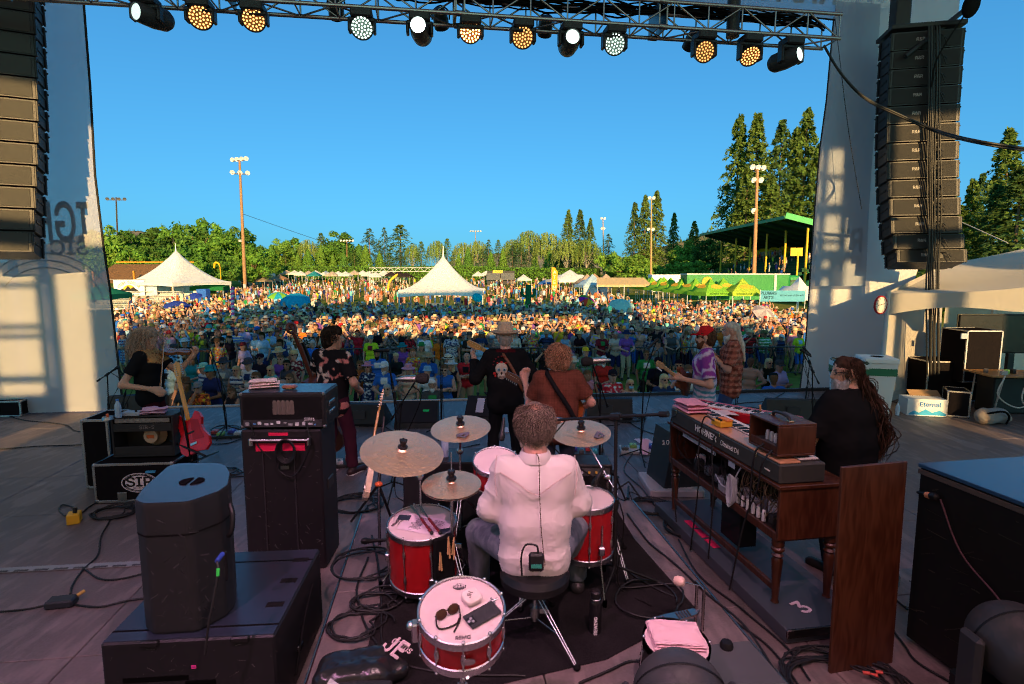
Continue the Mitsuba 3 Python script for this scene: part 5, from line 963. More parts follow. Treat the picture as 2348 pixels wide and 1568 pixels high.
def guitar(name,label,o,X,N,col,neck_col=(.45,.25,.10),head='six',body=True,acoustic=False,pick=(.65,.62,.55),sc=1.0,group=None):
    X=unit(X);N=unit(N-X*(np.asarray(N)@X));Y=np.cross(N,X);R=np.stack([X,Y,N],1);k=thing(name,label,'guitar')
    dep=.09 if acoustic else .042;ol=outline(.48,.19,.62)if acoustic else np.array(GUIT);ol=ol*sc;mb=MB(col);mb.poly(ol,dep,R=R,o=o-N*dep/2)
    inn=ol*.965+ol.mean(0)*.035;mb.poly(inn,dep+.006,R=R,o=o-N*(dep/2+.003));part(k,'body',mb,'gloss')
    nb=MB(neck_col);x0,x1=.33*sc,(.33+.46)*sc;z=dep/2+.004;nb.box(o+X*(x0+x1)/2+N*z,(x1-x0,.052,.022),R=R,b=.008);part(k,'neck',nb,'gloss')
    hdm=MB(neck_col);hdm.poly([(0,-.026),(.05,-.045),(.18,-.055),(.21,-.02),(.19,.02),(.06,.035),(0,.026)],.016,R=R,o=o+X*x1+N*(z-.012));pk=part(k,'headstock',hdm,'gloss')
    tn_=MB((.6,.58,.55))
    for i in range(6 if head=='six' else 4):q=o+X*(x1+.035+i*(.026 if head=='six' else .038))+N*z;tn_.cyl(q-N*.012,q+N*.014,.006,n=6);tn_.box(q-Y*.062+N*-.004,(.012,.022,.010),R=R,b=.003)
    q=part(pk,'tuner',tn_,'metal');labels[q]={'kind':'stuff'}
    if not acoustic:part(k,'pickguard',MB(pick).poly(np.array([(.30,-.1),(.33,-.02),(.12,-.0),(.10,-.12),(.2,-.1)])*sc,.003,R=R,o=o+N*(dep/2+.003)),'satin');part(k,'bridge',MB((.5,.5,.5)).box(o+X*.08*sc+N*(dep/2+.008),(.03,.08,.012),R=R,b=.003),'metal');part(k,'pickup',MB((.02,.02,.02)).box(o+X*.2*sc+N*(dep/2+.008),(.02,.08,.012),R=R,b=.004),'satin')
    return k
nh,ne=at(1074,783,7.22),at(1112,806,7.18);gX=unit(nh-ne)*1.0;o_=nh-unit(V(gX[0],.10,gX[2]))*.98;guitar('electric_guitar','electric guitar of the man in the tan hat, neck raised to the left',o_,nh-o_,V(0,1,.2),(.30,.08,.02),(.55,.30,.10))
# ---- curly haired man
fg,J=performer('curly red haired guitarist in brown shirt seen from behind',1280,812,5.85,1.74,math.radians(-3),arms={'R':(V(.35,.0,1.17),V(.20,.27,1.02)),'L':(V(-.30,.10,1.13),V(-.36,.33,1.33))})
bb=body_bones(J,hands={'R':(V(-.5,.6,-.3),V(-.3,-.5,-.5),.7),'L':(V(.0,.5,.6),V(.3,-.5,.4),1.1)})+head_bones(J);fg.put('body',sdf_mesh(bb,.009),V(.50,.25,.18),'skin',lambda mb:face_bits(mb,J))
chk=lambda v:V(.135,.045,.030)*(.8+.35*(np.abs(np.sin(v[:,:1]*190))>.8))*(.85+.3*(np.abs(np.sin(v[:,2:3]*190))>.8))
fg.put('shirt',sdf_mesh(shirt_bones(J,1.08,.72,.024,-.09),HH,.035,noise_amp=.008,noise_f=10),chk);fg.put('trousers',sdf_mesh(trouser_bones(J),HH,.03,noise_amp=.004,noise_f=14),(.03,.035,.05));shoes(fg,J,(.03,.02,.015))
fg.put('hair',hair_mesh([B(hd(J,0,-.03,.06),hd(J,0,.03,.07),.108,.10),B(hd(J,-.05,-.06,-.02),hd(J,.05,-.06,-.02),.075)],.024,30),streak((.16,.07,.04),(.38,.20,.12),40),'hair',lambda mb:strands(mb,J,1300,1.16,.10,.3,(.36,.19,.11),.0022,.012))
sp=fg.mb((.012,.012,.013));sp.tube(curve([V(-.12,.06,1.49),V(-.11,-.09,1.47),V(-.02,-.152,1.33),V(.10,-.165,1.15),V(.19,-.13,.98),V(.24,.05,.9)],6),.026,6);solo('guitar_strap','wide black guitar strap across the brown shirt','strap',sp,'matte')
a0_,a1_=fg.w(V(.26,.10,.96)),fg.w(V(-.46,.34,1.34));guitar('acoustic_guitar','reddish acoustic guitar of the curly haired man',a0_,a1_-a0_,fg.R@V(0,1,.1),(.38,.10,.03),(.10,.05,.03),acoustic=True)
# ---- guitarist in the red cap
fg,J=performer('bearded guitarist in red and white cap and purple tie-dye shirt',1616,768,7.25,1.80,math.radians(72),arms={'L':(V(-.28,-.06,1.09),V(-.20,.27,1.14)),'R':(V(.28,.04,1.08),V(.10,.30,1.04))})
bb=body_bones(J,hands={'L':(V(.1,.8,.2),V(.6,.3,-.4),.9),'R':(V(-.5,.6,-.1),V(-.3,-.5,-.5),.7)})+head_bones(J);fg.put('body',sdf_mesh(bb,.009),SKIN,'skin',lambda mb:face_bits(mb,J,(.01,.01,.012)))
def dye(v):
    c=V(-.16,-.05,1.36);d=v-c;r=np.linalg.norm(d,axis=1);a=np.arctan2(d[:,1],d[:,2]);n=meshkit.fbm(v*14,3);t=np.sin(r*95+n*5+a);w=np.clip((t+.2)*1.2,0,1)[:,None]
    top=V(.24,.05,.27)*(1-w)+V(.55,.42,.56)*w;low=V(.06,.22,.28)*w+V(.50,.42,.50)*(1-w);m=np.clip((1.22+.12*(n-.5)-v[:,2])/.10,0,1)[:,None];return top*(1-m)+low*m
fg.put('shirt',sdf_mesh(shirt_bones(J,1.06,.78,.022,-.09),.0095,.035,noise_amp=.006,noise_f=12),dye);fg.put('trousers',sdf_mesh(trouser_bones(J),HH,.03),(.03,.04,.07));shoes(fg,J,(.03,.02,.015))
fg.put('hair',hair_mesh([B(hd(J,0,-.05,.05),hd(J,0,.0,.06),.092),B(hd(J,0,-.08,.0),hd(J,0,-.085,-.05),.06,.045),B(hd(J,.05,-.06,-.03),hd(J,-.05,-.06,-.03),.05)],.014,36),streak((.03,.016,.010),(.10,.055,.035)),'hair')
fg.put('beard',hair_mesh([B(hd(J,0,.05,-.075),hd(J,0,.06,-.10),.052,.04),B(hd(J,.062,.02,-.03),hd(J,.04,.05,-.085),.022,.03),B(hd(J,-.062,.02,-.03),hd(J,-.04,.05,-.085),.022,.03),B(hd(J,-.03,.09,-.035),hd(J,.03,.09,-.035),.012)],.006,50,.009),(.10,.045,.025),'hair')
h_=brim_hat(J,(.55,.02,.025),(.50,.015,.02),kind='cap');o=hd(J,0,.085,.115);h_.ball(o,V(.062,.045,.045),(.72,.66,.62),2,J['Rh']);h_.v=[x@fg.R.T+fg.o for x in h_.v];part(fg.key,'cap',h_,'cloth','red trucker cap with white front')
sp=fg.mb((.17,.06,.03));sp.tube(curve([V(.06,.10,1.30),V(-.06,.06,1.50),V(-.12,-.06,1.46),V(-.12,-.14,1.30),V(-.02,-.16,1.12),V(.15,-.1,1.0)],6),.024,6);solo('guitar_strap','brown leather strap across the tie-dye shirt','strap',sp,'satin')
a0_,a1_=fg.w(V(.16,.19,1.02)),fg.w(V(-.46,.46,1.34));guitar('electric_guitar','sunburst guitar held by the man in the red cap',a0_,a1_-a0_,fg.R@V(.2,1,.1),(.16,.05,.015),(.40,.22,.09))
# ---- long haired man in plaid
fg,J=performer('white bearded man with long grey ponytail in red plaid shirt, behind the red cap',1676,752,8.15,1.80,math.radians(70),head_pitch=.1,arms={'L':(V(-.27,.05,1.12),V(-.17,.28,1.33)),'R':(V(.27,.08,1.12),V(.06,.30,1.34))})
bb=body_bones(J,1.05,hands={'L':(V(.4,.4,.5),V(.3,-.6,0),.8),'R':(V(-.5,.3,.4),V(0,-.6,0),.8)})+head_bones(J);fg.put('body',sdf_mesh(bb,.010),V(.52,.25,.18),'skin',lambda mb:face_bits(mb,J))
plaid=lambda v:V(.34,.10,.07)*np.clip(.35+.5*(np.sin(v[:,2:3]*75)>-.1)+.35*(np.sin((v[:,:1]+v[:,1:2])*75)>0),0,1.4)+V(.10,.07,.05)*(meshkit.noise(v*30)>.6)[:,None]
fg.put('shirt',sdf_mesh(shirt_bones(J,1.12,.80,.024,-.12),HH,.035,noise_amp=.007,noise_f=11),plaid);fg.put('trousers',sdf_mesh(trouser_bones(J,1.05),HH,.03,noise_amp=.004,noise_f=14),(.05,.075,.16));shoes(fg,J,(.03,.02,.015))
fg.put('hair',hair_mesh([B(hd(J,0,-.045,.05),hd(J,0,.0,.065),.086),B(hd(J,0,-.09,-.02),hd(J,0,-.13,-.20),.045,.04),B(hd(J,0,-.13,-.20),hd(J,0,-.15,-.42),.042,.02)],.008,40),streak((.40,.33,.27),(.62,.54,.46)),'hair')
fg.put('beard',hair_mesh([B(hd(J,0,.06,-.08),hd(J,0,.075,-.15),.05,.03),B(hd(J,.06,.02,-.035),hd(J,.04,.05,-.09),.020,.03),B(hd(J,-.06,.02,-.035),hd(J,-.04,.05,-.09),.020,.03)],.006,50),(.58,.52,.46),'hair')
# ---- keyboard player
fg,J=performer('keyboard player in black T-shirt with long brown ponytail, grey beard and glasses',1942,838,4.62,1.80,math.radians(22),head_yaw=1.05,lean=.05,arms={'L':(V(-.32,.10,1.08),V(-.22,.38,1.03)),'R':(V(.30,.12,1.08),V(.18,.38,1.02))})
bb=body_bones(J,fat=1.2,hands={'L':(V(.1,.9,-.1),V(0,0,-1),.5),'R':(V(-.1,.9,-.1),V(0,0,-1),.5)},limbs=1.15)+head_bones(J);fg.put('body',sdf_mesh(bb,.009),SKIN,'skin',lambda mb:face_bits(mb,J,None))
gl=fg.mb((.015,.013,.012))
for x in(-.034,.034):gl.tube([hd(J,x+.027*math.cos(a),.102,.026+.02*math.sin(a))for a in np.linspace(0,2*PI,14)[:-1]],.0035,5,closed=True);gl.tube([hd(J,math.copysign(.062,x),.10,.03),hd(J,math.copysign(.083,x),-.01,.035)],.004,5)
part(fg.key,'glasses',gl,'satin')
fg.put('shirt',sdf_mesh(shirt_bones(J,1.30,.80,.030,-.14),.010,.04,noise_amp=.009,noise_f=9),(.012,.012,.013));fg.put('trousers',sdf_mesh(trouser_bones(J,1.15),HH,.03),(.02,.022,.028));shoes(fg,J,(.02,.018,.016))
pn=[hd(J,0,-.105,-.02),hd(J,0,-.15,-.13),hd(J,.0,-.205,-.30),hd(J,.01,-.24,-.48),hd(J,.0,-.25,-.64)]
hb=[B(hd(J,0,-.045,.055),hd(J,0,.015,.072),.090,.085),B(pn[0],pn[1],.05,.04),B(pn[1],pn[2],.042,.05),B(pn[2],pn[3],.052,.048),B(pn[3],pn[4],.045,.015)]
fg.put('hair',hair_mesh(hb,.009,34,.0105),streak((.022,.011,.008),(.085,.048,.035),75),'hair',lambda mb:[mb.tube(curve([pn[0]+V(*(nrg.normal(0,.02,3))),pn[1]+V(*nrg.normal(0,.035,3)),pn[2]+V(*nrg.normal(0,.05,3)),pn[3]+V(*nrg.normal(0,.055,3)),pn[4]+V(nrg.normal(0,.03),nrg.normal(0,.02),nrg.normal(0,.05))],4),[.004]*15+[.003,.001],4,V(.06,.033,.024)*nrg.uniform(.4,1.5))for _ in range(260)]+[strands(mb,J,700,.98,.07,.1,(.05,.028,.02),.0016,lift=.0)])
fg.put('beard',hair_mesh([B(hd(J,0,.05,-.085),hd(J,0,.075,-.20),.066,.035),B(hd(J,.066,.01,-.03),hd(J,.04,.05,-.10),.022,.04),B(hd(J,-.066,.01,-.03),hd(J,-.04,.05,-.10),.022,.04),B(hd(J,-.03,.09,-.04),hd(J,.03,.09,-.04),.014)],.009,45,.009),streak((.20,.18,.17),(.45,.43,.42),80),'hair')
# ---- drummer
fg,J=performer('drummer in pale pink western shirt seated with his back to us',1226,945,3.3,1.86,math.radians(0),RISER,hip=.56,sh=.90,lean=.06,head_yaw=.05,arms={'R':(V(.25,.05,.78),V(.20,.30,.79)),'L':(V(-.25,.04,.75),V(-.20,.30,.78))},feet=((.30,.50,.075),(-.34,.46,.075)),knees=(V(.30,.42,.52),V(-.36,.36,.50)))
J['shR']=J['shR']-V(0,0,.035);J['shL']=J['shL']-V(0,0,.035)
bb=body_bones(J,fat=.95,hands={'R':(V(-.3,.9,-.1),V(0,0,-1),1.1),'L':(V(.3,.9,-.1),V(0,0,-1),1.1)})+head_bones(J);fg.put('body',sdf_mesh(bb,.009),V(.52,.26,.19),'skin',lambda mb:face_bits(mb,J))
sb=shirt_bones(J,1.0,1.55,.022,-.04);sb=[q for q in sb if not(abs(q[0][2]-J['neck'][2]+.045)<1e-6)]+[B(J['neck']-V(0,0,.07),J['neck']-V(0,0,.045),.088,.080)];s_=sdf_mesh(sb,.008,.05)
vv=s_[0].copy();nn_=meshkit.arrays((vv,s_[1]),True)[2];ww=vv+.06*(np.stack([meshkit.fbm(vv*5+9*i,2)for i in range(3)],1)-.5);rd=lambda a_:1-np.abs(meshkit.noise(a_)-.5)*2
fold=.006*rd(ww*V(5,5,10))**3+.002*rd(ww*V(13,13,30)+5)**4;low=np.clip((.86-vv[:,2])/.2,.25,1.3);arm_=np.clip((np.abs(vv[:,0])-.19)/.05,0,1);vv=vv+nn_*((fold-.003)*np.maximum(low,arm_*1.3))[:,None]
fg.put('shirt',(vv,s_[1]),(.56,.50,.47))
ym=fg.mb((.52,.40,.37));pts=[V(-.205,-.07,1.06),V(-.11,-.130,1.02),V(-.0,-.143,.955),V(.11,-.130,1.02),V(.205,-.07,1.06)];ym.tube(curve(pts,6),.0035,5)
for sg in(-1,1):ym.tube(curve([V(sg*.225,-.06,1.16),V(sg*.235,-.10,1.05),V(sg*.225,-.10,.93)],5),.003,5)
part(fg.key,'yoke_seam',ym,'cloth')
cl=fg.mb((.56,.50,.47));cl.lathe([(.100,-.045),(.096,-.02),(.090,.004),(.082,.016),(.074,.014),(.070,-.02)],J['neck']+V(0,-.004,.010),n=20,R=np.diag([1,.95,1]));part(fg.key,'collar',cl,'cloth')
fg.put('jeans',sdf_mesh(trouser_bones(J,1.0,.014),HH,.035,noise_amp=.006,noise_f=12),streak((.09,.10,.125),(.17,.18,.21),30));shoes(fg,J,(.02,.018,.018))
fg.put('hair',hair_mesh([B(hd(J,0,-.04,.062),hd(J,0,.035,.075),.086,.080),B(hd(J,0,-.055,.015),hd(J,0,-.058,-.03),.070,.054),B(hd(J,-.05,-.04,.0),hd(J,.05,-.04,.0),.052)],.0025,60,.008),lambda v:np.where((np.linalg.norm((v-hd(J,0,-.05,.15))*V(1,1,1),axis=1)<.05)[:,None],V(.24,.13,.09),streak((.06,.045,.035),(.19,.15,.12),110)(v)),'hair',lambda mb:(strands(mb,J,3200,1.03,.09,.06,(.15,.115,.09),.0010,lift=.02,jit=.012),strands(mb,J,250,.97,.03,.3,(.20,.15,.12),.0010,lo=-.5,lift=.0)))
fg.put('beard',hair_mesh([B(hd(J,0,.05,-.08),hd(J,0,.06,-.11),.05,.04),B(hd(J,.066,.0,-.02),hd(J,.05,.04,-.09),.024,.035),B(hd(J,-.066,.0,-.02),hd(J,-.05,.04,-.09),.024,.035)],.006,50,.009),(.30,.24,.19),'hair')
wr=fg.mb((.10,.07,.05));wr.tube(curve([J['neck']+V(.005,-.085,.03),V(.015,-.140,1.15),V(.02,-.160,.95),V(.03,-.160,.75),V(.05,-.21,.56)],8),.0025,4);solo('earpiece_wire','thin twisted earpiece wire down the back of the pink shirt','wire',wr,'matte')
bp=fg.mb((.015,.015,.016));bp.box(V(-.0,-.205,.585),(.085,.035,.12),R=rotx(.15),b=.012);bp.tube(curve([V(.01,-.22,.645),V(.0,-.245,.70),V(-.06,-.235,.70),V(-.085,-.22,.62),V(-.08,-.2,.5)],5),.0055,6);bp.box(V(.0,-.228,.57),(.06,.004,.022),(.03,.22,.16));solo('belt_pack','black wireless belt pack clipped to the drummer\'s waistband','receiver',bp,'satin')
DR=fg
# ================= THE CROWD =================
COL={'white':(.62,.60,.58),'cream':(.55,.48,.36),'black':(.015,.015,.017),'grey':(.20,.20,.21),'charcoal':(.06,.06,.065),'navy':(.02,.035,.10),'blue':(.03,.12,.42),'light blue':(.22,.38,.52),'sky blue':(.18,.42,.62),'teal':(.02,.22,.24),'aqua':(.15,.48,.48),'red':(.45,.025,.03),'maroon':(.17,.02,.035),'orange':(.55,.14,.02),'rust':(.36,.10,.03),'yellow':(.66,.46,.03),'neon':(.45,.62,.03),'green':(.03,.22,.06),'olive':(.13,.13,.05),'mint':(.25,.52,.40),'purple':(.16,.06,.28),'lavender':(.40,.32,.52),'pink':(.60,.24,.30),'peach':(.62,.34,.24),'brown':(.14,.07,.035),'tan':(.36,.25,.15),'khaki':(.34,.29,.19),'straw':(.58,.43,.22)}
HAIR={'b':((.50,.36,.18),'blond'),'n':(.12,'brown'),'k':((.015,.012,.010),'dark'),'g':((.36,.34,.32),'grey'),'w':((.60,.57,.53),'white'),'r':((.30,.10,.04),'red')}
HAIR['n']=((.12,.065,.035),'brown')
POSE={'d':('',None),'x':('hands clasped',{'R':((.27,.06,1.13),(.06,.26,1.06)),'L':((-.27,.06,1.13),(-.07,.27,1.08))}),'a':('arms folded',{'R':((.25,.08,1.14),(-.08,.22,1.20)),'L':((-.25,.08,1.14),(.09,.24,1.16))}),'u':('arms raised',{'R':((.28,.14,1.55),(.10,.12,1.84)),'L':((-.28,.14,1.55),(-.10,.12,1.84))}),
        'p':('holding up a phone',{'R':((.26,.18,1.30),(.07,.30,1.55)),'L':((-.26,.18,1.30),(-.07,.30,1.55))}),'h':('holding a cup',{'R':((.27,.03,1.14),(.18,.28,1.20)),'L':((-.27,-.02,1.13),(-.26,.08,.90))}),'f':('one hand to the face',{'R':((.20,.20,1.16),(.05,.17,1.46)),'L':((-.26,.08,1.12),(.02,.25,1.10))}),'s':('shading the eyes',{'R':((.32,.10,1.46),(.10,.14,1.66)),'L':((-.27,-.02,1.13),(-.26,.08,.90))}),'k':('hands on hips',{'R':((.38,-.06,1.16),(.19,.06,1.02)),'L':((-.38,-.06,1.16),(-.19,.06,1.02))}),
        'r':('leaning on the rail',{'R':((.27,.14,1.16),(.10,.36,1.10)),'L':((-.27,.14,1.16),(-.10,.36,1.10))})}
ROWN=['first','second','third','fourth','fifth','sixth','seventh','eighth']
def column(px):
    for x,t in((300,'far left of the fiddler'),(400,'behind the fiddler'),(520,'right of the fiddler'),(640,'above the bass amplifier towel'),(700,'left of the bassist'),(800,'around the bassist'),(900,'right of the bassist'),(1080,'left of the tan hat'),(1210,'behind the tan hat'),(1330,'behind the curly hair'),(1480,'right of the curly hair'),(1590,'left of the red cap'),(1720,'behind the red cap')):
        if px<x:return t
    return 'near the right banner'
said=set()
def tone(c,j=.14):return np.clip(V(*c)*rnd.uniform(1-j,1+j)+V(*[rnd.uniform(-.006,.006)for _ in 'xyz']),.005,.9)
def crowd_person(px,d,H,male,hair,top,garment,hat='',acc='',pose='d',yaw=None,row='',low='black',shorts=False,extra='',h=.04,pattern=None,zoff=0.0,col2=None):
    x=gx(px,d);s=H/1.75;yaw=(PI-math.atan2(-x,d)*.0+rnd.uniform(-.3,.3)+(-x/d)*-.35)if yaw is None else yaw
    bald=hair[:1]=='0';long_='L' in hair;hc,hn=HAIR.get(hair[:1],HAIR['n']);fat=rnd.uniform(.9,1.16)*(1.06 if male else .92)
    J=skeleton(H,male,lean=rnd.uniform(-.02,.06),arms={k:tuple(np.array(q)for q in v)for k,v in POSE[pose][1].items()}if POSE[pose][1]else{'R':(V(.27,-.02,1.13),V(.25,.10,.88)),'L':(V(-.27,-.02,1.13),V(-.25,.10,.88))},head_yaw=rnd.uniform(-.35,.35),head_pitch=rnd.uniform(-.1,.12),side=rnd.uniform(-.04,.04))
    sv=garment in('tank top','sleeveless dress');bare=garment=='bare chest'
    b=[q[:4]+(0,0)for q in head_bones(J)];rx=V(1,0,0)
    for q in body_bones(J,male,fat)[:3]:b.append(q[:2]+(q[2]+.012,q[3]+.012,1,0))
    b.append(B(J['shL']+V(.03,0,0),J['shR']-V(.03,0,0),.076*s,None,1))
    for sd in 'RL':
        m_=J['sh'+sd]+(J['el'+sd]-J['sh'+sd])*.62
        b+=[B(J['sh'+sd],m_,.058*s,.055*s,0 if sv else 2),B(m_,J['el'+sd],.046*s,.042*s,7),B(J['el'+sd],J['wr'+sd],.042*s,.030*s,7),B(J['wr'+sd],J['wr'+sd]+unit(J['wr'+sd]-J['el'+sd])*.09,.034*s,.03*s,0)]
        b+=[B(J['hip'+sd]-V(0,0,.02),J['kn'+sd],.098*s*fat,.070*s,3),B(J['kn'+sd],J['an'+sd],.060*s,.046*s,4),B(J['an'+sd],J['to'+sd],.045*s,.036*s,5)]
    if garment in('dress','sleeveless dress','lace dress'):b.append(B(J['hip'],V(0,0,.62*s),.14*s,.19*s,1))
    if not bald:
        b+=[B(hd(J,0,-.035,.065),hd(J,0,.015,.075),.088*s,.082*s,6),B(hd(J,0,-.06,.0),hd(J,0,-.06,-.05),.066*s,.05*s,6)]
        if long_:b+=[B(hd(J,.06,-.04,-.02),hd(J,.085,-.01,-.20),.045*s,.035*s,6),B(hd(J,-.06,-.04,-.02),hd(J,-.085,-.01,-.20),.045*s,.035*s,6),B(hd(J,0,-.08,0),hd(J,0,-.09,-.22),.07*s,.05*s,6)]
    if 'b' in acc:b.append(B(hd(J,0,.05,-.075),hd(J,0,.07,-.115),.05*s,.035*s,6))
    v,f=sdf_mesh(b,h,.022,smooth=1);rg=regions(v,b);sk=tone(rnd.choice([SKIN,SKIN,SKIN,SKIN2,SKIN2,SKIN3])*1.0)
    tc_=tone(COL[top]);lc=tone(COL[low]);C=np.array([sk,tc_ if not bare else sk,tc_ if not bare else sk,lc,sk if shorts else lc,V(.05,.04,.035),tone(hc),tc_ if garment=='long sleeved shirt' else sk]);c=C[rg]
    tm=(rg==1)|(rg==2)
    if pattern=='dye':
        n=meshkit.fbm(v*13+px,2);pal=np.array([COL['purple'],COL['yellow'],COL['red'],COL['sky blue'],COL['neon'],COL['orange']])if top!='orange' else np.array([COL['orange'],COL['red'],COL['yellow'],COL['maroon'],COL['orange'],COL['black']]);c[tm]=pal[(np.clip(n*14,0,99).astype(int)%6)[tm]]
    elif pattern=='print':
        n=meshkit.noise(v*24+px);c[tm&(n>.58)]=COL[col2 or 'white']
    elif pattern=='stripe':c[tm&(np.sin(v[:,2]*60)>.3)]=COL[col2 or 'red']
    elif pattern=='badge':
        q=v-(J['chest']+V(0,.12,.03));c[tm&(np.abs(q[:,0])<.085)&(np.abs(q[:,2])<.075)&(q[:,1]>-.06)]=COL[col2 or 'white']
    key=thing('person','x','person','people in the festival crowd');fg=Fig(key,J,V(x,d,zoff),yaw)
    mb=MB((.5,)*3,fg.R,fg.o);mb.put(v,f,c,True);face_bits(mb,J,(.012,.012,.014)if 'g' in acc else None,eyes=h<.03 or 'g' not in acc,mouth='m' not in acc)
    if 'm' in acc:mb.ball(hd(J,0,.075,-.045),V(.055,.035,.045),COL['sky blue']if extra!='white mask' else COL['white'],1,J['Rh'])
    if pose=='p':mb.box((J['wrR']+J['wrL'])/2+V(0,.06,.05),(.15,.012,.08),(.02,.02,.022))
    if pose=='h':mb.cyl(J['wrR']+V(.0,.05,-.02),J['wrR']+V(.0,.06,.12),.033,.042,8,(.55,.55,.55))
    part(key,'body',mb,'matte');hl=''
    if hat:
        kd,hcn=hat.split(':');band=COL['black']if kd=='band' else None
        hm=brim_hat(J,tone(COL[hcn]),band,.15 if kd=='brim' else .18 if kd=='wide' else .165 if kd=='band' else .125,.10 if kd!='bucket' else .085,.094,{'wide':.03,'bucket':.05}.get(kd,.012),'cap' if kd=='cap' else 'hat')
        hm.v=[q@fg.R.T+fg.o for q in hm.v];part(key,'hat',hm,'matte');hl={'brim':f'{hcn} brimmed hat','wide':f'wide {hcn} sun hat','cap':f'{hcn} cap','band':f'{hcn} hat with black band','bucket':f'{hcn} bucket hat'}[kd]
    ht=hl or('bald head' if bald else('long ' if long_ else 'short ')+hn+' hair');pt={'dye':'tie-dye','print':'patterned','stripe':'striped','badge':''}.get(pattern,'')
    what='bare chest' if bare else f"{pt + ' ' if pt else ''}{top} {garment}"
    cand=f"person in {what}, {ht}";more=[extra]if extra else[]
    if POSE[pose][0]:more.append(POSE[pose][0])
    if 'g' in acc:more.append('sunglasses')
    if 'b' in acc:more.append('beard')
    for n_ in range(len(more)+1):
        L_=cand+''.join(', '+m for m in more[:n_])+', '+row+' '+column(px)
        if n_>=(1 if extra else 0)and L_ not in said and len(L_.split())<=16:break
    dup=L_ in said;said.add(L_);labels[key]['label']=' '.join(L_.split()[:16]);return dup
NEAR='''551 838 f bL white tank_top - g d stripe striped_chest|579 815 m g white T-shirt brim:charcoal - x badge dark_printed_chest|602 804 m w black T-shirt cap:black g x - sunglasses_on_the_cap|541 890 f nL black tank_top - g r - maroon_beanie|468 873 m k orange T-shirt cap:grey g f dye leaning_on_the_stage|434 866 f nL charcoal T-shirt wide:brown m x - white_mask|428 845 f bL grey T-shirt - - d - blue_sunglasses_on_the_head|497 831 m n navy T-shirt bucket:teal g x - -|481 824 m n white T-shirt cap:mint - d stripe striped_shirt|448 808 f nL teal tank_top bucket:brown - x - -|400 820 m k light_blue T-shirt - - d badge square_dark_print|524 814 m g grey T-shirt wide:charcoal g d badge -|595 852 f nL black tank_top - g d - half_hidden_by_the_towel|627 838 f bL aqua tank_top - g x - -|665 825 f kL charcoal tank_top - g d - -|670 856 f nL black T-shirt - g d - -|657 867 m 0 charcoal T-shirt - - d - bald_and_low_at_the_stage|650 812 f nL purple tank_top - g d - red_flower_garland|679 797 m n maroon T-shirt brim:straw g h print -|650 790 m n khaki T-shirt wide:straw - d - -|724 778 m g blue T-shirt - - d - -|684 768 f nL white tank_top wide:straw - d - seen_from_behind|648 776 m k navy T-shirt - b d - -|608 760 m k light_blue T-shirt - - h - -|566 778 f nL lavender T-shirt cap:maroon - d - necklace|532 768 f kL black tank_top - - d - -|507 770 m n teal T-shirt brim:brown g d dye -|433 770 m n black T-shirt brim:white - a - -|409 782 m n sky_blue T-shirt cap:charcoal - d print -|829 825 f nL rust tank_top - g d - orange_top_and_pendant|846 824 f nL navy dress wide:pink g d print -|869 799 m k blue T-shirt - b x badge -|887 821 m w blue T-shirt cap:white b x badge white_emblems_on_chest|911 808 f b black T-shirt - - x badge -|938 829 f bL peach lace_dress wide:pink - x print pink_lace_dress|983 833 f g white T-shirt bucket:light_blue - d - pale_neck_flap_hat|984 802 m n blue T-shirt wide:tan g x - -|949 798 f rL yellow T-shirt - - d dye red_headscarf|926 781 f nL purple tank_top wide:teal g d - -|894 878 f gL grey T-shirt - g r - low_at_the_stage_edge|994 867 m w charcoal T-shirt - b r badge green_print_on_chest|1021 835 m n blue tank_top - g a - -|1034 819 f bL black sleeveless_dress wide:white - d - spotted_white_hat|1028 807 m g grey T-shirt band:cream - d - -|1070 807 m 0 red T-shirt - - a badge bald_in_red_polo_and_khaki_shorts|787 797 m n mint T-shirt - - d - -|853 762 m k neon T-shirt cap:grey - d badge -|824 755 m k red T-shirt - - u - -|975 757 m n white T-shirt cap:navy g d - -|967 780 f nL tan tank_top brim:green - d - flowers_on_the_hat|1008 770 f nL orange T-shirt - - d - -|1036 758 m k white T-shirt - b d print -|1078 756 m k black T-shirt brim:charcoal - a badge -|1104 770 m n light_blue T-shirt cap:navy - d - -|1380 815 m w red T-shirt - gb x - -|1344 847 f nL pink tank_top - - x - rainbow_headscarf|1400 840 m k red T-shirt cap:black - d print red_patterned_shirt|1438 870 f bL peach tank_top - gm d - blue_mask|1518 856 m bL navy T-shirt - gb d - long_hair_at_the_stage_edge|1478 802 m n green T-shirt - g d badge -|1504 812 m k black T-shirt cap:black - x badge gold_ring_on_chest|1551 824 m k lavender T-shirt - g x print -|1567 835 m n white T-shirt - - x - -|1342 789 m w grey T-shirt cap:yellow - d print -|1302 789 f gL grey T-shirt - g d - -|1310 812 m g olive T-shirt brim:cream - d - -|1250 781 m k black T-shirt cap:charcoal - p - -|1376 759 m n maroon T-shirt - - r badge lime_cloth_over_the_rail|1410 759 m g cream T-shirt - - r - -|1501 770 m n grey T-shirt cap:charcoal - p - photographer_with_camera|1535 755 m k charcoal tank_top - - r - -|1432 752 m n purple T-shirt wide:navy - r - -|1754 820 f bL black tank_top - g h - near_the_banner|1776 817 m n lavender T-shirt cap:charcoal - a - -|1767 855 m n blue T-shirt cap:black - d - seen_from_behind|1711 820 m n tan bare_chest - - k - red_shorts_seen_from_behind|1200 882 f kL white tank_top brim:white g d - between_the_two_guitarists|1218 838 m k navy T-shirt - b d badge -|1256 845 m g light_blue long_sleeved_shirt - - d - -|1262 862 m n lavender T-shirt - g d - -'''
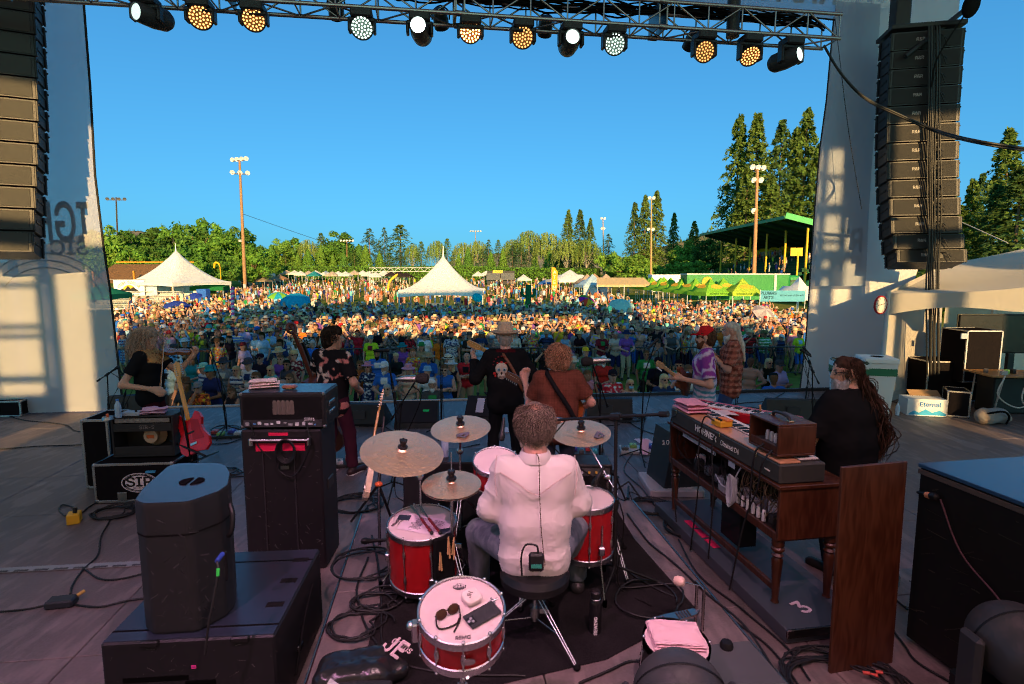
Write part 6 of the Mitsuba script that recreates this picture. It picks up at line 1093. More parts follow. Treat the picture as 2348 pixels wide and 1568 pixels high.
for q in NEAR.replace('\n','').split('|'):
    px,py,sx,hr,tp,gm,ht,ac,ps,pn_,ex=q.split();px,py=int(px),int(py);H=rnd.uniform(1.72,1.84)if sx=='m' else rnd.uniform(1.60,1.70);d=1300*(3.9-H-.02-(.08 if ht not in '-' else 0))/(py-627.0)
    if d<11.9:H=max(1.2,3.85-(py-627)*11.95/1300);d=11.95+rnd.uniform(0,.2)
    row='at the stage edge' if d<12.8 else 'in the pit' if d<20.9 else 'at the barrier';back='behind' in ex and 'seen' in ex
    crowd_person(px,d,H,sx=='m',hr,tp.replace('_',' '),gm.replace('_',' '),'' if ht=='-' else ht.replace('_',' '),ac.replace('-',''),ps,None if not back else rnd.uniform(-.4,.4),row,rnd.choice(['charcoal','navy','khaki','black','tan']),rnd.random()<.4,'' if ex=='-' else ex.replace('_',' '),.022 if d<16 else .027,None if pn_=='-' else pn_,col2=rnd.choice(['white','black','green','cream','maroon'])if tp!='white' else 'navy')
n_ind,spots=len([k for k in labels if k.startswith('person')]),[]
for r in range(9):
    d=21.75+r*.85;px=285+rnd.uniform(0,20)
    while px<1838:spots.append((px,d+rnd.uniform(-.22,.22),r));px+=1300/d*rnd.uniform(.52,.72)
TOPS=['white']*5+['black']*5+['charcoal','grey','grey','navy','navy','blue','blue','light blue','sky blue','teal','aqua','red','maroon','orange','rust','yellow','neon','green','olive','mint','purple','lavender','pink','peach','brown','tan','khaki','cream']
HATS=['']*9+['brim:straw']*4+['wide:straw']*3+['brim:tan','brim:brown','brim:cream','wide:tan','cap:black','cap:navy','cap:white','cap:red','cap:grey','cap:olive','bucket:olive','bucket:grey','bucket:teal','brim:charcoal','wide:white','band:cream','cap:blue','brim:olive']
def random_attr():
    m=rnd.random()<.56;g_=rnd.choice(['T-shirt']*5+['long sleeved shirt','tank top'])if m else rnd.choice(['tank top']*4+['T-shirt']*3+['sleeveless dress','dress'])
    if m and rnd.random()<.07:g_='bare chest'
    return m,(rnd.choice(['n','k','g','w','b','0','nL','n','k'])if m else rnd.choice(['bL','nL','nL','kL','gL','rL','b'])),rnd.choice(TOPS),g_,rnd.choice(HATS),rnd.choice(['','g','g','g','gb','b']if m else['','g','g','g']),rnd.choice('ddddxxaahsfukrp' if rnd.random()<.9 else 'u')
ind=spots[:300-8-(n_ind-8)]
for px,d,r in ind:
    for tr in range(12):
        a=random_attr();ok=f"{a[2]} {a[3]}{a[4]}{a[1]}{column(px)}{r}" not in said
        if ok:break
    said.add(f"{a[2]} {a[3]}{a[4]}{a[1]}{column(px)}{r}")
    crowd_person(px,d,rnd.uniform(1.68,1.86)if a[0]else rnd.uniform(1.56,1.72),*a,row=f'{ROWN[r]} row behind the barrier',low=rnd.choice(['charcoal','navy','khaki','black','tan','blue']),shorts=rnd.random()<.5,h=.033,pattern=rnd.choice([None]*6+['print','print','dye','stripe','badge','badge']),col2=rnd.choice(['white','black','cream','sky blue','yellow']))
# the rest of the audience: one mass of simpler figures
mass=MB();ICO=trimesh.creation.icosphere(1);CYL8=np.arange(8)*2*PI/8
def blob(c,r,col,R):mass.put((ICO.vertices*r)@R.T+c,ICO.faces,col,True)
def tubelet(p,r,col,n=6,sx=1.0):
    a=np.arange(n)*2*PI/n;v=np.concatenate([np.stack([np.cos(a)*q*sx,np.sin(a)*q,0*a],1)+np.asarray(c,float)for c,q in zip(p,r)]);i=np.arange(n);j=(i+1)%n
    return v,np.concatenate([np.concatenate([np.stack([k*n+i,k*n+j,(k+1)*n+j],1),np.stack([k*n+i,(k+1)*n+j,(k+1)*n+i],1)])for k in range(len(p)-1)])
def simple_person(x,y,z=0.0,yaw=PI,sit=False):
    m,hr,tp,g_,ht,ac,ps=random_attr();H=rnd.uniform(1.55,1.85);s=H/1.75;R=rotz(yaw+rnd.uniform(-.5,.5));o=V(x,y,z-(.45 if sit else 0));sk=tone(rnd.choice([SKIN,SKIN,SKIN2,SKIN3]));tc_=tone(COL[tp])if g_!='bare chest' else sk;lc=tone(COL[rnd.choice(['charcoal','navy','khaki','black','tan','blue','white','olive'])]);hc=tone(HAIR[hr[0]][0])if hr[0]in HAIR else sk
    P_=lambda v,f,c:mass.put((v*s)@R.T+o,f,c,True);w=rnd.uniform(.17,.23)
    v,f=tubelet([(0,0,.88),(0,0,1.05),(0,.01,1.3),(0,0,1.46),(0,0,1.52)],[.135,.12,.14,.10,.05],None,7,w/.14);P_(v,f,tc_)
    for sg in(-1,1):
        v,f=tubelet([(sg*.09,0,.05),(sg*.10,.03,.48),(sg*.09,0,.92)],[.05,.065,.095],None,5);P_(v,f,lc if rnd.random()<.6 else sk*.9)
        e,wv=((sg*(w+.07),.02,1.15),(sg*(w+.03),.12,.92))if ps in 'dfs' else((sg*(w+.06),.1,1.16),(sg*.06,.25,1.12))if ps in 'xahrk' else((sg*(w+.08),.12,1.5),(sg*.14,.12,1.85))
        if ps=='u' and rnd.random()<.5:e,wv=(sg*(w+.07),.02,1.15),(sg*(w+.03),.12,.92)
        v,f=tubelet([(sg*w,0,1.43),e,wv],[.06,.045,.03],None,5);P_(v,f,np.repeat(np.array([tc_ if g_!='tank top' else sk,sk,sk]),5,0))
    c=V(0,.02,1.63)*s;mass.put((ICO.vertices*V(.078,.092,.115)*s+c)@R.T+o,ICO.faces,sk,True)
    if hr[0]!='0':
        mass.put((ICO.vertices*V(.088,.090,.10)*s+c+V(0,-.028,.028)*s)@R.T+o,ICO.faces,hc,True)
        if 'L' in hr:mass.put((ICO.vertices*V(.095,.06,.17)*s+c+V(0,-.06,-.10)*s)@R.T+o,ICO.faces,hc,True)
    if 'g' in ac:mass.box(R@(c+V(0,.085,.02)*s)+o,V(.13,.03,.034)*s,(.012,.012,.014),R)
    if ht:
        kd,hcn=ht.split(':');b=.10 if kd=='cap' else .17 if kd in('brim','band')else .20 if kd=='wide' else .13;hcc=tone(COL[hcn]);q=c+V(0,.03 if kd=='cap' else 0,.07)*s
        v,f=tubelet([(0,0,0),(0,0,.014),(0,0,.02),(0,0,.11),(0,0,.112)],[b,b,.094,.085,.001],None,9);mass.put((v*s+q)@R.T+o,f,hcc,True)
cnt=0
for px,d,r in spots[len(ind):]:simple_person(gx(px,d),d);cnt+=1
d=21.75+9*.85
while d<46:
    px=275+rnd.uniform(0,25)
    while px<1842:
        if not(d>43 and 900<px<1120)and(d<38 or 300<px<1760):simple_person(gx(px,d),d+rnd.uniform(-.35,.35),yaw=PI+gx(px,d)/d*.4);cnt+=1
        px+=1300/d*rnd.uniform(.5,.95)*(1+max(0,d-34)/20)
    d+=rnd.uniform(.75,.95)*(1+max(0,d-32)/40)
for i in range(700):
    d=46+60*rnd.random()**1.3;px=rnd.uniform(290,1800)
    if(1440<px and d>50)or(px<500 and d>60)or(900<px<1125 and d<56):continue
    simple_person(gx(px,d),d,float(ground(0,d)),yaw=rnd.choice([PI,PI,0,PI/2,-PI/2]));cnt+=1
for i in range(320):
    d=rnd.uniform(104,160);px=rnd.uniform(560,1330);simple_person(gx(px,d),d,float(ground(0,d)),yaw=rnd.uniform(0,6));cnt+=1
for i in range(46):r=rnd.randrange(11);simple_person(x0+.1+r*.95,rnd.uniform(78,106),3.0+r*.40+.05,yaw=PI/2,sit=True)
solo('crowd','dense festival crowd filling the field behind the first rows','crowd',mass,'matte',kind='stuff')
# ================= STAGE GEAR =================
BK,CH,DKC=(.008,.008,.009),(.55,.55,.57),(.03,.03,.032)
RED=(.30,.008,.012)
def scuffs(k,o,R,w,h,n,col=(.05,.045,.045)):      # worn marks and dust on a face; o: its lower left corner, R: across, out, up
    mb=MB(col)
    for _ in range(n):
        x,z=rnd.uniform(.02,w-.02),(rnd.random()**(1.6)if rnd.random()<.6 else rnd.random())*h*.96+.01;mb.box(o+R@V(x,0,z),(rnd.uniform(.004,.05),.0012,rnd.uniform(.0015,.006)),V(*col)*rnd.uniform(.3,1.5),R@roty(rnd.uniform(-1.2,1.2)))
    q_=part(k,'scuff',mb,'matte');labels[q_]={'kind':'stuff'}
def Rt(n,roll=0):return frame(unit(n))@rotz(roll)
def drum(name,label,c,r,dep,n=(0,0,1),lugs=8,col=RED,head=(.62,.50,.50),hoop=CH,cat='drum',legs=0,batter=None):  # default head colour has pink lamp light mixed in
    """c: centre of the top head; n: its normal"""
    R=Rt(n);k=thing(name,label,cat);N=R[:,2]
    part(k,'shell',MB(col).lathe([(r,-dep+.02),(r,-.02)],c,R=R,n=40,smooth=True),'gloss')
    part(k,'head',MB(head).lathe([(r*1.005,-.012),(r*.985,-.002),(r*.9,0),(0,0)],c,R=R,n=40),'matte');part(k,'bottom_head',MB((.4,.4,.4)).lathe([(0,-dep+.012),(r,-dep+.012)],c,R=R,n=30),'matte')
    for z0 in(-.03,-dep-.006):part(k,'hoop',MB(hoop).lathe([(r*1.0,z0),(r*1.045,z0),(r*1.05,z0+.036),(r*1.02,z0+.040),(r*1.0,z0+.036),(r*1.0,z0)],c,R=R,n=40),'metal')
    for i in range(lugs):
        a=2*PI*(i+.5)/lugs;e=R@V(math.cos(a),math.sin(a),0);mb=MB(CH);q=c+e*r*1.03
        mb.cyl(q+N*.012,q-N*(dep+.01),.0045,n=6);mb.ball(q+N*.014,(.008,)*3,sub=1);mb.ball(q-N*(dep+.012),(.008,)*3,sub=1)
        for t in((.28,.72)if dep>.25 else(.5,)):mb.lathe([(0,-.03),(.008,-.028),(.013,0),(.008,.028),(0,.03)],q-N*dep*t-e*.004,R=R,n=8)
        part(k,'lug',mb,'metal')
    for i in range(legs):
        a=2*PI*i/legs+.9;e=R@V(math.cos(a),math.sin(a),0);q=c+e*(r+.03);mb=MB(CH);mb.tube([q-N*.10,q-N*(dep+.0),V(q[0]+e[0]*.05,q[1]+e[1]*.05,RISER+.03)],.0065,6);mb.box(q-N*dep*.7,(.04,.04,.06),R=R,b=.006);mb.cyl(V(q[0]+e[0]*.05,q[1]+e[1]*.05,RISER),V(q[0]+e[0]*.05,q[1]+e[1]*.05,RISER+.05),.014,n=8,col=BK);part(k,'leg',mb,'metal')
    return k,R
def tripod(k,top,base_z,spread=.32,rot=.3,r=.012,col=CH,bs='metal',boom=None,z_join=.42):
    b=V(top[0],top[1],base_z);mb=MB(col);mid=(b+top)/2;mb.cyl(b+V(0,0,.12),mid,r*1.25,n=10);mb.cyl(mid-V(0,0,.03),top,r*.8,n=10);part(k,'tube',mb,bs)
    mb=MB(col);mb.cyl(mid-V(0,0,.03),mid+V(0,0,.03),r*2.0,n=10);mb.box(mid+V(r*3,0,0),(r*4,.012,.03));part(k,'clamp',mb,bs)
    for i in range(3):
        a=rot+i*2*PI/3;e=V(math.cos(a),math.sin(a),0);mb=MB(col);j=b+V(0,0,z_join)
        for o in(-.012,.012):s_=V(-e[1],e[0],0)*o;mb.tube([j+e*r+s_,b+e*spread+V(0,0,.02)+s_*.5],.005,5)
        mb.cyl(b+V(0,0,.14),b+e*spread*.55+V(0,0,(z_join)*.45),.004,n=5);lg=part(k,'leg',mb,bs);part(lg,'foot',MB(BK).ball(b+e*spread+V(0,0,.018),(.022,.022,.018),sub=1),'matte')
def cymbal(name,label,c,r,n,col=(.90,.57,.36),hot=0,hammered=True,logo=False):
    R=Rt(n);k=thing(name,label,'cymbal');nr_,na=60,160;t=np.linspace(.02,1,nr_);a=np.arange(na)*2*PI/na;Tt,A=np.meshgrid(t,a,indexing='ij')
    bell=.16;z=np.where(Tt<bell,.022*(1-(Tt/bell)**2)+.024,.024-.024*(np.maximum(Tt-bell,0)/(1-bell))**1.35)
    rip=meshkit.noise(np.stack([Tt*np.cos(A)*20,Tt*np.sin(A)*20,A*0],-1))-.5;z=z+(rip*.0034+.0004*np.sin(Tt*190))*(Tt>bell+.03)*hammered
    v=np.stack([Tt*r*np.cos(A),Tt*r*np.sin(A),z*r/.25],-1).reshape(-1,3)@R.T+c;i=(np.arange(nr_-1)[:,None]*na+np.arange(na)).ravel();j=(np.arange(nr_-1)[:,None]*na+(np.arange(na)+1)%na).ravel()
    tint=(1+.10*np.sin(Tt*120)+.12*(meshkit.fbm(np.stack([Tt*9,A*.6,A*0],-1),3)-.5)).reshape(-1,1);mb=MB();mb.put(v,np.vstack([np.stack([i,j,j+na],1),np.stack([i,j+na,i+na],1)]),V(*col)*tint,True)
    part(k,'disc',mb,'brass')
    ws=MB(BK);ws.lathe([(0,.10),(.022,.10),(.026,.085),(.020,.08),(.020,.055),(.034,.05),(.034,.038),(0,.036)],c,R=R,n=14);
    for i in range(5):ws.box(c+R@V(.022*math.cos(i*1.256),.022*math.sin(i*1.256),.092),(.008,.008,.02),R=R)
    part(k,'felt_and_nut',ws,'satin')
    if logo:
        lg=MB((.10,.10,.13));f2=np.array([[0,0],[.02,0],[.02,.07],[0,.07]]);Q=R@rotz(logo)
        lg.box(c+Q@V(.135,-.03,.0225),(.030,.10,.002),R=Q);lg.box(c+Q@V(.165,-.01,.0215),(.018,.07,.002),R=Q@rotz(.75));lg.box(c+Q@V(.165,-.055,.0215),(.018,.07,.002),R=Q@rotz(-.75));part(k,'logo',lg,'matte')
    return k,R
scene['brass']={'type':'twosided','bsdf':{'type':'blendbsdf','weight':.84,'a':{'type':'diffuse','reflectance':VC},'b':{'type':'roughconductor','specular_reflectance':VC,'alpha':.18,'material':'none'}}}
def cen(px,py,d):return at(px,py,d)
tc=cen(967,1197,3.72);ft,_=drum('floor_tom','red floor tom with brushes and set list on its head tinted with pink light',tc,.228,.42,(.0,-.12,1),8,legs=3)
rt,_=drum('floor_tom','second red floor tom, right of the drummer',cen(1345,1142,3.78),.185,.40,(0,-.06,1),6,legs=3)
k,_=drum('rack_tom','small tilted red tom in front of the drummer',cen(1137,1056,3.95),.162,.20,(.03,-.30,1),6)
part(k,'mount',MB(CH).tube([cen(1137,1056,3.95)+V(0,.2,-.15),V(.0,4.35,2.3)],.014,8),'metal')
k,_=drum('bass_drum','red bass drum mostly hidden before the drummer',V(.02,4.12,2.01),.275,.42,(0,-1,0),8,hoop=(.2,.01,.015),head=(.45,.38,.38))
k,_=drum('snare_drum','red snare drum in playing position, hidden by the drummer',V(.13,3.72,2.33),.178,.15,(0,-.1,1),8);tripod(k,V(.13,3.72,2.16),RISER,.25,.2)
sc_=cen(1058,1396,2.25);SN,SR=drum('snare_drum','spare red snare drum in the foreground with sunglasses, phone and case on top',sc_,.178,.165,(.03,-.24,1),10,head=(.58,.46,.45))
tripod(SN,sc_+SR@V(0,0,-.19),RISER,.26,.5);mb=MB(CH)
for i in range(3):a=.6+i*2.1;mb.tube([sc_+SR@V(0,0,-.2),sc_+SR@V(.16*math.cos(a),.16*math.sin(a),-.21),sc_+SR@V(.19*math.cos(a),.19*math.sin(a),-.165)],.008,6)
part(SN,'basket',mb,'metal');RTs=SR@np.eye(3)
bd=MB((.55,.5,.5));bd.lathe([(0,.0),(.028,.0),(.028,.003),(0,.003)],sc_+SR@V(.02,-.186,-.085),R=SR@rotx(PI/2)@np.diag([1,.62,1]),n=20);part(SN,'badge',bd,'metal')
part(SN,'logo',MB((.08,.07,.08)).lathe([(.030,.0015),(.030,.003),(0,.003)],sc_+SR@V(-.005,.125,0),R=SR@np.diag([1,.6,1]),n=20),'matte');part(SN,'lettering',MB((.6,.5,.5)).text('SIR',.018,sc_+SR@V(-.005,.118,.004),SR,bold=True,sx=1.3),'matte');part(SN,'lettering',MB((.1,.08,.09)).text('REMO',.016,sc_+SR@V(.0,-.155,.002),SR,bold=True),'matte')
mb=MB(CH).box(sc_+SR@V(-.195,-.02,-.08),(.03,.04,.10),R=SR,b=.006);mb.ball(sc_+SR@V(-.215,-.02,-.05),(.018,.02,.02),sub=1);part(SN,'strainer',mb,'metal')
q=lambda x,y,z=.004:sc_+SR@V(x,y,z)
mb=MB((.03,.03,.033));mb.box(q(.085,-.045,.008),(.078,.150,.010),R=SR@rotz(-1.05),b=.004);k=thing('phone','black smartphone lying on the spare snare drum','phone');part(k,'case',mb,'satin');mb=MB((.008,.008,.01));mb.box(q(.035,-.078,.0145),(.036,.036,.003),R=SR@rotz(-1.05),b=.001)
for dx,dy in((0,.009),(-.008,-.006),(.009,-.006)):mb.lathe([(0,.002),(.0065,.002),(.0065,0)],q(.035+dx,-.078+dy,.0155),R=SR,n=10,col=(.25,.25,.28))
part(k,'camera_plate',mb,'gloss')
k=thing('earphone_case','small pale rounded earphone case on the spare snare','case');mb=MB((.60,.50,.46));v=trimesh.creation.icosphere(3).vertices;v=np.sign(v)*np.abs(v)**.6*V(.040,.040,.016);mb.put(v@(SR@rotz(.5)).T+q(.045,.045,.018),trimesh.creation.icosphere(3).faces,None,True);part(k,'lid',mb,'satin');part(k,'logo',MB((.2,.16,.15)).text('JH',.02,q(.045,.037,.0345),SR@rotz(1.2)),'matte')
k=thing('sunglasses','folded brown sunglasses on the spare snare drum','sunglasses');mb=MB((.05,.02,.012))
for x,y in((-.085,-.045),(-.035,-.02)):mb.lathe([(0,.003),(.02,.0025),(.027,0),(.02,-.002),(0,-.002)],q(x,y,.024),R=SR@rotz(.46)@rotx(1.1)@np.diag([1,.8,1]),n=16)
part(k,'lens',mb,'gloss');mb=MB((.02,.012,.01));mb.tube(curve([q(-.062,-.034,.03),q(-.058,-.03,.034),q(-.055,-.03,.032)],3),.003,5);mb.tube(curve([q(-.108,-.055,.03),q(-.095,-.10,.008),q(-.03,-.085,.006),q(-.01,-.05,.006)],5),.0035,5);mb.tube(curve([q(-.012,-.008,.03),q(-.008,-.06,.008),q(-.035,-.12,.006)],5),.0035,5);part(k,'frame',mb,'satin')
mb=MB(CH);mb.cyl(q(.115,.015,.008),q(.155,.035,.008),.005,n=8);mb.cyl(q(.128,.040,.008),q(.142,.010,.008),.004,n=8);solo('drum_key','small chrome drum key on the right of the spare snare','drum key',mb,'metal')
# on the floor tom
TR=Rt((.0,-.12,1));q=lambda x,y,z=.003:tc+TR@V(x,y,z)
k=thing('set_list','printed set list sheet lying on the floor tom','paper');part(k,'sheet',MB((.70,.55,.62)).box(q(.03,-.04,.003),(.33,.20,.002),R=TR@rotz(-.30)),'matte');tx=MB((.12,.09,.11))
for i in range(12):
    for cx in(-.06,.08):tx.box(q(.03,-.04,.0046)+TR@rotz(-.30)@V(cx+rnd.uniform(-.008,.008),.07-i*.012,0),(rnd.uniform(.05,.09),.004,.0008),R=TR@rotz(-.30))
w_=part(k,'lettering',tx,'matte');labels[w_]={'kind':'stuff'}
for x,y,a in((-.13,.05,-.1),(.17,-.12,.25)):solo('tape_patch','dark square damping patch on the floor tom, '+('upper left' if x<0 else 'lower right'),'patch',MB((.03,.04,.06)).box(q(x,y,.006),(.085,.06,.003),R=TR@rotz(a)),'matte')
part(ft,'logo',MB((.10,.08,.09)).text('REMO',.02,q(-.17,-.02,.001),TR@rotz(1.2),bold=True).tube([q(-.16+.012*i,-.04+.03*i+(.014 if i%2 else 0),.002)for i in range(5)],.002,4),'matte')
for dx,lab in((0,'left'),(.05,'right')):
    k=thing('wire_brush',f'{lab} one of two wire brushes with red handle across the floor tom','brush');a,b=q(-.10+dx,.17,.03),q(.09+dx*1.1,-.16,.020);d_=unit(b-a)
    part(k,'handle',MB((.20,.006,.01)).tube([a+d_*.19,b],.0095,8),'gloss');part(k,'cap',MB(BK).ball(b,(.013,.013,.013),sub=1),'satin');mb=MB((.55,.45,.35))
    for i in range(16):mb.tube([a+d_*.19,a+V(nrg.normal(0,.016),nrg.normal(0,.012),nrg.normal(0,.003))],.0012,3)
    w_=part(k,'bristles',mb,'metal');labels[w_]={'kind':'stuff'}
sb_=thing('stick_bag','black stick bag hanging on the front of the floor tom','bag');bc=tc+V(.17,-.19,-.16);part(sb_,'pouch',MB(BK).box(bc,(.15,.03,.30),R=rotz(.55),b=.012),'cloth')
for i,(dx,dz,a)in enumerate(((-.06,.04,.05),(-.045,.03,-.05),(.0,.13,.05),(.015,.10,-.04),(.03,.12,.12),(.045,.08,0))):
    p=bc+rotz(.55)@V(dx+.02,-.022,dz-.05);solo('drum_stick','wooden stick poking out of the hanging stick bag','drum stick',MB((.52,.30,.14)).tube([p-V(0,0,.05),p+V(a*.1,0,.05),p+V(a*.12,0,.07)],[.007,.0065,.004],7),'satin','sticks in the stick bag')
# cymbals and their stands
RIDE,CR1,CR2,HHT=cen(922,1037,3.8),cen(1056,982,4.3),cen(1332,992,4.3),cen(1035,1110,3.6)
for nm,lb,c,r,n,lg in(('ride_cymbal','big hammered ride cymbal tilted at the left of the drums',RIDE,.285,(.16,-.26,1),0),('crash_cymbal','crash cymbal with blurred letter logo and hot orange glint, centre',CR1,.232,(-.03,-.20,1),-1.0),('crash_cymbal','crash cymbal right of the drummer\'s head under the boom stand',CR2,.230,(-.04,-.2,1),-.2),('hi_hat','hi-hat cymbals between tom and drummer, lower left',HHT,.195,(.0,-.13,1),0)):
    k,R=cymbal(nm,lb,c,r,n,logo=lg)
    if nm=='hi_hat':
        cymb=MB((.86,.56,.42)).lathe([(.195,-.012),(.1,-.03),(.03,-.05)],c,R=R,n=60,smooth=True);part(k,'lower_disc',cymb,'brass');part(k,'rod',MB(CH).cyl(c,c+V(0,0,.22),.004,n=6).lathe([(0,-.03),(.012,-.03),(.016,0),(.012,.03),(0,.03)],c+V(0,0,.07),n=10),'metal')
    sk_=thing('cymbal_stand',f"chrome tripod stand under the {lb.split(',')[0].split(' with')[0].split(' tilted')[0].split(' right')[0].split(' between')[0]}"+(' right of the drummer' if c is CR2 else ''),'stand')
    if c is RIDE or c is CR1:
        b=V(c[0]+(.10 if c is RIDE else-.02),c[1]+.12,c[2]-.22);part(sk_,'boom',MB(CH).tube([c-R[:,2]*.0,b],.008,8).ball(b,(.03,.02,.03),sub=1),'metal');tripod(sk_,b,RISER,.34,.4)
    elif c is CR2:
        b=cen(1393,1095,4.1);part(sk_,'boom',MB(CH).tube([c,b,b+(b-c)*.35],.008,8).ball(b,(.03,.02,.03),sub=1),'metal');tripod(sk_,b,RISER,.3,.9)
    else:tripod(sk_,c-V(0,0,.03),RISER,.28,1.1)
# throne
th=thing('drum_throne','round black drum stool with chrome tripod legs under the drummer','stool');tcn=DR.w(V(0,-.03,0));tcn=V(tcn[0],tcn[1],RISER);part(th,'seat',MB(BK).lathe([(0,.35),(.17,.35),(.205,.375),(.21,.42),(.19,.455),(0,.465)],tcn,n=30),'satin');tripod(th,tcn+V(0,0,.36),RISER,.36,1.2,.016,z_join=.30)
# small foreground things on the riser
k=thing('kick_pedal','chrome kick pedal with felt beater behind the drummer, at right','pedal');a,b=on(1490,1432,RISER+.04),on(1592,1405,RISER+.09);d_=unit(b-a);s_=unit(np.cross((0,0,1),d_));Rk=np.stack([d_,s_,np.cross(d_,s_)],1);fb=MB((.45,.38,.38));fb.poly([(0,-.035),(.0,.035),(.12,.045),(.30,.03),(.33,0),(.30,-.03),(.12,-.045)],.012,R=Rk,o=a);part(k,'footboard',fb,'metal');mb=MB((.04,.035,.035))
for t in(.06,.22):
    for i in range(5):mb.box(a+d_*(t-.035+i*.018)+Rk[:,2]*.015,(.008,.06,.003),R=Rk)
part(k,'grip_rib',mb,'matte');e=b+V(.03,.0,.0);mb=MB((.35,.3,.3))
for o in(-.045,.045):mb.cyl(V(*(e+s_*o))[:3]*V(1,1,0)+V(0,0,RISER),e+s_*o+V(0,0,.18),.010,n=8)
mb.cyl(e-s_*.055+V(0,0,.18),e+s_*.055+V(0,0,.18),.009,n=8);part(k,'post',mb,'metal');bt2=on(1557,1332,RISER+.32);part(k,'beater_rod',MB(CH).cyl(e+V(0,0,.18),bt2,.004,n=6),'metal');part(k,'beater',MB((.62,.42,.36)).lathe([(0,-.03),(.022,-.03),(.03,-.015),(.03,.015),(.022,.03),(0,.03)],bt2,d=(1,-.6,.1),n=16),'cloth')
pc=cen(1550,1470,2.75);k,PR=drum('practice_drum','small black-shelled drum with head tinted with pink light and folded towel, bottom right',pc,.165,.20,(.05,-.10,1),6,col=BK,hoop=BK,head=(.62,.44,.48));tripod(k,pc-V(0,0,.2),RISER-.3,.2,.3)  # pink of the lamps is part of the head colour
def towel(name,label,c,size,R,col,folds=3,lump=.012):
    mb=MB(col);
    for i in range(folds):
        n=18;u,v_=np.meshgrid(np.linspace(-.5,.5,n),np.linspace(-.5,.5,n));sx,sy=size[0]*(1-.04*i),size[1]*(1-.05*i);hz=size[2]/folds
        for top in(1,0):
            z=hz*(i+.5)+(hz*.48 if top else-hz*.48)*(1-(2*np.maximum(abs(u),abs(v_)))**6*.8)+lump*(meshkit.fbm(np.stack([u*4+i*3,v_*4,u*0+size[0]],-1),3)-.5)*2*(i+1)/folds
            w=np.stack([u*sx+.01*math.sin(i*2),v_*sy,z],-1).reshape(-1,3)@R.T+c;q_=(np.arange(n-1)[:,None]*n+np.arange(n-1)).ravel();f=np.vstack([np.stack([q_,q_+1,q_+n+1],1),np.stack([q_,q_+n+1,q_+n],1)])
            mb.put(w,f if top else f[:,::-1],None,True)
    return solo(name,label,'towel',mb,'cloth')
towel('towel','folded towel tinted with pink light on the small black drum in the foreground',pc+PR@V(.01,.02,.006),(.27,.20,.035),PR@rotz(-.45),(.66,.42,.46))  # towel colour already holds the pink lamp light
bt=thing('water_flask','black metal drinks flask standing on the carpet right of the throne','flask');bo=on(1364,1448,RISER);part(bt,'body',MB(BK).lathe([(0,0),(.036,0),(.038,.01),(.038,.19),(.034,.205),(.028,.215)],bo,n=22),'gloss');part(bt,'ring',MB(CH).lathe([(.030,.213),(.032,.222),(.029,.224)],bo,n=20),'metal');part(bt,'cap',MB(BK).lathe([(.029,.22),(.030,.262),(.022,.27),(0,.27)],bo,n=20),'satin')
part(bt,'lettering',MB((.6,.58,.56)).text('BREWING',.02,bo+V(0.006,-.0385,.055),RF@rotz(PI/2),bold=True),'matte')
je=thing('drum_bag','shiny black drum bag with pale lettering and tag, bottom left of the riser','bag');jo=on(830,1560,RISER);jm=MB((.012,.012,.013));v,f=sdf_mesh([B(V(-.17,.02,.06),V(.10,.10,.06),.075),B(V(-.16,-.08,.06),V(.10,-.04,.06),.08),B(V(.12,.06,.06),V(.20,.02,.05),.055)],.010,.05,noise_amp=.012,noise_f=14);jm.put(v+jo,f,None,True);part(je,'body',jm,'gloss')
part(je,'tag',MB((.45,.45,.47)).box(jo+V(-.10,-.165,.085),(.085,.004,.055),R=rotx(-.6)@roty(.5)),'matte');part(je,'lettering',MB((.55,.40,.42)).text('JE',.10,jo+V(.14,.04,.13),rotz(-.7)@rotx(.35),bold=True).text('drums',.04,jo+V(.19,.10,.12),rotz(-.7)@rotx(.35),bold=True),'matte')
pa_=thing('power_supply','black box with a row of red lights at the bottom left of the riser','power box');po=on(838,1590,RISER);part(pa_,'body',MB((.02,.02,.02)).box(po+V(-.0,-.10,.05),(.30,.16,.10),b=.01),'satin');rl_=MB((1,.05,.03))
for i in range(6):rl_.ball(po+V(-.10+i*.03,-.183,.075),(.007,.004,.007),sub=1)
scene[pa_+'__indicator']=rl_.ply('matte',emitter=emit(0,(.9,.03,.01)))
# moving-light domes close to the camera
for px,py,d,r,lb in((1562,1612,2.35,.215,'dark moving light dome at the bottom edge, right of centre'),(2332,1480,2.7,.205,'dark moving light dome at the bottom right corner')):
    c=at(px,py,d);k=thing('floor_light',lb,'stage light');v,f=sdf_mesh([B(c+V(0,.02,.0),c+V(0,-.06,-.02),r,r*.9)],.02,.03);part(k,'head',MB((.035,.037,.04)).put(v,f,None,True),'satin');part(k,'seam',MB(BK).lathe([(r*1.004,-.006),(r*1.012,0),(r*1.004,.006)],c+V(0,.02,0),d=(.1,1,.2),n=44),'satin')
    part(k,'base',MB(BK).box(V(c[0],c[1],(c[2]+STAGE)/2-.12),(.4,.36,max(c[2]-STAGE-.24,.05)),b=.02),'satin')
    for sx in(-1,1):part(k,'yoke',MB((.03,.03,.032)).box(V(c[0]+sx*(r+.03),c[1],c[2]-.1),(.05,.14,.34),b=.02),'satin')
rp2=on(1690,1500,RISER);solo('riser_panel','grey rubber ramp plate beside the small drum, bottom right','plate',MB((.07,.075,.08)).box(on(1695,1545,RISER+.012),(.42,.5,.024),R=rotz(.15),b=.008),'satin');solo('rubber_foot','round black rubber knob on the grey plate','knob',MB(BK).lathe([(0,.04),(.03,.038),(.038,.02),(.038,0)],on(1665,1484,RISER+.024),n=16),'satin')

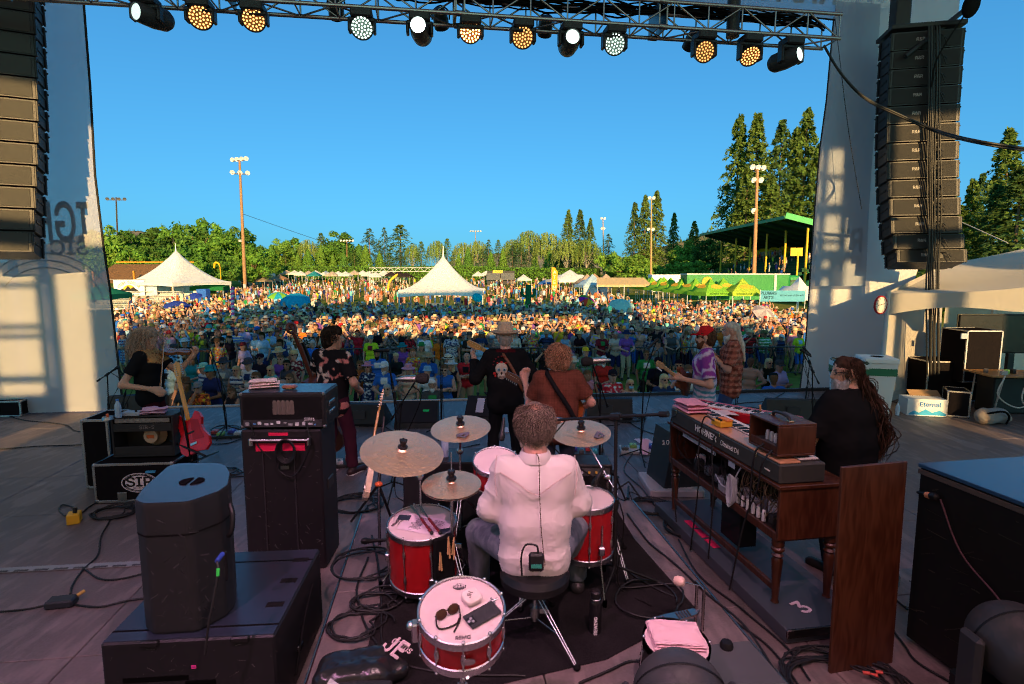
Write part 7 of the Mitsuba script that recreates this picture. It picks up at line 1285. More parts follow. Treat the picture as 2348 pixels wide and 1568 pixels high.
# ---- left: loudspeaker on a black sub, flight case, amplifiers
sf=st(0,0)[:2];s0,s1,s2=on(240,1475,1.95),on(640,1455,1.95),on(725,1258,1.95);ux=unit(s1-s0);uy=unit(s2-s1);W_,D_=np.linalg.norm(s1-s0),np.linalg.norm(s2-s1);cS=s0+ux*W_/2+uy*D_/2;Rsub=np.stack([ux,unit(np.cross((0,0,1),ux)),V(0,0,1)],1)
sb2=thing('subwoofer','large black subwoofer box in the left foreground with blue sheen tinted into its top','loudspeaker');part(sb2,'top',MB((.02,.024,.04)).box(cS,(W_-.02,D_-.02,.004),R=Rsub),'gloss');part(sb2,'cabinet',MB((.009,.009,.010)).box(V(cS[0],cS[1],(1.95+STAGE)/2),(W_,D_,.55),R=Rsub,b=.012),'tolex')  # blue sky sheen is put into the top plate colour
for t in(-.40,.34):part(sb2,'groove',MB((.006,.006,.006)).box(cS+Rsub@V(0,t*D_,.0012),(W_*.98,.014,.004),R=Rsub),'matte')
for i in range(3):part(sb2,'recess',MB((.010,.010,.011)).box(cS+Rsub@V(W_*.40,(-.2+i*.27)*D_,.002),(.10,.05,.004),R=Rsub),'matte')
for x in(-.22,.30):part(sb2,'latch_notch',MB((.006,.006,.006)).box(cS+Rsub@V(x*W_,-D_/2-.001,-.012),(.10,.03,.035),R=Rsub,b=.008),'satin')
part(sb2,'tape',MB((.03,.55,.06)).box(s2+Rsub@V(.003,-.10,-.06),(.004,.05,.10),R=Rsub),'matte','neon green tape tab');part(sb2,'handle',MB((.25,.25,.26)).box(s1+Rsub@V(.006,.33,-.30),(.02,.07,.04),R=Rsub,b=.006),'metal');part(sb2,'side_cable',MB(BK).tube(curve([s1+Rsub@V(.02,.6,-.05),s1+Rsub@V(.03,.35,-.15),s1+Rsub@V(.03,.15,-.35)],5),.007,5),'matte')
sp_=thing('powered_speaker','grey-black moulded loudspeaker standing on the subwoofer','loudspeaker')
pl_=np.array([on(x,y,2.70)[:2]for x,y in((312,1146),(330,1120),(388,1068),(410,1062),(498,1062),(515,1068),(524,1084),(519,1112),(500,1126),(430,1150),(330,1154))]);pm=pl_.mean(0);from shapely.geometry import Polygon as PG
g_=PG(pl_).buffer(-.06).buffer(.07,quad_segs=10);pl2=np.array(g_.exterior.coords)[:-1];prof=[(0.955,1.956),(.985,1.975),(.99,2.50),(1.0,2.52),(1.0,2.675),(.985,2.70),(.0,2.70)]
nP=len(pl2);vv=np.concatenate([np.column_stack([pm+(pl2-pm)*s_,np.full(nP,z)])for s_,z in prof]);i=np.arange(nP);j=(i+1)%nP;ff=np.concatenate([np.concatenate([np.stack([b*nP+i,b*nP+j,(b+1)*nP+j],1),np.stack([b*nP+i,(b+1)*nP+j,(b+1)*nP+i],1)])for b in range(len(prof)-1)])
part(sp_,'cabinet',MB((.016,.017,.018)).put(vv,ff,None,50),'tolex');part(sp_,'top',MB((.022,.03,.038)).poly(pm+(pl2-pm)*.97,.004,o=V(0,0,2.698)),'gloss');mb=MB((.006,.006,.007));hc_=on(440,1104,2.702);  # top tinted blue-grey for the sky it would mirror
for sg in(-1,1):a=np.linspace(-PI/2,PI/2,14);mb.poly([(sg*(.012+.055*math.cos(t)),.055*math.sin(t))for t in a],.006,R=rotz(.1),o=hc_)  # dark half discs stand in for shade in the handle hollow
part(sp_,'handle_recess',mb,'matte');bq=at(480,1290,2.80);scuffs(sp_,at(345,1440,2.74),rotz(.10),.34,.6,40,(.04,.04,.042));part(sp_,'groove',MB((.006,.006,.006)).put(np.concatenate([np.column_stack([pm+(pl2-pm)*1.001,np.full(nP,z)])for z in(2.515,2.525)]),[f for i_ in range(nP)for f in([i_,(i_+1)%nP,nP+(i_+1)%nP],[i_,nP+(i_+1)%nP,nP+i_])]),'matte');part(sp_,'side_handle',MB(BK).tube(curve([at(527,1155,3.05),at(533,1180,3.02),at(531,1215,3.0),at(524,1228,3.02)],4),.014,6),'satin');part(sp_,'socket_panel',MB((.008,.008,.009)).box(on(487,1300,2.25)+V(0,.0,0),(.16,.03,.18),R=rotz(.25),b=.01),'satin')
cbp=[at(497,1287,2.70),at(500,1310,2.68),at(488,1380,2.66),at(478,1430,2.66),at(470,1500,2.68)];solo('speaker_cable','cable with neon green tape plugged into the loudspeaker back','cable',MB((.02,.02,.02)).tube(curve(cbp,5),.006,6).cyl(cbp[0],cbp[0]+V(0,.06,.01),.012,n=8,col=(.03,.06,.3)).tube([at(500,1303,2.675),at(499,1320,2.668)],.009,6,(.04,.6,.08)),'satin')
def amp_box(k,c,size,R,mat='tolex',col=(.010,.010,.011),corner=True):
    part(k,'cabinet',MB(col).box(c,size,R=R,b=.014),mat)
    if corner:
        for sx in(-1,1):
            for sz in(-1,1):part(k,'corner',MB((.25,.25,.26)).box(c+R@V(sx*(size[0]/2-.014),-size[1]/2+.012,sz*(size[2]/2-.014)),(.034,.034,.034),R=R,b=.01),'metal')
scuffs(sb2,V(s0[0],s0[1],STAGE)-Rsub@V(0,.0006,0),Rsub,W_,.55,90);part(sb2,'hand_hole',MB((.003,.003,.003)).box(cS+Rsub@V(.05,-D_/2-.001,-.27),(.16,.01,.06),R=Rsub,b=.004),'matte');part(sb2,'tape',MB((.5,.04,.2)).box(cS+Rsub@V(.02,-D_/2-.002,-.16),(.025,.004,.02),R=Rsub),'matte','small pink tape tab')
for i in range(4):part(sb2,'grille_slot',MB((.004,.004,.004)).box(cS+Rsub@V(-.18,-D_/2-.001,-.22-i*.07),(.34,.004,.03),R=Rsub,b=.002),'matte')
# bass rig: cabinet and head
b0,b1=on(553,985,2.62),on(735,985,2.62);RB_=rotz(math.atan2((b1-b0)[1],(b1-b0)[0])+.03);wB=np.linalg.norm(b1-b0);cB=(b0+b1)/2+RB_@V(0,.2,0);bc_=thing('bass_cabinet','tall black bass speaker cabinet with chrome handle and red tape labels','amplifier')
part(bc_,'cabinet',MB((.010,.009,.010)).box(V(cB[0],cB[1],2.01),(wB,.42,1.22),R=RB_,b=.015),'tolex');
for x in(-.18,.12):part(bc_,'skid',MB((.024,.022,.024)).box(V(cB[0],cB[1],1.95)+RB_@V(x*wB*1.3,-.216,0),(.012,.012,.95),R=RB_,b=.003),'satin')
hz=V(cB[0],cB[1],2.545);mb=MB(CH);mb.cyl(hz+RB_@V(-.23,-.25,0),hz+RB_@V(.23,-.25,0),.011,n=10);part(bc_,'handle',mb,'metal')
for x in(-.235,.235):part(bc_,'bracket',MB(CH).box(hz+RB_@V(x,-.235,-.02),(.035,.05,.07),R=RB_,b=.012),'metal')
for x,w in((-.16,.10),(-.06,.10),(.06,.10),(.15,.09)):part(bc_,'tape_label',MB((.60,.02,.07)).box(V(cB[0],cB[1],2.475)+RB_@V(x,-.212,0),(w,.004,.065),R=RB_),'matte','bright red tape label')
part(bc_,'tape_label',MB((.60,.02,.07)).box(V(cB[0],cB[1],2.585)+RB_@V(-.02,-.212,0),(.16,.004,.025),R=RB_),'matte');part(bc_,'caster',MB((.35,.02,.02)).cyl(V(cB[0],cB[1],1.47)+RB_@V(.2,-.25,0),V(cB[0],cB[1],1.47)+RB_@V(.24,-.25,0),.05,n=14),'satin')
scuffs(bc_,V(cB[0],cB[1],1.42)+RB_@V(-wB/2,-.2108,0),RB_,wB,1.2,90);part(bc_,'side_handle',MB((.02,.02,.02)).box(V(cB[0],cB[1],2.1)+RB_@V(wB/2,0,0),(.02,.16,.10),R=RB_,b=.02),'satin');part(bc_,'plate',MB((.3,.3,.32)).box(V(cB[0],cB[1],2.30)+RB_@V(.02,-.212,0),(.07,.004,.03),R=RB_),'metal')
bh=thing('bass_amplifier','black valve bass amplifier head on top of the tall cabinet','amplifier');cH=V(cB[0],cB[1],2.62+.16)+RB_@V(.02,.0,0);part(bh,'top',MB((.02,.024,.035)).box(cH+V(0,0,.151),(.68,.38,.004),R=RB_),'gloss');amp_box(bh,cH,(.70,.40,.30),RB_);part(bh,'grille',MB((.010,.010,.010)).box(cH+RB_@V(0,-.202,.02),(.64,.006,.19),R=RB_),'matte')  # head top tinted blue in place of reflected sky
for i in range(5):part(bh,'valve',MB((.10,.085,.07)).lathe([(0,.07),(.012,.066),(.018,.05),(.018,-.04),(.016,-.05)],cH+RB_@V(-.06+i*.035,-.206,.02),R=np.diag([1,.25,1]),n=10),'gloss')
part(bh,'panel',MB((.03,.03,.032)).box(cH+RB_@V(0,-.204,-.105),(.64,.008,.06),R=RB_),'satin')
for i in range(12):part(bh,'socket',MB(rnd.choice([(.4,.4,.42),(.5,.5,.5),(.25,.25,.26),(.06,.2,.45)])).box(cH+RB_@V(-.28+i*.05+rnd.uniform(-.008,.008),-.21,-.105+rnd.uniform(-.012,.012)),(rnd.uniform(.012,.035),.006,rnd.uniform(.010,.03)),R=RB_),'satin')
part(bh,'lettering',MB((.6,.58,.56)).text('SIR#1',.022,cH+RB_@V(.22,-.209,-.08),RB_@RF),'matte')
for sz in(-.04,.04):part(bh,'side_handle',MB(CH).box(cH+RB_@V(.354,-.02,sz),(.01,.16,.03),R=RB_,b=.004),'metal')
towel('towel','pale folded towel on the bass amplifier head',on(606,888,2.935),(.24,.17,.07),RB_@rotz(.35),(.66,.52,.46),3)
gc=thing('glasses_case','clear brown glasses case on the bass amplifier head','case');part(gc,'body',MB((.20,.08,.05)).box(on(664,892,2.935)+V(0,0,.02),(.12,.07,.035),R=RB_,b=.014),'gloss');part(gc,'hinge',MB((.5,.35,.15)).box(on(664,892,2.935)+V(.01,-.037,.012),(.05,.004,.006),R=RB_),'metal')
mb=MB(BK)
for i in range(5):a=np.linspace(0,2*PI,30);mb.tube([V(cB[0],cB[1],2.46)+RB_@V(.06+(.055+.006*i)*math.cos(t),-.255-.008*i,(.075+.006*i)*math.sin(t))for t in a],.006,5)
mb.tube(curve([V(cB[0],cB[1],2.68)+RB_@V(.22,-.225,0),V(cB[0],cB[1],2.5)+RB_@V(.25,-.27,0),V(cB[0],cB[1],2.25)+RB_@V(.12,-.26,0),V(cB[0],cB[1],2.30)+RB_@V(-.02,-.25,0),V(cB[0],cB[1],2.5)+RB_@V(-.02,-.26,0)],6),.007,5);mb.tube(curve([V(cB[0],cB[1],2.69)+RB_@V(-.24,-.225,0),V(cB[0],cB[1],2.5)+RB_@V(-.18,-.24,0),V(cB[0],cB[1],2.38)+RB_@V(-.08,-.235,0)],6),.006,5);solo('coiled_cable','black cables coiled over the chrome handle of the bass cabinet','cable',mb,'satin')
# flight case with oval logo, combo amp on top, narrow case behind
f0,f1=on(218,1156,STAGE),on(402,1150,STAGE);Rf=rotz(math.atan2((f1-f0)[1],(f1-f0)[0]));wf=np.linalg.norm(f1-f0);hf=.44
def flight(name,label,c,size,R,logo=None,al=(.42,.42,.43)):
    k=thing(name,label,'flight case');part(k,'panel',MB((.010,.009,.010)).box(c,np.array(size)-.012,R=R),'matte');h=np.array(size)/2
    for ax in range(3):
        o=[q_ for q_ in range(3)if q_!=ax]
        for a in(-1,1):
            for b in(-1,1):p=np.zeros(3);p[o[0]]=a*(h[o[0]]-.013);p[o[1]]=b*(h[o[1]]-.013);s_=np.full(3,.028);s_[ax]=size[ax]-.05;part(k,'edge_rail',MB(al).box(c+R@p,s_,R=R,b=.003),'metal')
    for sx in(-1,1):
        for sz in(-1,1):part(k,'corner',MB(al).box(c+R@V(sx*(h[0]-.02),-h[1]+.02,sz*(h[2]-.02)),(.05,.05,.05),R=R,b=.016),'metal')
    return k
cF=(f0+f1)/2+Rf@V(0,.30,0)+V(0,0,hf/2+.01);fc=flight('flight_case','black flight case with oval white rental logo under the guitar amp',cF,(wf,.6,hf),Rf)
lg=MB((.60,.52,.54));LO=cF+Rf@V(.06,-.30,.0);RL=Rf@RF;lg.lathe([(.19,0),(.19,.003),(.18,.003),(.18,0)],LO,R=RL@np.diag([1,.58,1]),n=48);lg.lathe([(.150,.0),(.150,.003),(0,.003)],LO,R=RL@np.diag([1,.54,1]),n=40);part(fc,'logo',lg,'matte');mb=MB((.02,.02,.02)).text('SIR',.105,LO+RL@V(0,-.04,.0035),RL,bold=True,sx=1.15);mb.text('SIR-USA.COM',.014,LO+RL@V(0,-.065,.0035),RL);part(fc,'lettering',mb,'matte');mb=MB((.60,.52,.54))
for s_,txt in((1,'STUDIO INSTRUMENT RENTALS'),(-1,'ENTERTAINMENT SERVICES')):
    n=len(txt)
    for i,ch in enumerate(txt):
        if ch!=' ':t=PI/2-s_*(i-(n-1)/2)*2.3/n if s_>0 else-PI/2+(i-(n-1)/2)*2.2/n;mb.text(ch,.013,LO+RL@V(.168*math.cos(t),.098*math.sin(t)-.005,.002),RL@rotz((t-PI/2 if s_>0 else t+PI/2)*.7))
part(fc,'lettering',mb,'matte');part(fc,'latch',MB((.35,.35,.36)).box(cF+Rf@V(-.13,-.304,-.15),(.10,.008,.09),R=Rf,b=.004),'metal');part(fc,'latch',MB((.35,.35,.36)).box(cF+Rf@V(wf/2+.003,0,.02),(.008,.1,.08),R=Rf,b=.003),'metal')
solo('bag_strap','black pouch with blue tab lying on the corner of the oval logo case','pouch',MB(BK).box(cF+Rf@V(.27,-.31,.11),(.16,.05,.06),R=Rf,b=.02).box(cF+Rf@V(.2,-.33,.13),(.10,.03,.02),(.05,.25,.42),R=Rf),'cloth')
am=thing('guitar_amp','black open-backed combo amp on the logo case, speaker magnet showing','amplifier');cA=cF+V(0,0,hf/2+.235+.012)+Rf@V(.03,.02,0);sA=(.66,.27,.47)
for nm,c,s_ in(('top',V(0,0,.225),(sA[0],.27,.02)),('side',V(-.32,0,0),(.02,.27,.45)),('side',V(.32,0,0),(.02,.27,.45)),('bottom',V(0,0,-.225),(sA[0],.27,.02)),('back_panel',V(0,-.128,-.165),(.62,.012,.10)),('back_panel',V(0,-.128,.10),(.62,.012,.09)),('baffle',V(0,.12,0),(.62,.012,.44))):part(am,nm,MB((.020,.019,.020)).box(cA+Rf@c,s_,R=Rf,b=.004),'tolex')
part(am,'chassis',MB((.25,.24,.25)).box(cA+Rf@V(0,-.10,.18),(.58,.05,.05),R=Rf),'metal');part(am,'speaker_magnet',MB((.42,.30,.20)).lathe([(0,.06),(.075,.06),(.078,.05),(.078,0),(.13,-.05)],cA+Rf@V(.03,.02,-.03),d=Rf@V(0,-1,0),n=28),'satin');part(am,'magnet_label',MB((.5,.12,.04)).box(cA+Rf@V(.03,-.042,-.03),(.08,.003,.04),R=Rf),'matte')
for i in range(8):part(am,'socket',MB((.3,.28,.26)).box(cA+Rf@V(-.24+i*.065,-.128,.182),(.025,.006,.02),R=Rf),'satin')
part(am,'lettering',MB((.20,.18,.18)).text('SIR-S',.04,cA+Rf@V(.05,-.136,.085),RL),'matte')
topA=cA[2]+.236
bt_=thing('water_bottle','clear water bottle with blue cap on the combo amp','bottle');o=on(272,957,topA);o[2]=topA;part(bt_,'body',MB((.30,.42,.55)).lathe([(0,0),(.030,0),(.033,.02),(.031,.06),(.033,.10),(.030,.14),(.014,.175),(.013,.19)],o,n=18),'gloss');part(bt_,'cap',MB((.04,.15,.45)).lathe([(.015,.188),(.015,.205),(0,.206)],o,n=14),'satin')
pd=thing('effects_box','flat white pedal with knobs lying on the combo amp','pedal');o=on(305,951,topA);part(pd,'body',MB((.30,.36,.42)).box(o+V(0,0,.02),(.19,.12,.04),R=Rf,b=.006),'satin');part(pd,'knob',MB(BK).cyl(o+V(.05,-.02,.04),o+V(.05,-.02,.06),.012,n=10),'satin')
pd=thing('tube_pedal','small silver pedal with valve painted as glowing on the combo amp','pedal');o=on(247,961,topA);part(pd,'body',MB((.35,.33,.33)).lathe([(0,0),(.06,0),(.05,.03),(0,.035)],o,n=18),'metal');part(pd,'valve',MB((.6,.12,.04)).lathe([(.014,.03),(.014,.06),(.0,.072)],o+V(.015,-.02,0),n=10),'gloss')  # orange glow is only in the valve colour, nothing shines
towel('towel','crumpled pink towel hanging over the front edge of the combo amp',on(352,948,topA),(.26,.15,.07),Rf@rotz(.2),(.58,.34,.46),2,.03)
c=on(205,1125,STAGE)+V(.0,.30,.36);fc2=flight('flight_case','narrow upright flight case behind the combo amp',V(c[0]+.06,c[1],STAGE+.42),(.30,.5,.82),Rf)
for i in range(7):pass
# yellow power splitter and its black neighbour
k=thing('power_splitter','yellow power outlet block on the floor at left','outlet');o=on(166,1200,STAGE);part(k,'block',MB((.62,.33,.02)).box(o+V(0,.03,.05),(.11,.14,.10),R=rotz(.5),b=.008),'satin');part(k,'plug',MB(BK).cyl(o+V(.01,.03,.10),o+V(.01,.04,.15),.02,n=10),'satin')
k=thing('power_adapter','flat black power adapter with cables at lower left','adapter');o=on(142,1388,STAGE);part(k,'body',MB((.018,.022,.028)).box(o+V(0,0,.03),(.19,.11,.06),R=rotz(.2),b=.012),'satin');part(k,'plug',MB((.5,.3,.08)).cyl(o+V(.08,.05,.05),o+V(.10,.10,.06),.013,n=8),'satin')
# guitars on stands
a,b=on(447,1062,STAGE),at(425,905,6.35);o=at(452,1035,6.2);guitar('bass_guitar','bright red electric bass on a stand behind the combo amp',o,at(423,912,6.45)-o,V(-.1,-1,.25),(.50,.008,.015),(.60,.28,.05),'six',sc=1.15,pick=(.35,.01,.02))
k=thing('guitar_stand','black stand holding the red bass','stand');part(k,'frame',MB(BK).tube([at(415,935,6.35),at(440,1060,6.15),on(500,1040,STAGE)+V(0,0,.03)],.014,6).tube([at(440,1055,6.15),on(400,1070,STAGE)+V(0,0,.02)],.012,6).tube([at(390,1010,6.3),at(470,1045,6.1)],.012,6),'satin')
o=at(838,1135,4.75);guitar('electric_guitar','cream electric guitar leaning on a stand left of the drums, body seen edge on',o-V(0,0,.02),at(880,905,5.25)-o,V(-.93,-.25,.15),(.62,.48,.33),(.48,.24,.07),pick=(.5,.45,.4));k=thing('guitar_stand','black stand with orange clamp holding the cream guitar','stand');q=[at(868,1110,4.7),on(805,1195,STAGE+.05),on(905,1210,RISER),on(870,1250,RISER)];part(k,'tube',MB(BK).tube([at(880,955,5.0),q[0]],.014,8),'satin');part(k,'clamp',MB((.55,.10,.03)).ball(q[0],(.035,.03,.025),sub=1),'satin')
for p in q[1:]:part(k,'leg',MB(BK).tube([q[0],p],.012,6),'satin')
# microphones
def mic_body(k,p,d,kind='ball',L=.17):
    d=unit(d);R=frame(d)
    if kind=='ball':part(k,'microphone',MB(BK).lathe([(0,-L),(.010,-L),(.018,-.03),(.024,-.01),(.025,.01),(.020,.03),(0,.038)],p,R=R,n=16),'satin')
    else:part(k,'microphone',MB((.50,.47,.44)).lathe([(0,-.22),(.012,-.22),(.022,-.19),(.034,-.12),(.036,0)],p,R=R,n=18),'metal');part(k,'windscreen',MB((.03,.028,.028)).lathe([(.036,-.01),(.052,.03),(.056,.07),(.045,.11),(0,.125)],p,R=R,n=18),'cloth')
def mic_stand(label,base,top,tip,kind='ball',col=BK,mic=True,spread=.30,rot=.5,r=.011,mdir=None,tail=.18):
    k=thing('mic_stand',label,'microphone stand');b,t,e=[np.asarray(q_,float)for q_ in(base,top,tip)]
    part(k,'tube',MB(col).tube([b+V(0,0,.1),(b+t)/2],r*1.15,8).tube([(b+t)/2,t],r*.85,8).cyl((b+t)/2-V(0,0,.04),(b+t)/2+V(0,0,.03),r*1.7,n=8),'satin')
    if np.linalg.norm(e-t)>.05:d=unit(e-t);part(k,'boom',MB(col).tube([t-d*tail,e],r*.75,7).cyl(t-d*.04,t+d*.04,r*1.8,n=8).cyl(t-d*(tail+.06),t-d*tail,r*1.4,n=8),'satin')
    for i in range(3):
        a=rot+i*2*PI/3;ee=V(math.cos(a),math.sin(a),0);part(k,'leg',MB(col).tube([b+V(0,0,.16),b+ee*spread+V(0,0,.012)],.009,6),'satin')
    if mic:mic_body(k,e,mdir if mdir is not None else e-t,kind)
    pts=[e-unit(e-t+V(0,0,.001))*.15,e-V(0,0,.22)+V(.03,0,0),(b+t)/2+V(.03,-.02,0),b+V(.02,-.03,.05),b+V(.2,-.25,.012)]
    part(k,'cable',MB((.01,.01,.01)).tube(curve(pts,6),.005,5),'matte');return k
def mp(px,py,y):return at(px,py,y)
def foot(px,y):return V(mp(px,900,y)[0],y,STAGE)
mic_stand('mic stand left of the fiddler with angled microphone',foot(243,8.6),mp(246,858,8.6),mp(268,843,8.55));mic_stand('short mic stand behind the fiddler by the banner',foot(270,9.4),mp(286,905,9.4),mp(297,862,9.3))
mic_stand('boom mic stand in front of the fiddler, empty floor beside it',foot(514,8.6),mp(506,868,8.6),mp(470,768,8.7),mdir=(-.5,.3,.6),tail=.22)
mic_stand('vocal mic stand right of the bassist with boom to the left',foot(905,6.9),mp(905,905,6.9),mp(886,803,6.9),mdir=(1,-.1,.02));mic_stand('boom stand with big silver microphone over the ride cymbal',foot(897,6.2),mp(920,925,6.0),mp(956,868,5.6),'big',mdir=(1,-.1,.05),tail=.35)
mic_stand('slim straight mic stand left of the tan hat',foot(1010,8.6),mp(1010,770,8.6),mp(1010,768,8.6),mdir=(0,.4,.9));mic_stand('boom stand with big silver microphone right of the curly hair',foot(1378,6.6),mp(1376,885,6.5),mp(1356,828,6.3),'big',mdir=(-1,-.1,-.05),tail=.3)
mic_stand('tall mic stand with white-tipped boom left of the red cap',foot(1472,7.4),mp(1476,858,7.4),mp(1505,780,7.3),mdir=(.6,.2,.5));mic_stand('short mic stand behind the plaid shirt',foot(1688,8.9),mp(1688,880,8.9),mp(1684,845,8.9));mic_stand('mic stand right of the stage monitor at far right',foot(1846,9.9),mp(1856,830,9.9),mp(1843,798,9.85),mdir=(-.5,.3,.6));mic_stand('second mic stand in front of the white bins',foot(1868,8.9),mp(1862,850,8.9),mp(1838,803,8.9),mdir=(-.5,.3,.4))
bmb=on(1408,1345,RISER);mic_stand('heavy black boom stand reaching over the right crash cymbal',bmb,mp(1412,955,bmb[1]+.05),mp(1262,963,bmb[1]+.45),'ball',mic=False,spread=.36,rot=.05,r=.015,tail=.34);k=thing('overhead_microphone','small silver overhead microphone at the end of the heavy boom','microphone');part(k,'body',MB((.5,.42,.42)).box(mp(1272,962,bmb[1]+.43),(.14,.05,.035),R=rotz(-.3),b=.015),'metal')
mic_stand('low boom stand behind the right floor tom',on(1440,1135,STAGE+.0),on(1440,1095,STAGE+.5)*V(1,1,0)+V(0,0,STAGE+.22),mp(1408,1085,4.9),rot=1.1,spread=.22)
k=thing('tom_microphone','clip microphone on the right floor tom','microphone');p=mp(1365,1105,3.9);mic_body(k,p,V(-.4,-.1,-.7),'ball',.12);k=thing('tom_microphone','clip microphone leaning over the small tilted tom','microphone');mic_body(k,mp(1150,1000,4.15),V(-.1,-.35,-.8),'ball',.14);mic_body(thing('floor_microphone','microphone lying low at the left of the floor tom','microphone'),on(838,1240,RISER+.12),V(-1,-.1,0),'ball',.2)
# floor monitors
def wedge(px,py,d,yaw,label,w=.62,back=True,tape=None):
    o=at(px,py,d);o[2]=STAGE;R=rotz(yaw);k=thing('floor_monitor',label,'stage monitor','floor monitor wedges');pr=[(0,0),(.48,0),(.50,.05),(.42,.36),(.36,.38),(.02,.08)]
    RW=R@np.stack([V(0,1,0),V(0,0,1),V(1,0,0)],1);mb=MB((.018,.018,.02)).poly(pr,w,R=RW,o=o-R@V(w/2,0,0));part(k,'cabinet',mb,'tolex');sl=math.atan2(.30,.34);Rg=R@rotx(sl)
    part(k,'grille',MB((.028,.026,.030)).box(o+R@V(0,.18,.235),(w*.93,.42,.008),R=Rg,b=.004),'matte');part(k,'socket_plate',MB((.05,.05,.052)).box(o+R@V(.05,.492,.2),(.2,.012,.14),R=R@rotx(-.15)),'satin')
    if tape:part(k,'tape',MB(tape[0]).box(o+R@V(w*tape[1],tape[3]if len(tape)>3 else .19,.25 if len(tape)<4 else .39),tape[2],R=Rg),'matte')
wedge(952,948,9.0,math.radians(3),'black floor monitor with green tape, facing us in front of the ride cymbal',.70,tape=((.03,.6,.15),.22,(.10,.04,.012)));wedge(852,920,9.6,math.radians(175),'floor monitor seen from behind between bassist and mic stand',.72);wedge(1096,940,9.4,math.radians(-8),'floor monitor with taped white list, left of the tan hat\'s legs',.5,tape=((.6,.5,.58),0,(.13,.3,.012)))
wedge(1390,900,10.0,math.radians(178),'floor monitor seen from behind at the stage edge right of the curly hair',.78);wedge(1806,885,9.9,math.radians(172),'large grey floor monitor seen from behind before the white bins',.95);wedge(398,905,9.2,math.radians(120),'floor monitor half hidden behind the fiddler',.6);wedge(302,925,10.2,math.radians(-160),'dark floor monitor under the left banner edge',.5)
# pedal boards and paper on the floor
def pedalboard(px,py,w,yaw,label,n,base=(.03,.03,.03)):
    o=on(px,py,STAGE);R=rotz(yaw);k=thing('pedalboard',label,'pedalboard');part(k,'board',MB(base).box(o+V(0,0,.02),(w,.30,.04),R=R,b=.005),'satin')
    for i in range(n):
        c=o+R@V(-w/2+w*(i+.5)/n,(.06 if i%2 else-.06),.06);pk=part(k,'pedal',MB(rnd.choice([(.5,.48,.5),(.05,.3,.32),(.45,.42,.40),(.06,.06,.3),(.4,.05,.05),(.08,.08,.08),(.2,.35,.1)])).box(c,(w/n*.75,.13,.05),R=R,b=.008),'satin');part(pk,'switch',MB(CH).cyl(c+R@V(0,-.04,.025),c+R@V(0,-.04,.04),.010,n=8),'metal')
pedalboard(510,1000,.62,.15,'pedalboard with pale pedals on the floor behind the red bass',5);pedalboard(1462,1034,.5,-.1,'silver multi-switch pedal with paper tag right of the drums',4,(.4,.38,.38));pedalboard(1340,1040,.55,-.1,'pedalboard under the right crash cymbal',6);pedalboard(812,1062,.5,.3,'pedalboard by the bassist\'s feet',4)
for px,py,a,lb,c_ in((1478,1012,.2,'white sheet of paper taped flat beside the silver pedal',(.62,.5,.56)),(1150,985,.1,'white paper set list on the floor beyond the crash cymbal',(.55,.56,.62)),(1478,1040,-.3,'paper tag hanging over the silver pedal',(.62,.4,.48))):solo('paper_sheet',lb,'paper',MB(c_).box(on(px,py,STAGE+.006)+V(0,0,.10*(a<0)),(.22 if a>0 else .10,.30,.003),R=rotz(a)@rotx(.5*(a<0))),'matte')
st2=thing('piano_stool','padded stool tinted with pink light in front of the small tom','stool');o=on(1150,1075,STAGE);o=V(at(1150,1005,5.3)[0],5.3,STAGE);part(st2,'seat',MB((.45,.35,.38)).box(o+V(0,0,.52),(.40,.34,.12),b=.03),'satin')  # seat colour carries the pink stage light
for sx in(-1,1):
    for sy in(-1,1):part(st2,'leg',MB(BK).cyl(o+V(sx*.17,sy*.13,0),o+V(sx*.17,sy*.13,.47),.016,n=8),'satin')
wb=thing('water_bottle','water bottle with blue cap standing beyond the ride cymbal','bottle');o=V(at(1020,1030,4.9)[0],4.9,at(1020,1046,4.9)[2]-.0);part(wb,'body',MB((.25,.33,.42)).lathe([(0,0),(.032,0),(.034,.02),(.032,.09),(.034,.12),(.03,.16),(.014,.2)],o,n=16),'gloss');part(wb,'cap',MB((.04,.15,.45)).lathe([(.015,.2),(.015,.225),(0,.226)],o,n=12),'satin');solo('drum_case','black gear case behind the hi-hat, bottle on top','case',MB((.012,.012,.014)).box(V(o[0]+.05,4.95,(STAGE+o[2])/2),(.8,.42,o[2]-STAGE-.004),b=.01),'tolex')
ga=thing('guitar_amp','small black combo amp with knobs coloured as if lit under the right crash cymbal','amplifier');o=at(1335,1072,5.0);part(ga,'cabinet',MB(BK).box(V(o[0],5.15,o[2]-.25),(.55,.3,.55),b=.012),'tolex');part(ga,'panel',MB((.06,.06,.06)).box(V(o[0],4.992,o[2]-.04),(.5,.01,.07)),'satin')
for i in range(7):part(ga,'knob',MB(rnd.choice([(.5,.5,.5),(.5,.3,.05),(.1,.3,.1)])).cyl(V(o[0]-.2+i*.065,4.99,o[2]-.04),V(o[0]-.2+i*.065,4.975,o[2]-.04),.012,n=8),'satin')  # knob glow is put into the colours alone
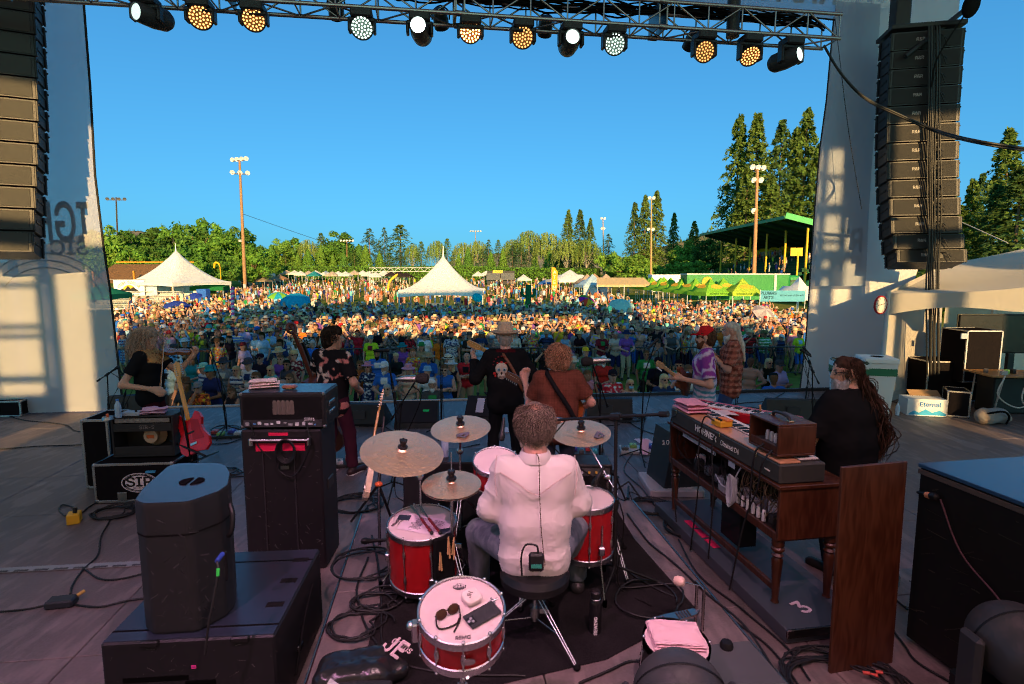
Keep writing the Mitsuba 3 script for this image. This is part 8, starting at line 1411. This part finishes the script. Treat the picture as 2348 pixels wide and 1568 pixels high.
# ================= KEYBOARDS, RIGHT SIDE, CABLES =================
ZC=2.58;oA,oB=on(1538,931,ZC),on(1790,1063,ZC);oy=unit(oA-oB);OL=np.linalg.norm(oA-oB);RO=np.stack([V(oy[1],-oy[0],0),oy,V(0,0,1)],1)
OG=lambda x,y,z:V(oB[0],oB[1],0)+RO@V(x,y,0)+V(0,0,z)       # x away from the open back, y along the organ
ob=lambda m,c,s,col=None,b=.004:m.box(OG(*c),s,col,R=RO,b=b)
og=thing('organ','old wooden organ on turned legs, its open back full of wires and chassis','organ');z0,z1,dp=2.0,2.42,.52
WDC=(.17,.05,.02)
for nm,c,s in(('top',(dp/2,OL/2+.0,z1-.012),(dp+.04,OL+.06,.028)),('bottom_board',(dp/2,OL/2,z0+.012),(dp,OL,.024)),('end_panel',(dp/2,.0,(z0+z1)/2),(dp,.028,z1-z0-.03)),('end_panel',(dp/2,OL,(z0+z1)/2),(dp,.028,z1-z0-.03)),('front_panel',(dp-.01,OL/2,(z0+z1)/2),(.02,OL-.04,z1-z0-.04)),('back_rail',(.012,OL/2,z0+.035),(.024,OL-.03,.055))):part(og,nm,ob(MB(WDC),c,s),'wood')
part(og,'shelf',ob(MB((.02,.018,.018)),(dp/2,OL/2,z0+.03),(dp-.05,OL-.05,.01)),'matte')
for i in range(14):
    y=.12+i*(OL-.3)/14+rnd.uniform(-.02,.02);h=rnd.uniform(.05,.16);ob_=MB(rnd.choice([(.35,.36,.36),(.22,.23,.24),(.45,.45,.44),(.12,.12,.13),(.03,.03,.03)]));part(og,'chassis',ob(ob_,(rnd.uniform(.08,.22),y,z0+.04+h/2),(.08,rnd.uniform(.05,.11),h)),'satin')
for i in range(6):y=.25+i*.07;part(og,'valve',MB((.5,.5,.48)).lathe([(0,.09),(.013,.085),(.016,.06),(.016,0)],OG(.06,y,z0+.045),n=10),'gloss')
part(og,'label_strip',ob(MB((.42,.42,.42)),(.03,OL*.70,z1-.07),(.004,.62,.035)),'matte');part(og,'plate',ob(MB((.45,.47,.5)),(.02,OL*.37,z1-.065),(.004,.10,.06)),'matte')
wr=MB((.10,.08,.05))
for i in range(46):
    y=rnd.uniform(.06,.55);a=OG(rnd.uniform(.05,.3),y,z1-.04);wr.tube(curve([a,a+RO@V(-.05,rnd.uniform(-.08,.08),-.1),OG(rnd.uniform(.04,.3),y+rnd.uniform(-.1,.12),z0+rnd.uniform(.05,.2))],5),.003,4,col=V(.14,.10,.06)*rnd.uniform(.4,1.6))
for i in range(22):y=rnd.uniform(.5,OL-.1);a=OG(.03,y,z1-.05);wr.tube(curve([a,a+RO@V(0,rnd.uniform(-.1,.1),-rnd.uniform(.1,.25)),OG(.08,y+rnd.uniform(-.25,.25),z0+.08)],5),.004,4,col=(.02,.02,.02))
q_=part(og,'wiring',wr,'matte');labels[q_]={'kind':'stuff'}
gw=MB((.38,.40,.44))
for i in range(7):a=np.linspace(0,2*PI,24);gw.tube([OG(.0-.008*i,.56+(.045+.004*i)*math.cos(t)*.6,z0+.17+(.10+.006*i)*math.sin(t))for t in a],.005,5)
gw.tube(curve([OG(0,.56,z0+.27),OG(0,.53,z1-.1),OG(.02,.5,z1-.02)],5),.006,5);gw.tube(curve([OG(0,.58,z0+.16),OG(0,.75,z0+.14),OG(.05,.95,z0+.16)],5),.006,5);solo('grey_cable','coil of grey cable hanging in the open organ back','cable',gw,'satin')
lp=[(.030,0),(.022,.02),(.026,.10),(.034,.30),(.040,.40),(.030,.43),(.044,.45),(.028,.475),(.046,.50),(.046,.515),(.036,.53),(.044,.545),(.044,.60)];lh=z0-STAGE-.12
for x,y in((.05,.05),(.05,OL-.05),(dp-.05,.05),(dp-.05,OL-.05)):part(og,'leg',MB(WDC).lathe([(r,z*lh/.6)for r,z in lp],OG(x,y,STAGE+.12),n=20),'wood')
part(og,'stretcher',ob(MB(WDC),(.05,OL/2,STAGE+.22),(.03,OL-.1,.05)),'wood');part(og,'swell_pedal_box',ob(MB(BK),(.25,OL*.5,STAGE+.33),(.16,.3,.3)),'satin')
dl=thing('organ_dolly','dark blue road-case lid under the organ, painted 3 and red tape','dolly');part(dl,'board',ob(MB((.05,.055,.07)),(dp/2,OL/2-.05,STAGE+.06),(dp+.14,OL+.42,.10)),'satin');part(dl,'edge',ob(MB((.22,.2,.2)),(dp/2,-.27,STAGE+.085),(dp+.15,.02,.06)),'metal')
part(dl,'lettering',MB((.65,.5,.58)).text('3',.13,OG(.22,-.10,STAGE+.112),RO@rotz(.3)@np.diag([1,1,1]),bold=True),'matte')
for i in range(3):part(dl,'tape',ob(MB((.62,.03,.10)),(.06,OL*.55+i*.2,STAGE+.113),(.07,.17,.003)),'matte','red tape strip')
cv=thing('clavinet','black-cased stage keyboard lettered on its back, lying on the organ','keyboard');cd,cz=.36,.145
part(cv,'case',ob(MB((.035,.035,.03)),(cd/2,OL/2,ZC-cz/2-.012),(cd,OL-.01,cz),b=.012),'tolex');part(cv,'lid',ob(MB((.42,.20,.10)),(.085,OL/2,ZC-.004),(.165,OL-.03,.014)),'gloss')
part(cv,'keybed',ob(MB((.03,.02,.02)),(.26,OL/2,ZC-.008),(.17,OL-.10,.008)),'satin');kw=MB((.62,.56,.50));kb=MB(BK);nk=60
for i in range(nk):kw.box(OG(.262,.06+(i+.5)*(OL-.14)/nk,ZC),(.15,(OL-.14)/nk-.002,.012),R=RO)
for i in range(nk):
    if i%7 not in(2,6):kb.box(OG(.235,.06+(i+1)*(OL-.14)/nk,ZC+.008),(.09,.012,.012),R=RO)
for nm,m in(('white_keys',kw),('black_keys',kb)):w_=part(cv,nm,m,'satin');labels[w_]={'kind':'stuff'}
RLB=RO@np.stack([V(0,-1,0),V(0,0,1),V(-1,0,0)],1);part(cv,'lettering',MB((.62,.6,.55)).text('HOHNER',.055,OG(-.001,OL*.60,ZC-.105),RLB,bold=True,sx=1.2).text('Clavinet D6',.042,OG(-.001,OL*.375,ZC-.105),RLB,sx=.9).text('modified',.012,OG(-.001,.15,ZC-.10),RLB),'matte')
for y in(.30,OL*.47,OL*.93):part(cv,'latch',ob(MB((.5,.42,.25)),(-.004,y,ZC-.03),(.008,.03,.035)),'metal')
ta=thing('valve_amp','small brown wooden valve amp with handle standing on the keyboard','amplifier');RA=RO;tz=ZC+.012;ay,aw,ah,ad=.24,.36,.24,.30
ac=lambda x,y,z:OG(.01+x,ay+y,tz+z)
for nm,c,s in(('top',(ad/2,0,ah),(ad,aw,.016)),('bottom',(ad/2,0,.022),(ad,aw,.016)),('side',(ad/2,-aw/2+.008,ah/2+.011),(ad,.016,ah-.04)),('side',(ad/2,aw/2-.008,ah/2+.011),(ad,.016,ah-.04)),('front',(ad-.01,0,ah/2),(.012,aw-.03,ah-.04)),('lower_back',(.012,0,.06),(.012,aw-.03,.055))):part(ta,nm,MB(WDC).box(ac(*c),s,R=RA,b=.003),'wood')
for i in range(4):part(ta,'valve',MB((.45,.46,.44)).lathe([(0,.08),(.012,.075),(.016,.05),(.015,0)],ac(.08,-.09+i*.05,.07),n=10),'gloss')
part(ta,'chassis',MB((.05,.05,.05)).box(ac(.14,0,.06),(.2,aw-.05,.03),R=RA),'satin');part(ta,'handle',MB((.02,.015,.014)).tube(curve([ac(.14,.10,ah+.01),ac(.14,.08,ah+.035),ac(.14,0,ah+.045),ac(.14,-.08,ah+.035),ac(.14,-.10,ah+.01)],5),.012,7),'satin')
for y in(-.11,.11):part(ta,'screw',MB((.5,.4,.25)).box(ac(.14,y,ah+.012),(.04,.035,.012),R=RA,b=.004),'metal');part(ta,'foot',MB(BK).cyl(ac(.05,y,0),ac(.05,y,.016),.018,n=10),'matte')
op=thing('effects_pedal','orange and yellow effects pedal on the keyboard lid','pedal');part(op,'body',MB((.62,.30,.02)).box(OG(.10,OL*.55,ZC+.035),(.12,.14,.05),R=RO@rotz(.1),b=.006),'satin');part(op,'treadle',MB((.58,.16,.02)).box(OG(.13,OL*.545,ZC+.066),(.07,.13,.014),R=RO@rotz(.1),b=.004),'satin')
for i in range(3):part(op,'knob',MB(BK).cyl(OG(.07,OL*.55-.04+i*.035,ZC+.06),OG(.07,OL*.55-.04+i*.035,ZC+.075),.010,n=8),'satin')
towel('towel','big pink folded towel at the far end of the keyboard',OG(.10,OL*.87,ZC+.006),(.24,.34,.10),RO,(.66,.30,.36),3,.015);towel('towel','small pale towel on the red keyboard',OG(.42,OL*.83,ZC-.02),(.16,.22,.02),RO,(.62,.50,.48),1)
nr2=thing('red_keyboard','red stage piano beyond the black keyboard','keyboard');ob2=OG(.62,OL*.86,ZC-.05);R2=RO@rotz(.62);part(nr2,'case',MB((.42,.01,.02)).box(ob2,(.30,1.05,.10),R=R2,b=.012),'gloss');m=MB((.62,.58,.55))
for i in range(36):m.box(ob2+R2@V(-.06,-.46+i*.0262,.055),(.14,.024,.012),R=R2)
w_=part(nr2,'white_keys',m,'satin');labels[w_]={'kind':'stuff'};m=MB(BK)
for i in range(36):
    if i%7 not in(2,6):m.box(ob2+R2@V(-.03,-.447+i*.0262,.064),(.085,.012,.012),R=R2)
w_=part(nr2,'black_keys',m,'satin');labels[w_]={'kind':'stuff'};part(nr2,'leg',MB(BK).tube([ob2+R2@V(0,-.3,-.05),V(*(ob2+R2@V(.2,.4,0))[:2],STAGE)],.02,6).tube([ob2+R2@V(0,.3,-.05),V(*(ob2+R2@V(.2,-.4,0))[:2],STAGE)],.02,6),'satin');part(nr2,'lettering',MB((.6,.58,.56)).text('nord',.035,ob2+R2@V(-.152,.42,-.015),R2@np.stack([V(0,-1,0),V(0,0,1),V(-1,0,0)],1),bold=True),'matte')
o=at(1722,950,5.4);guitar('electric_guitar','guitar standing behind the wooden amp, only its headstock and neck showing',V(o[0]+.1,5.3,STAGE+.25),V(-.06,.06,1),V(.9,-.4,.2),(.05,.2,.22),(.45,.22,.07))
sk2=thing('side_speaker','black wedge amplifier left of the organ leg with white label 10','amplifier');o=on(1512,1140,STAGE);part(sk2,'cabinet',MB((.015,.015,.016)).poly([(0,0),(.45,0),(.40,.62),(.10,.62)],.5,R=RO@np.stack([V(1,0,0),V(0,0,1),V(0,-1,0)],1),o=V(o[0]-.02,o[1]+.55,STAGE+.08)),'tolex');part(sk2,'lettering',MB((.6,.58,.55)).text('10',.05,V(o[0]+.06,o[1]+.045,STAGE+.60),RF,bold=True),'matte');part(sk2,'lid',MB((.3,.28,.28)).box(V(o[0]+.2,o[1]+.3,STAGE+.04),(.62,.62,.08),b=.01),'satin')
wp_=thing('wooden_board','dark polished wooden organ back panel standing on end beside the organ','panel');pA,pB=on(1897,1542,STAGE),on(2040,1518,STAGE);pd_=unit(pB-pA);Rp=np.stack([pd_,V(-pd_[1],pd_[0],0),V(0,0,1)],1);ph=at(1960,1063,(pA+pB)[1]/2)[2]-STAGE;part(wp_,'board',MB(WDC).box((pA+pB)/2+V(0,0,ph/2),(np.linalg.norm(pB-pA),.025,ph),R=Rp@roty(-.012),b=.004),'wood')
for x,z in((.02,.03),(.045,.015),(.06,.035)):solo('red_plug','red plug tip at the foot of the wooden panel','plug',MB((.55,.08,.06)).cyl((pA+pB)/2+V(x*2-.08,-.10,z+.01),(pA+pB)/2+V(x*2-.05,-.12,z+.02),.011,n=8),'satin','red plug tips at the panel foot')
cg=thing('conga','small red conga with pale head between panel and crate','drum');o=on(2040,1330,STAGE);part(cg,'shell',MB((.20,.03,.02)).lathe([(.12,0),(.15,.3),(.165,.5),(.16,.62)],V(o[0]-.02,o[1]+.25,STAGE),n=24,smooth=True),'gloss');part(cg,'head',MB((.55,.52,.42)).lathe([(.168,.60),(.17,.635),(.15,.645),(0,.645)],V(o[0]-.02,o[1]+.25,STAGE),n=24),'satin')
# crate at the right
k0=on(2110,1062,2.65);Rc=rotz(math.radians(9.5));cw,cdp,chh=1.5,1.9,1.25;ct_=k0+Rc@V(cw/2,-cdp/2,0);cr=thing('stage_crate','large scuffed black plywood crate with sky blue tinted into its top at right','crate')
part(cr,'body',MB((.010,.008,.0075)).box(V(ct_[0],ct_[1],STAGE+chh/2),(cw,cdp,chh-.04),R=Rc,b=.008),'satin');part(cr,'top',MB((.02,.06,.12)).box(ct_-V(0,0,.012),(cw+.02,cdp+.02,.025),R=Rc,b=.004),'gloss');part(cr,'trim',MB((.09,.06,.05)).box(k0+Rc@V(-.008,-cdp/2,-.05),(.012,cdp,.03),R=Rc),'satin')  # sky reflection is painted as blue into the top
for i in range(60):y,z=rnd.uniform(.02,cdp*.6),rnd.uniform(.1,1.1);part(cr,'scratch',MB(V(.035,.028,.022)*rnd.uniform(.4,1.2)).box(k0+Rc@V(-.0012,-y,-z),(.002,rnd.uniform(.02,.14),rnd.uniform(.002,.008)),R=Rc@rotx(rnd.uniform(-.7,.2))),'matte')
sm=thing('side_microphone','microphone with red band leaning against the big crate','microphone');mp_=k0+Rc@V(-.03,-.14,-.17);mic_body(sm,mp_,Rc@V(-.1,-.6,.12),'ball',.14);part(sm,'band',MB((.5,.2,.1)).cyl(mp_+Rc@V(0,.05,-.01),mp_+Rc@V(0,.02,-.004),.02,n=10),'satin');part(sm,'cable',MB((.10,.05,.06)).tube(curve([mp_+Rc@V(0,-.05,0),k0+Rc@V(-.02,-.35,-.45),k0+Rc@V(-.02,-.62,-.62),k0+Rc@V(-.03,-1.0,-.9)],6),.006,5),'matte')
# backstage right: bins, clock, cases, screens, table, carton, bag
for px,py,lb,op_ in((1942,905,'tall white waste bin with black liner, left of the pair',1),(2005,903,'tall white waste bin with green band and hole painted dark on its lid, right of the pair',0)):
    o=V(at(px,880,10.2)[0],10.2,STAGE);k=thing('waste_bin',lb,'bin');R=rotz(-.25);wb_,wt_,h=.40,.52,.92;vv=np.array([R@V(sx*w/2,sy*w/2,z)+o for z,w in((0,wb_),(h,wt_))for sx,sy in((-1,-1),(1,-1),(1,1),(-1,1))]);part(k,'body',MB((.62,.62,.60)).put(vv,[f for i in range(4)for f in([i,(i+1)%4,4+(i+1)%4],[i,4+(i+1)%4,4+i])]),'satin')
    part(k,'band',MB((.02,.14,.07)).box(o+V(0,0,h-.16),(wt_-.005,wt_-.005,.13),R=R),'satin')
    if op_:v,f=sdf_mesh([B(o+R@V(a*.22,b*.22,h),o+R@V(c_*.22,d_*.22,h),.035)for a,b,c_,d_ in((-1,-1,1,-1),(1,-1,1,1),(1,1,-1,1),(-1,1,-1,-1))],.02,.03,noise_amp=.02,noise_f=12);part(k,'liner',MB((.012,.03,.02)).put(v,f,None,True),'gloss')
    else:part(k,'lid',MB((.66,.66,.64)).box(o+V(0,0,h+.04),(.56,.56,.10),R=R,b=.02),'satin');part(k,'hole',MB((.02,.02,.02)).lathe([(.11,.092),(.11,.094),(0,.094)],o+V(0,0,h),n=24),'matte')  # dark disc paints the shade inside the lid opening
ck=thing('wall_clock','round red-rimmed clock hanging from the backstage tent corner','clock');o=at(2018,699,10.3);Rk=np.stack([V(.92,.38,0),V(0,0,1),V(.38,-.92,0)],1);part(ck,'face',MB((.60,.57,.50)).lathe([(.15,0),(.145,.012),(0,.012)],o,R=Rk,n=30),'matte');part(ck,'rim',MB((.35,.02,.02)).lathe([(.15,-.02),(.17,-.01),(.165,.02),(.15,.02)],o,R=Rk,n=30),'satin');m=MB((.05,.04,.04))
for i in range(12):t=PI/2-i*PI/6+.35;m.text(str(i or 12),.028,o+Rk@V(.115*math.cos(t),.115*math.sin(t)-.012,.014),Rk)
m.box(o+Rk@V(.02,.01,.016),(.16,.008,.003),R=Rk@rotz(.15)).box(o+Rk@V(-.03,.0,.016),(.10,.010,.003),R=Rk@rotz(.1));part(ck,'dial',m,'matte')
def gp2(px,y,z=STAGE):return V(at(px,880,y)[0],y,z)
flight('flight_case','long black flight case with silver edges behind the water carton',gp2(2150,11.2)+V(.2,0,.42),(1.3,.7,.8),rotz(-.05));fl2=flight('flight_case','black upright flight case with white handle plates under the screens',gp2(2215,10.9)+V(0,0,.95),(.65,.7,1.0),rotz(-.05));part(fl2,'handle',MB((.5,.5,.5)).box(gp2(2200,10.5)+V(0,0,1.35),(.14,.02,.12),b=.02),'metal')
for px,lb in((2245,'left of two black screens in the backstage tent'),(2325,'right of two black screens in the backstage tent')):o=at(px,765,11.3);k=thing('monitor_screen',lb,'screen');part(k,'panel',MB((.006,.007,.008)).box(o,(.78,.05,.75),R=rotz(-.15),b=.01),'gloss');part(k,'bezel',MB((.03,.03,.03)).box(o+V(0,.03,0),(.82,.03,.79),R=rotz(-.15),b=.01),'satin');part(k,'stand',MB(BK).box(V(o[0],o[1]+.05,(o[2]+STAGE)/2-.2),(.12,.08,o[2]-STAGE-.4)),'satin')
tb=thing('folding_table','brown folding table crowded with gear at the right edge','table');o=gp2(2330,9.9);part(tb,'top',MB((.25,.12,.04)).box(o+V(.3,0,.74),(1.9,.75,.03),R=rotz(-.1),b=.006),'satin')
for sx in(-.5,.9):part(tb,'leg',MB((.25,.22,.2)).tube([o+V(sx,-.3,.73),o+V(sx-.1,-.25,0)],.015,6).tube([o+V(sx,.3,.73),o+V(sx-.1,.25,0)],.015,6),'satin')
for i in range(14):solo('table_clutter','small gear item lying on the brown folding table','gear',MB(rnd.choice([(.02,.02,.02),(.1,.35,.3),(.3,.3,.3),(.05,.05,.06),(.2,.4,.08)])).box(o+V(-.5+i*.13,rnd.uniform(-.25,.1),.755+.03),(rnd.uniform(.05,.14),rnd.uniform(.05,.12),rnd.uniform(.03,.10)),R=rotz(rnd.uniform(0,3)),b=.006),'satin','gear on the folding table')
wc=MB((.40,.38,.34));p_=[o+V(-.55,-.38,.78),o+V(-.7,-.45,.45),o+V(-.35,-.5,.25),o+V(.0,-.48,.55),o+V(-.2,-.45,.70),o+V(-.3,-.48,.35),o+V(.1,-.5,.1),o+V(.2,-.46,.6)];solo('white_cable','looping pale cable hanging from the brown folding table','cable',wc.tube(curve(p_,8),.012,6),'satin')
dk2=MB((.010,.010,.011))
solo('equipment_rack','dark bulk of racks and cases under the folding table','rack',dk2.box(o+V(.5,.25,.34),(1.7,.4,.66),b=.02),'satin')
wt2=thing('water_carton','white and blue cardboard water carton on the stage floor at right','carton');o=gp2(2118,10.0);Rw=rotz(-.22);part(wt2,'box',MB((.55,.58,.60)).box(o+V(0,0,.15),(.62,.36,.30),R=Rw),'matte');part(wt2,'flap',MB((.28,.18,.10)).box(o+Rw@V(.1,.2,.33),(.5,.22,.006),R=Rw@rotx(.5)),'matte');part(wt2,'lettering',MB((.03,.14,.4)).text('Eternal',.075,o+Rw@V(.05,-.183,.17),Rw@RF,bold=True),'matte');m=MB((.05,.30,.55));m.poly([(-.30,0),(-.2,.08),(-.12,.04),(-.02,.11),(.08,.05),(.2,.09),(.30,.03),(.30,0)],.003,R=Rw@RF,o=o+Rw@V(0,-.181,.015));part(wt2,'mountains',m,'matte')
flight('flight_case','silver aluminium case standing between carton and backpack',gp2(2195,9.9)+V(0,0,.24),(.34,.46,.46),rotz(-.5),al=(.5,.5,.5));k=thing('backpack','grey and tan backpack slumped on the floor at right','backpack');o=gp2(2285,9.3);v,f=sdf_mesh([B(o+V(-.15,0,.13),o+V(.12,.02,.15),.14,.12),B(o+V(.15,0,.10),o+V(.25,0,.08),.09,.06)],.016,.05,noise_amp=.02,noise_f=9);part(k,'body',MB((.26,.23,.20)).put(v,f,streak((.30,.22,.16),(.18,.20,.22),8)(v),True),'cloth');part(k,'strap',MB(BK).tube(curve([o+V(-.2,-.1,.2),o+V(0,-.17,.25),o+V(.15,-.13,.15),o+V(.1,-.14,.03)],5),.018,5),'cloth')
wb2=thing('water_bottle','clear water bottle on the floor by the white bins','bottle');o=gp2(2062,9.9);part(wb2,'body',MB((.4,.5,.6)).lathe([(0,0),(.032,0),(.034,.15),(.013,.2),(.013,.22),(0,.22)],o,n=14),'gloss')
# left: open case lids and a leaning pole
lf=on(70,945,STAGE);fla=flight('flight_case','open black flight case lid with silver rim at the far left',V(lf[0],lf[1]+.35,STAGE+.20),(1.0,.10,.40),rotz(.1));flb=flight('flight_case','low black flight case with green tape at the left edge',V(lf[0]-.35,lf[1]-.1,STAGE+.14),(.85,.5,.28),rotz(.1));part(flb,'tape',MB((.03,.35,.08)).box(V(lf[0]-.35,lf[1]-.1,STAGE+.2835),(.5,.16,.004),R=rotz(.1)),'matte','green tape strip')
a,b=on(42,910,STAGE),at(-20,660,9.9);solo('leaning_pole','long pale wooden pole leaning at the left edge','pole',MB((.40,.28,.15)).tube([a+V(0,.2,0),b],.035,8),'satin')
for x in(98,28):a=onv(x,600,11.6);solo('banner_mast','white mast behind the left banner' if x>50 else 'thin white mast behind the left banner edge','mast',MB((.6,.6,.58)).cyl(V(a[0],a[1],0),V(a[0],a[1],5.5),.07,n=10),'satin')
# cables over deck and riser
def cable(label,pix,z=STAGE,r=.0075,col=(.012,.012,.012),wob=.03,n=8):
    pts=[on(x,y,z)for x,y in pix];c=curve(pts,n);c[:,:2]+=wob*(np.stack([meshkit.noise(np.stack([c[:,0]*2.2+k_*9,c[:,1]*2.2,c[:,0]*0],-1))-.5 for k_ in(0,1)],1));c[:,2]+=r+.006*meshkit.noise(c*9);solo('cable',label,'cable',MB(col).tube(c,r,6),'satin')
def coil(label,px,py,rx,turns,z=STAGE,r=.0075,hgt=.05):
    o=on(px,py,z);t=np.linspace(0,2*PI*turns,int(turns*26));s_=np.random.default_rng(int(px));ph=np.interp(t,np.arange(0,t[-1]+1,1),s_.uniform(-.09,.09,int(t[-1])+2));rr=rx*(1+ph*2.4);solo('cable_coil',label,'cable',MB((.013,.013,.014)).tube(np.stack([o[0]+rr*np.cos(t)*1.15+ph*.6,o[1]+rr*np.sin(t)+ph*.4,z+r+hgt*np.abs(ph)*6+.004],1),r,5),'satin')
coil('flat coil of black cable in front of the logo flight case',262,1178,.17,7);coil('cable coil on the floor beside the bass cabinet at left',520,1085,.16,3);coil('large cable coil on the far floor right of the curly guitarist',1432,962,.24,5);coil('tangle of cable coils behind the right boom stand',1492,1165,.20,8);coil('cable coils spread under the organ near its far leg',1590,1215,.24,6);coil('cable coil on the riser by the floor tom',860,1385,.12,4,RISER);coil('loose cable loop on the carpet right of the flask',1490,1385,.20,1.4,RISER);coil('cable loops at the left riser edge near the black bag',820,1440,.15,3,RISER);coil('cable heap at the foot of the wooden panel',1930,1575,.28,9);coil('cable loops left of the floor tom',840,1300,.22,3,RISER);coil('cable tangle between bass cabinet and riser',815,1160,.22,8);coil('cable tangle at the far floor left of the organ',1550,1010,.22,4);coil('cable loop by the mic stand right of the fiddler',520,985,.2,2)
for i,(lb,px)in enumerate((('black cable running from the left edge to the combo amp',[(-20,1032),(90,1025),(180,1022),(215,1018)]),('cable running along the floor from the left cases to the amp',[(20,955),(60,965),(150,975),(180,990),(260,985)]),('cable from the coil down to the black power adapter',[(250,1192),(232,1230),(225,1275),(190,1310),(165,1345),(160,1365)]),('thick cable at the left edge into the power adapter',[(-30,1408),(50,1402),(110,1390)]),('cable from the adapter to the subwoofer',[(170,1388),(230,1392),(300,1378),(350,1372)]),('thin cable branching across the hinge strip',[(190,1305),(230,1330),(280,1330),(335,1318)]),('loop of cable from the yellow splitter',[(150,1185),(136,1170),(145,1160),(170,1165),(175,1180)]),('cable from the yellow splitter to the flight case',[(182,1182),(205,1165),(230,1150)]),
    ('cable across the far stage floor left',[(300,960),(420,1005),(500,1020),(560,1005)]),('cable curling behind the bass cabinet',[(530,1095),(600,1090),(690,1070),(800,1060)]),('long cable across the floor beyond the ride cymbal',[(820,945),(920,1000),(1000,1035),(1100,1020)]),('cable snaking past the stool',[(1180,990),(1260,1010),(1330,985),(1420,975)]),('cable crossing the floor right of the boom stand',[(1400,940),(1480,990),(1560,1000),(1640,985)]),('cable curving along the far right floor',[(1640,930),(1720,935),(1800,945),(1880,940)]),('cable from the right monitor towards the keyboards',[(1800,900),(1760,920),(1700,925),(1600,940)]),('cable from the silver pedal to the tangle',[(1450,1040),(1430,1080),(1470,1120),(1500,1160)]),('cable under the organ to the tangle',[(1500,1160),(1560,1190),(1620,1230),(1700,1250)]),('cable along the organ dolly',[(1555,1240),(1600,1320),(1700,1400),(1800,1480),(1850,1560)]),('second cable along the organ dolly',[(1560,1300),(1650,1400),(1760,1480),(1830,1580)]),('cable winding right of the wooden panel',[(2040,1290),(2062,1330),(2050,1370),(2080,1400)]),('cable on the floor by the big crate',[(2045,1440),(2075,1480),(2100,1520),(2180,1570)]),('pale cable running from the white bins to the carton',[(1890,905),(2000,915),(2060,925),(2100,940)]))):cable(lb,px)
for lb,px in(('pair of cables running down the right riser edge',[(1440,1180),(1480,1240),(1540,1290),(1620,1360),(1700,1430),(1790,1560)]),('cable across the carpet towards the small drum',[(1420,1260),(1440,1310),(1500,1350),(1550,1370)]),('cable from the black bag to the floor tom',[(880,1500),(830,1420),(815,1350),(840,1280)]),('thin upright-looking cable at the left riser edge',[(855,1230),(862,1300),(872,1400),(880,1480),(920,1540)]),('cable at the bottom edge right of the black bag',[(940,1530),(1050,1548),(1200,1552)]),('cable looping at the bottom edge before the small drum',[(1330,1568),(1400,1540),(1450,1520),(1500,1530)])):cable(lb,px,RISER)
for lb,pt in(('cable hanging from the far end of the keyboard',[OG(0,OL*.93,ZC-.06),OG(-.04,OL*.95,ZC-.15),OG(-.05,OL*.9,z0),OG(-.06,OL*.8,STAGE+.02)]),('cable hanging from the orange pedal',[OG(.04,OL*.56,ZC+.05),OG(-.02,OL*.6,ZC+.06),OG(-.04,OL*.62,ZC-.2),OG(-.05,OL*.6,z0),OG(-.1,OL*.6,STAGE+.02)]),('cable hanging from the wooden amp',[OG(.01,.22,ZC+.08),OG(-.04,.25,ZC),OG(-.04,.28,z1-.1),OG(-.03,.3,z0+.1)]),('second cable hanging from the wooden amp',[OG(.01,.12,ZC+.06),OG(-.05,.14,ZC-.04),OG(-.04,.2,z1-.1),OG(-.04,.34,z0),OG(-.1,.4,STAGE+.02)]),('cable draped down the middle of the organ back',[OG(0,OL*.5,ZC-.03),OG(-.03,OL*.5,z1),OG(-.05,OL*.45,z0),OG(-.1,OL*.42,STAGE+.1)])):solo('hanging_cable',lb,'cable',MB((.012,.012,.012)).tube(curve(pt,6),.007,5),'satin')
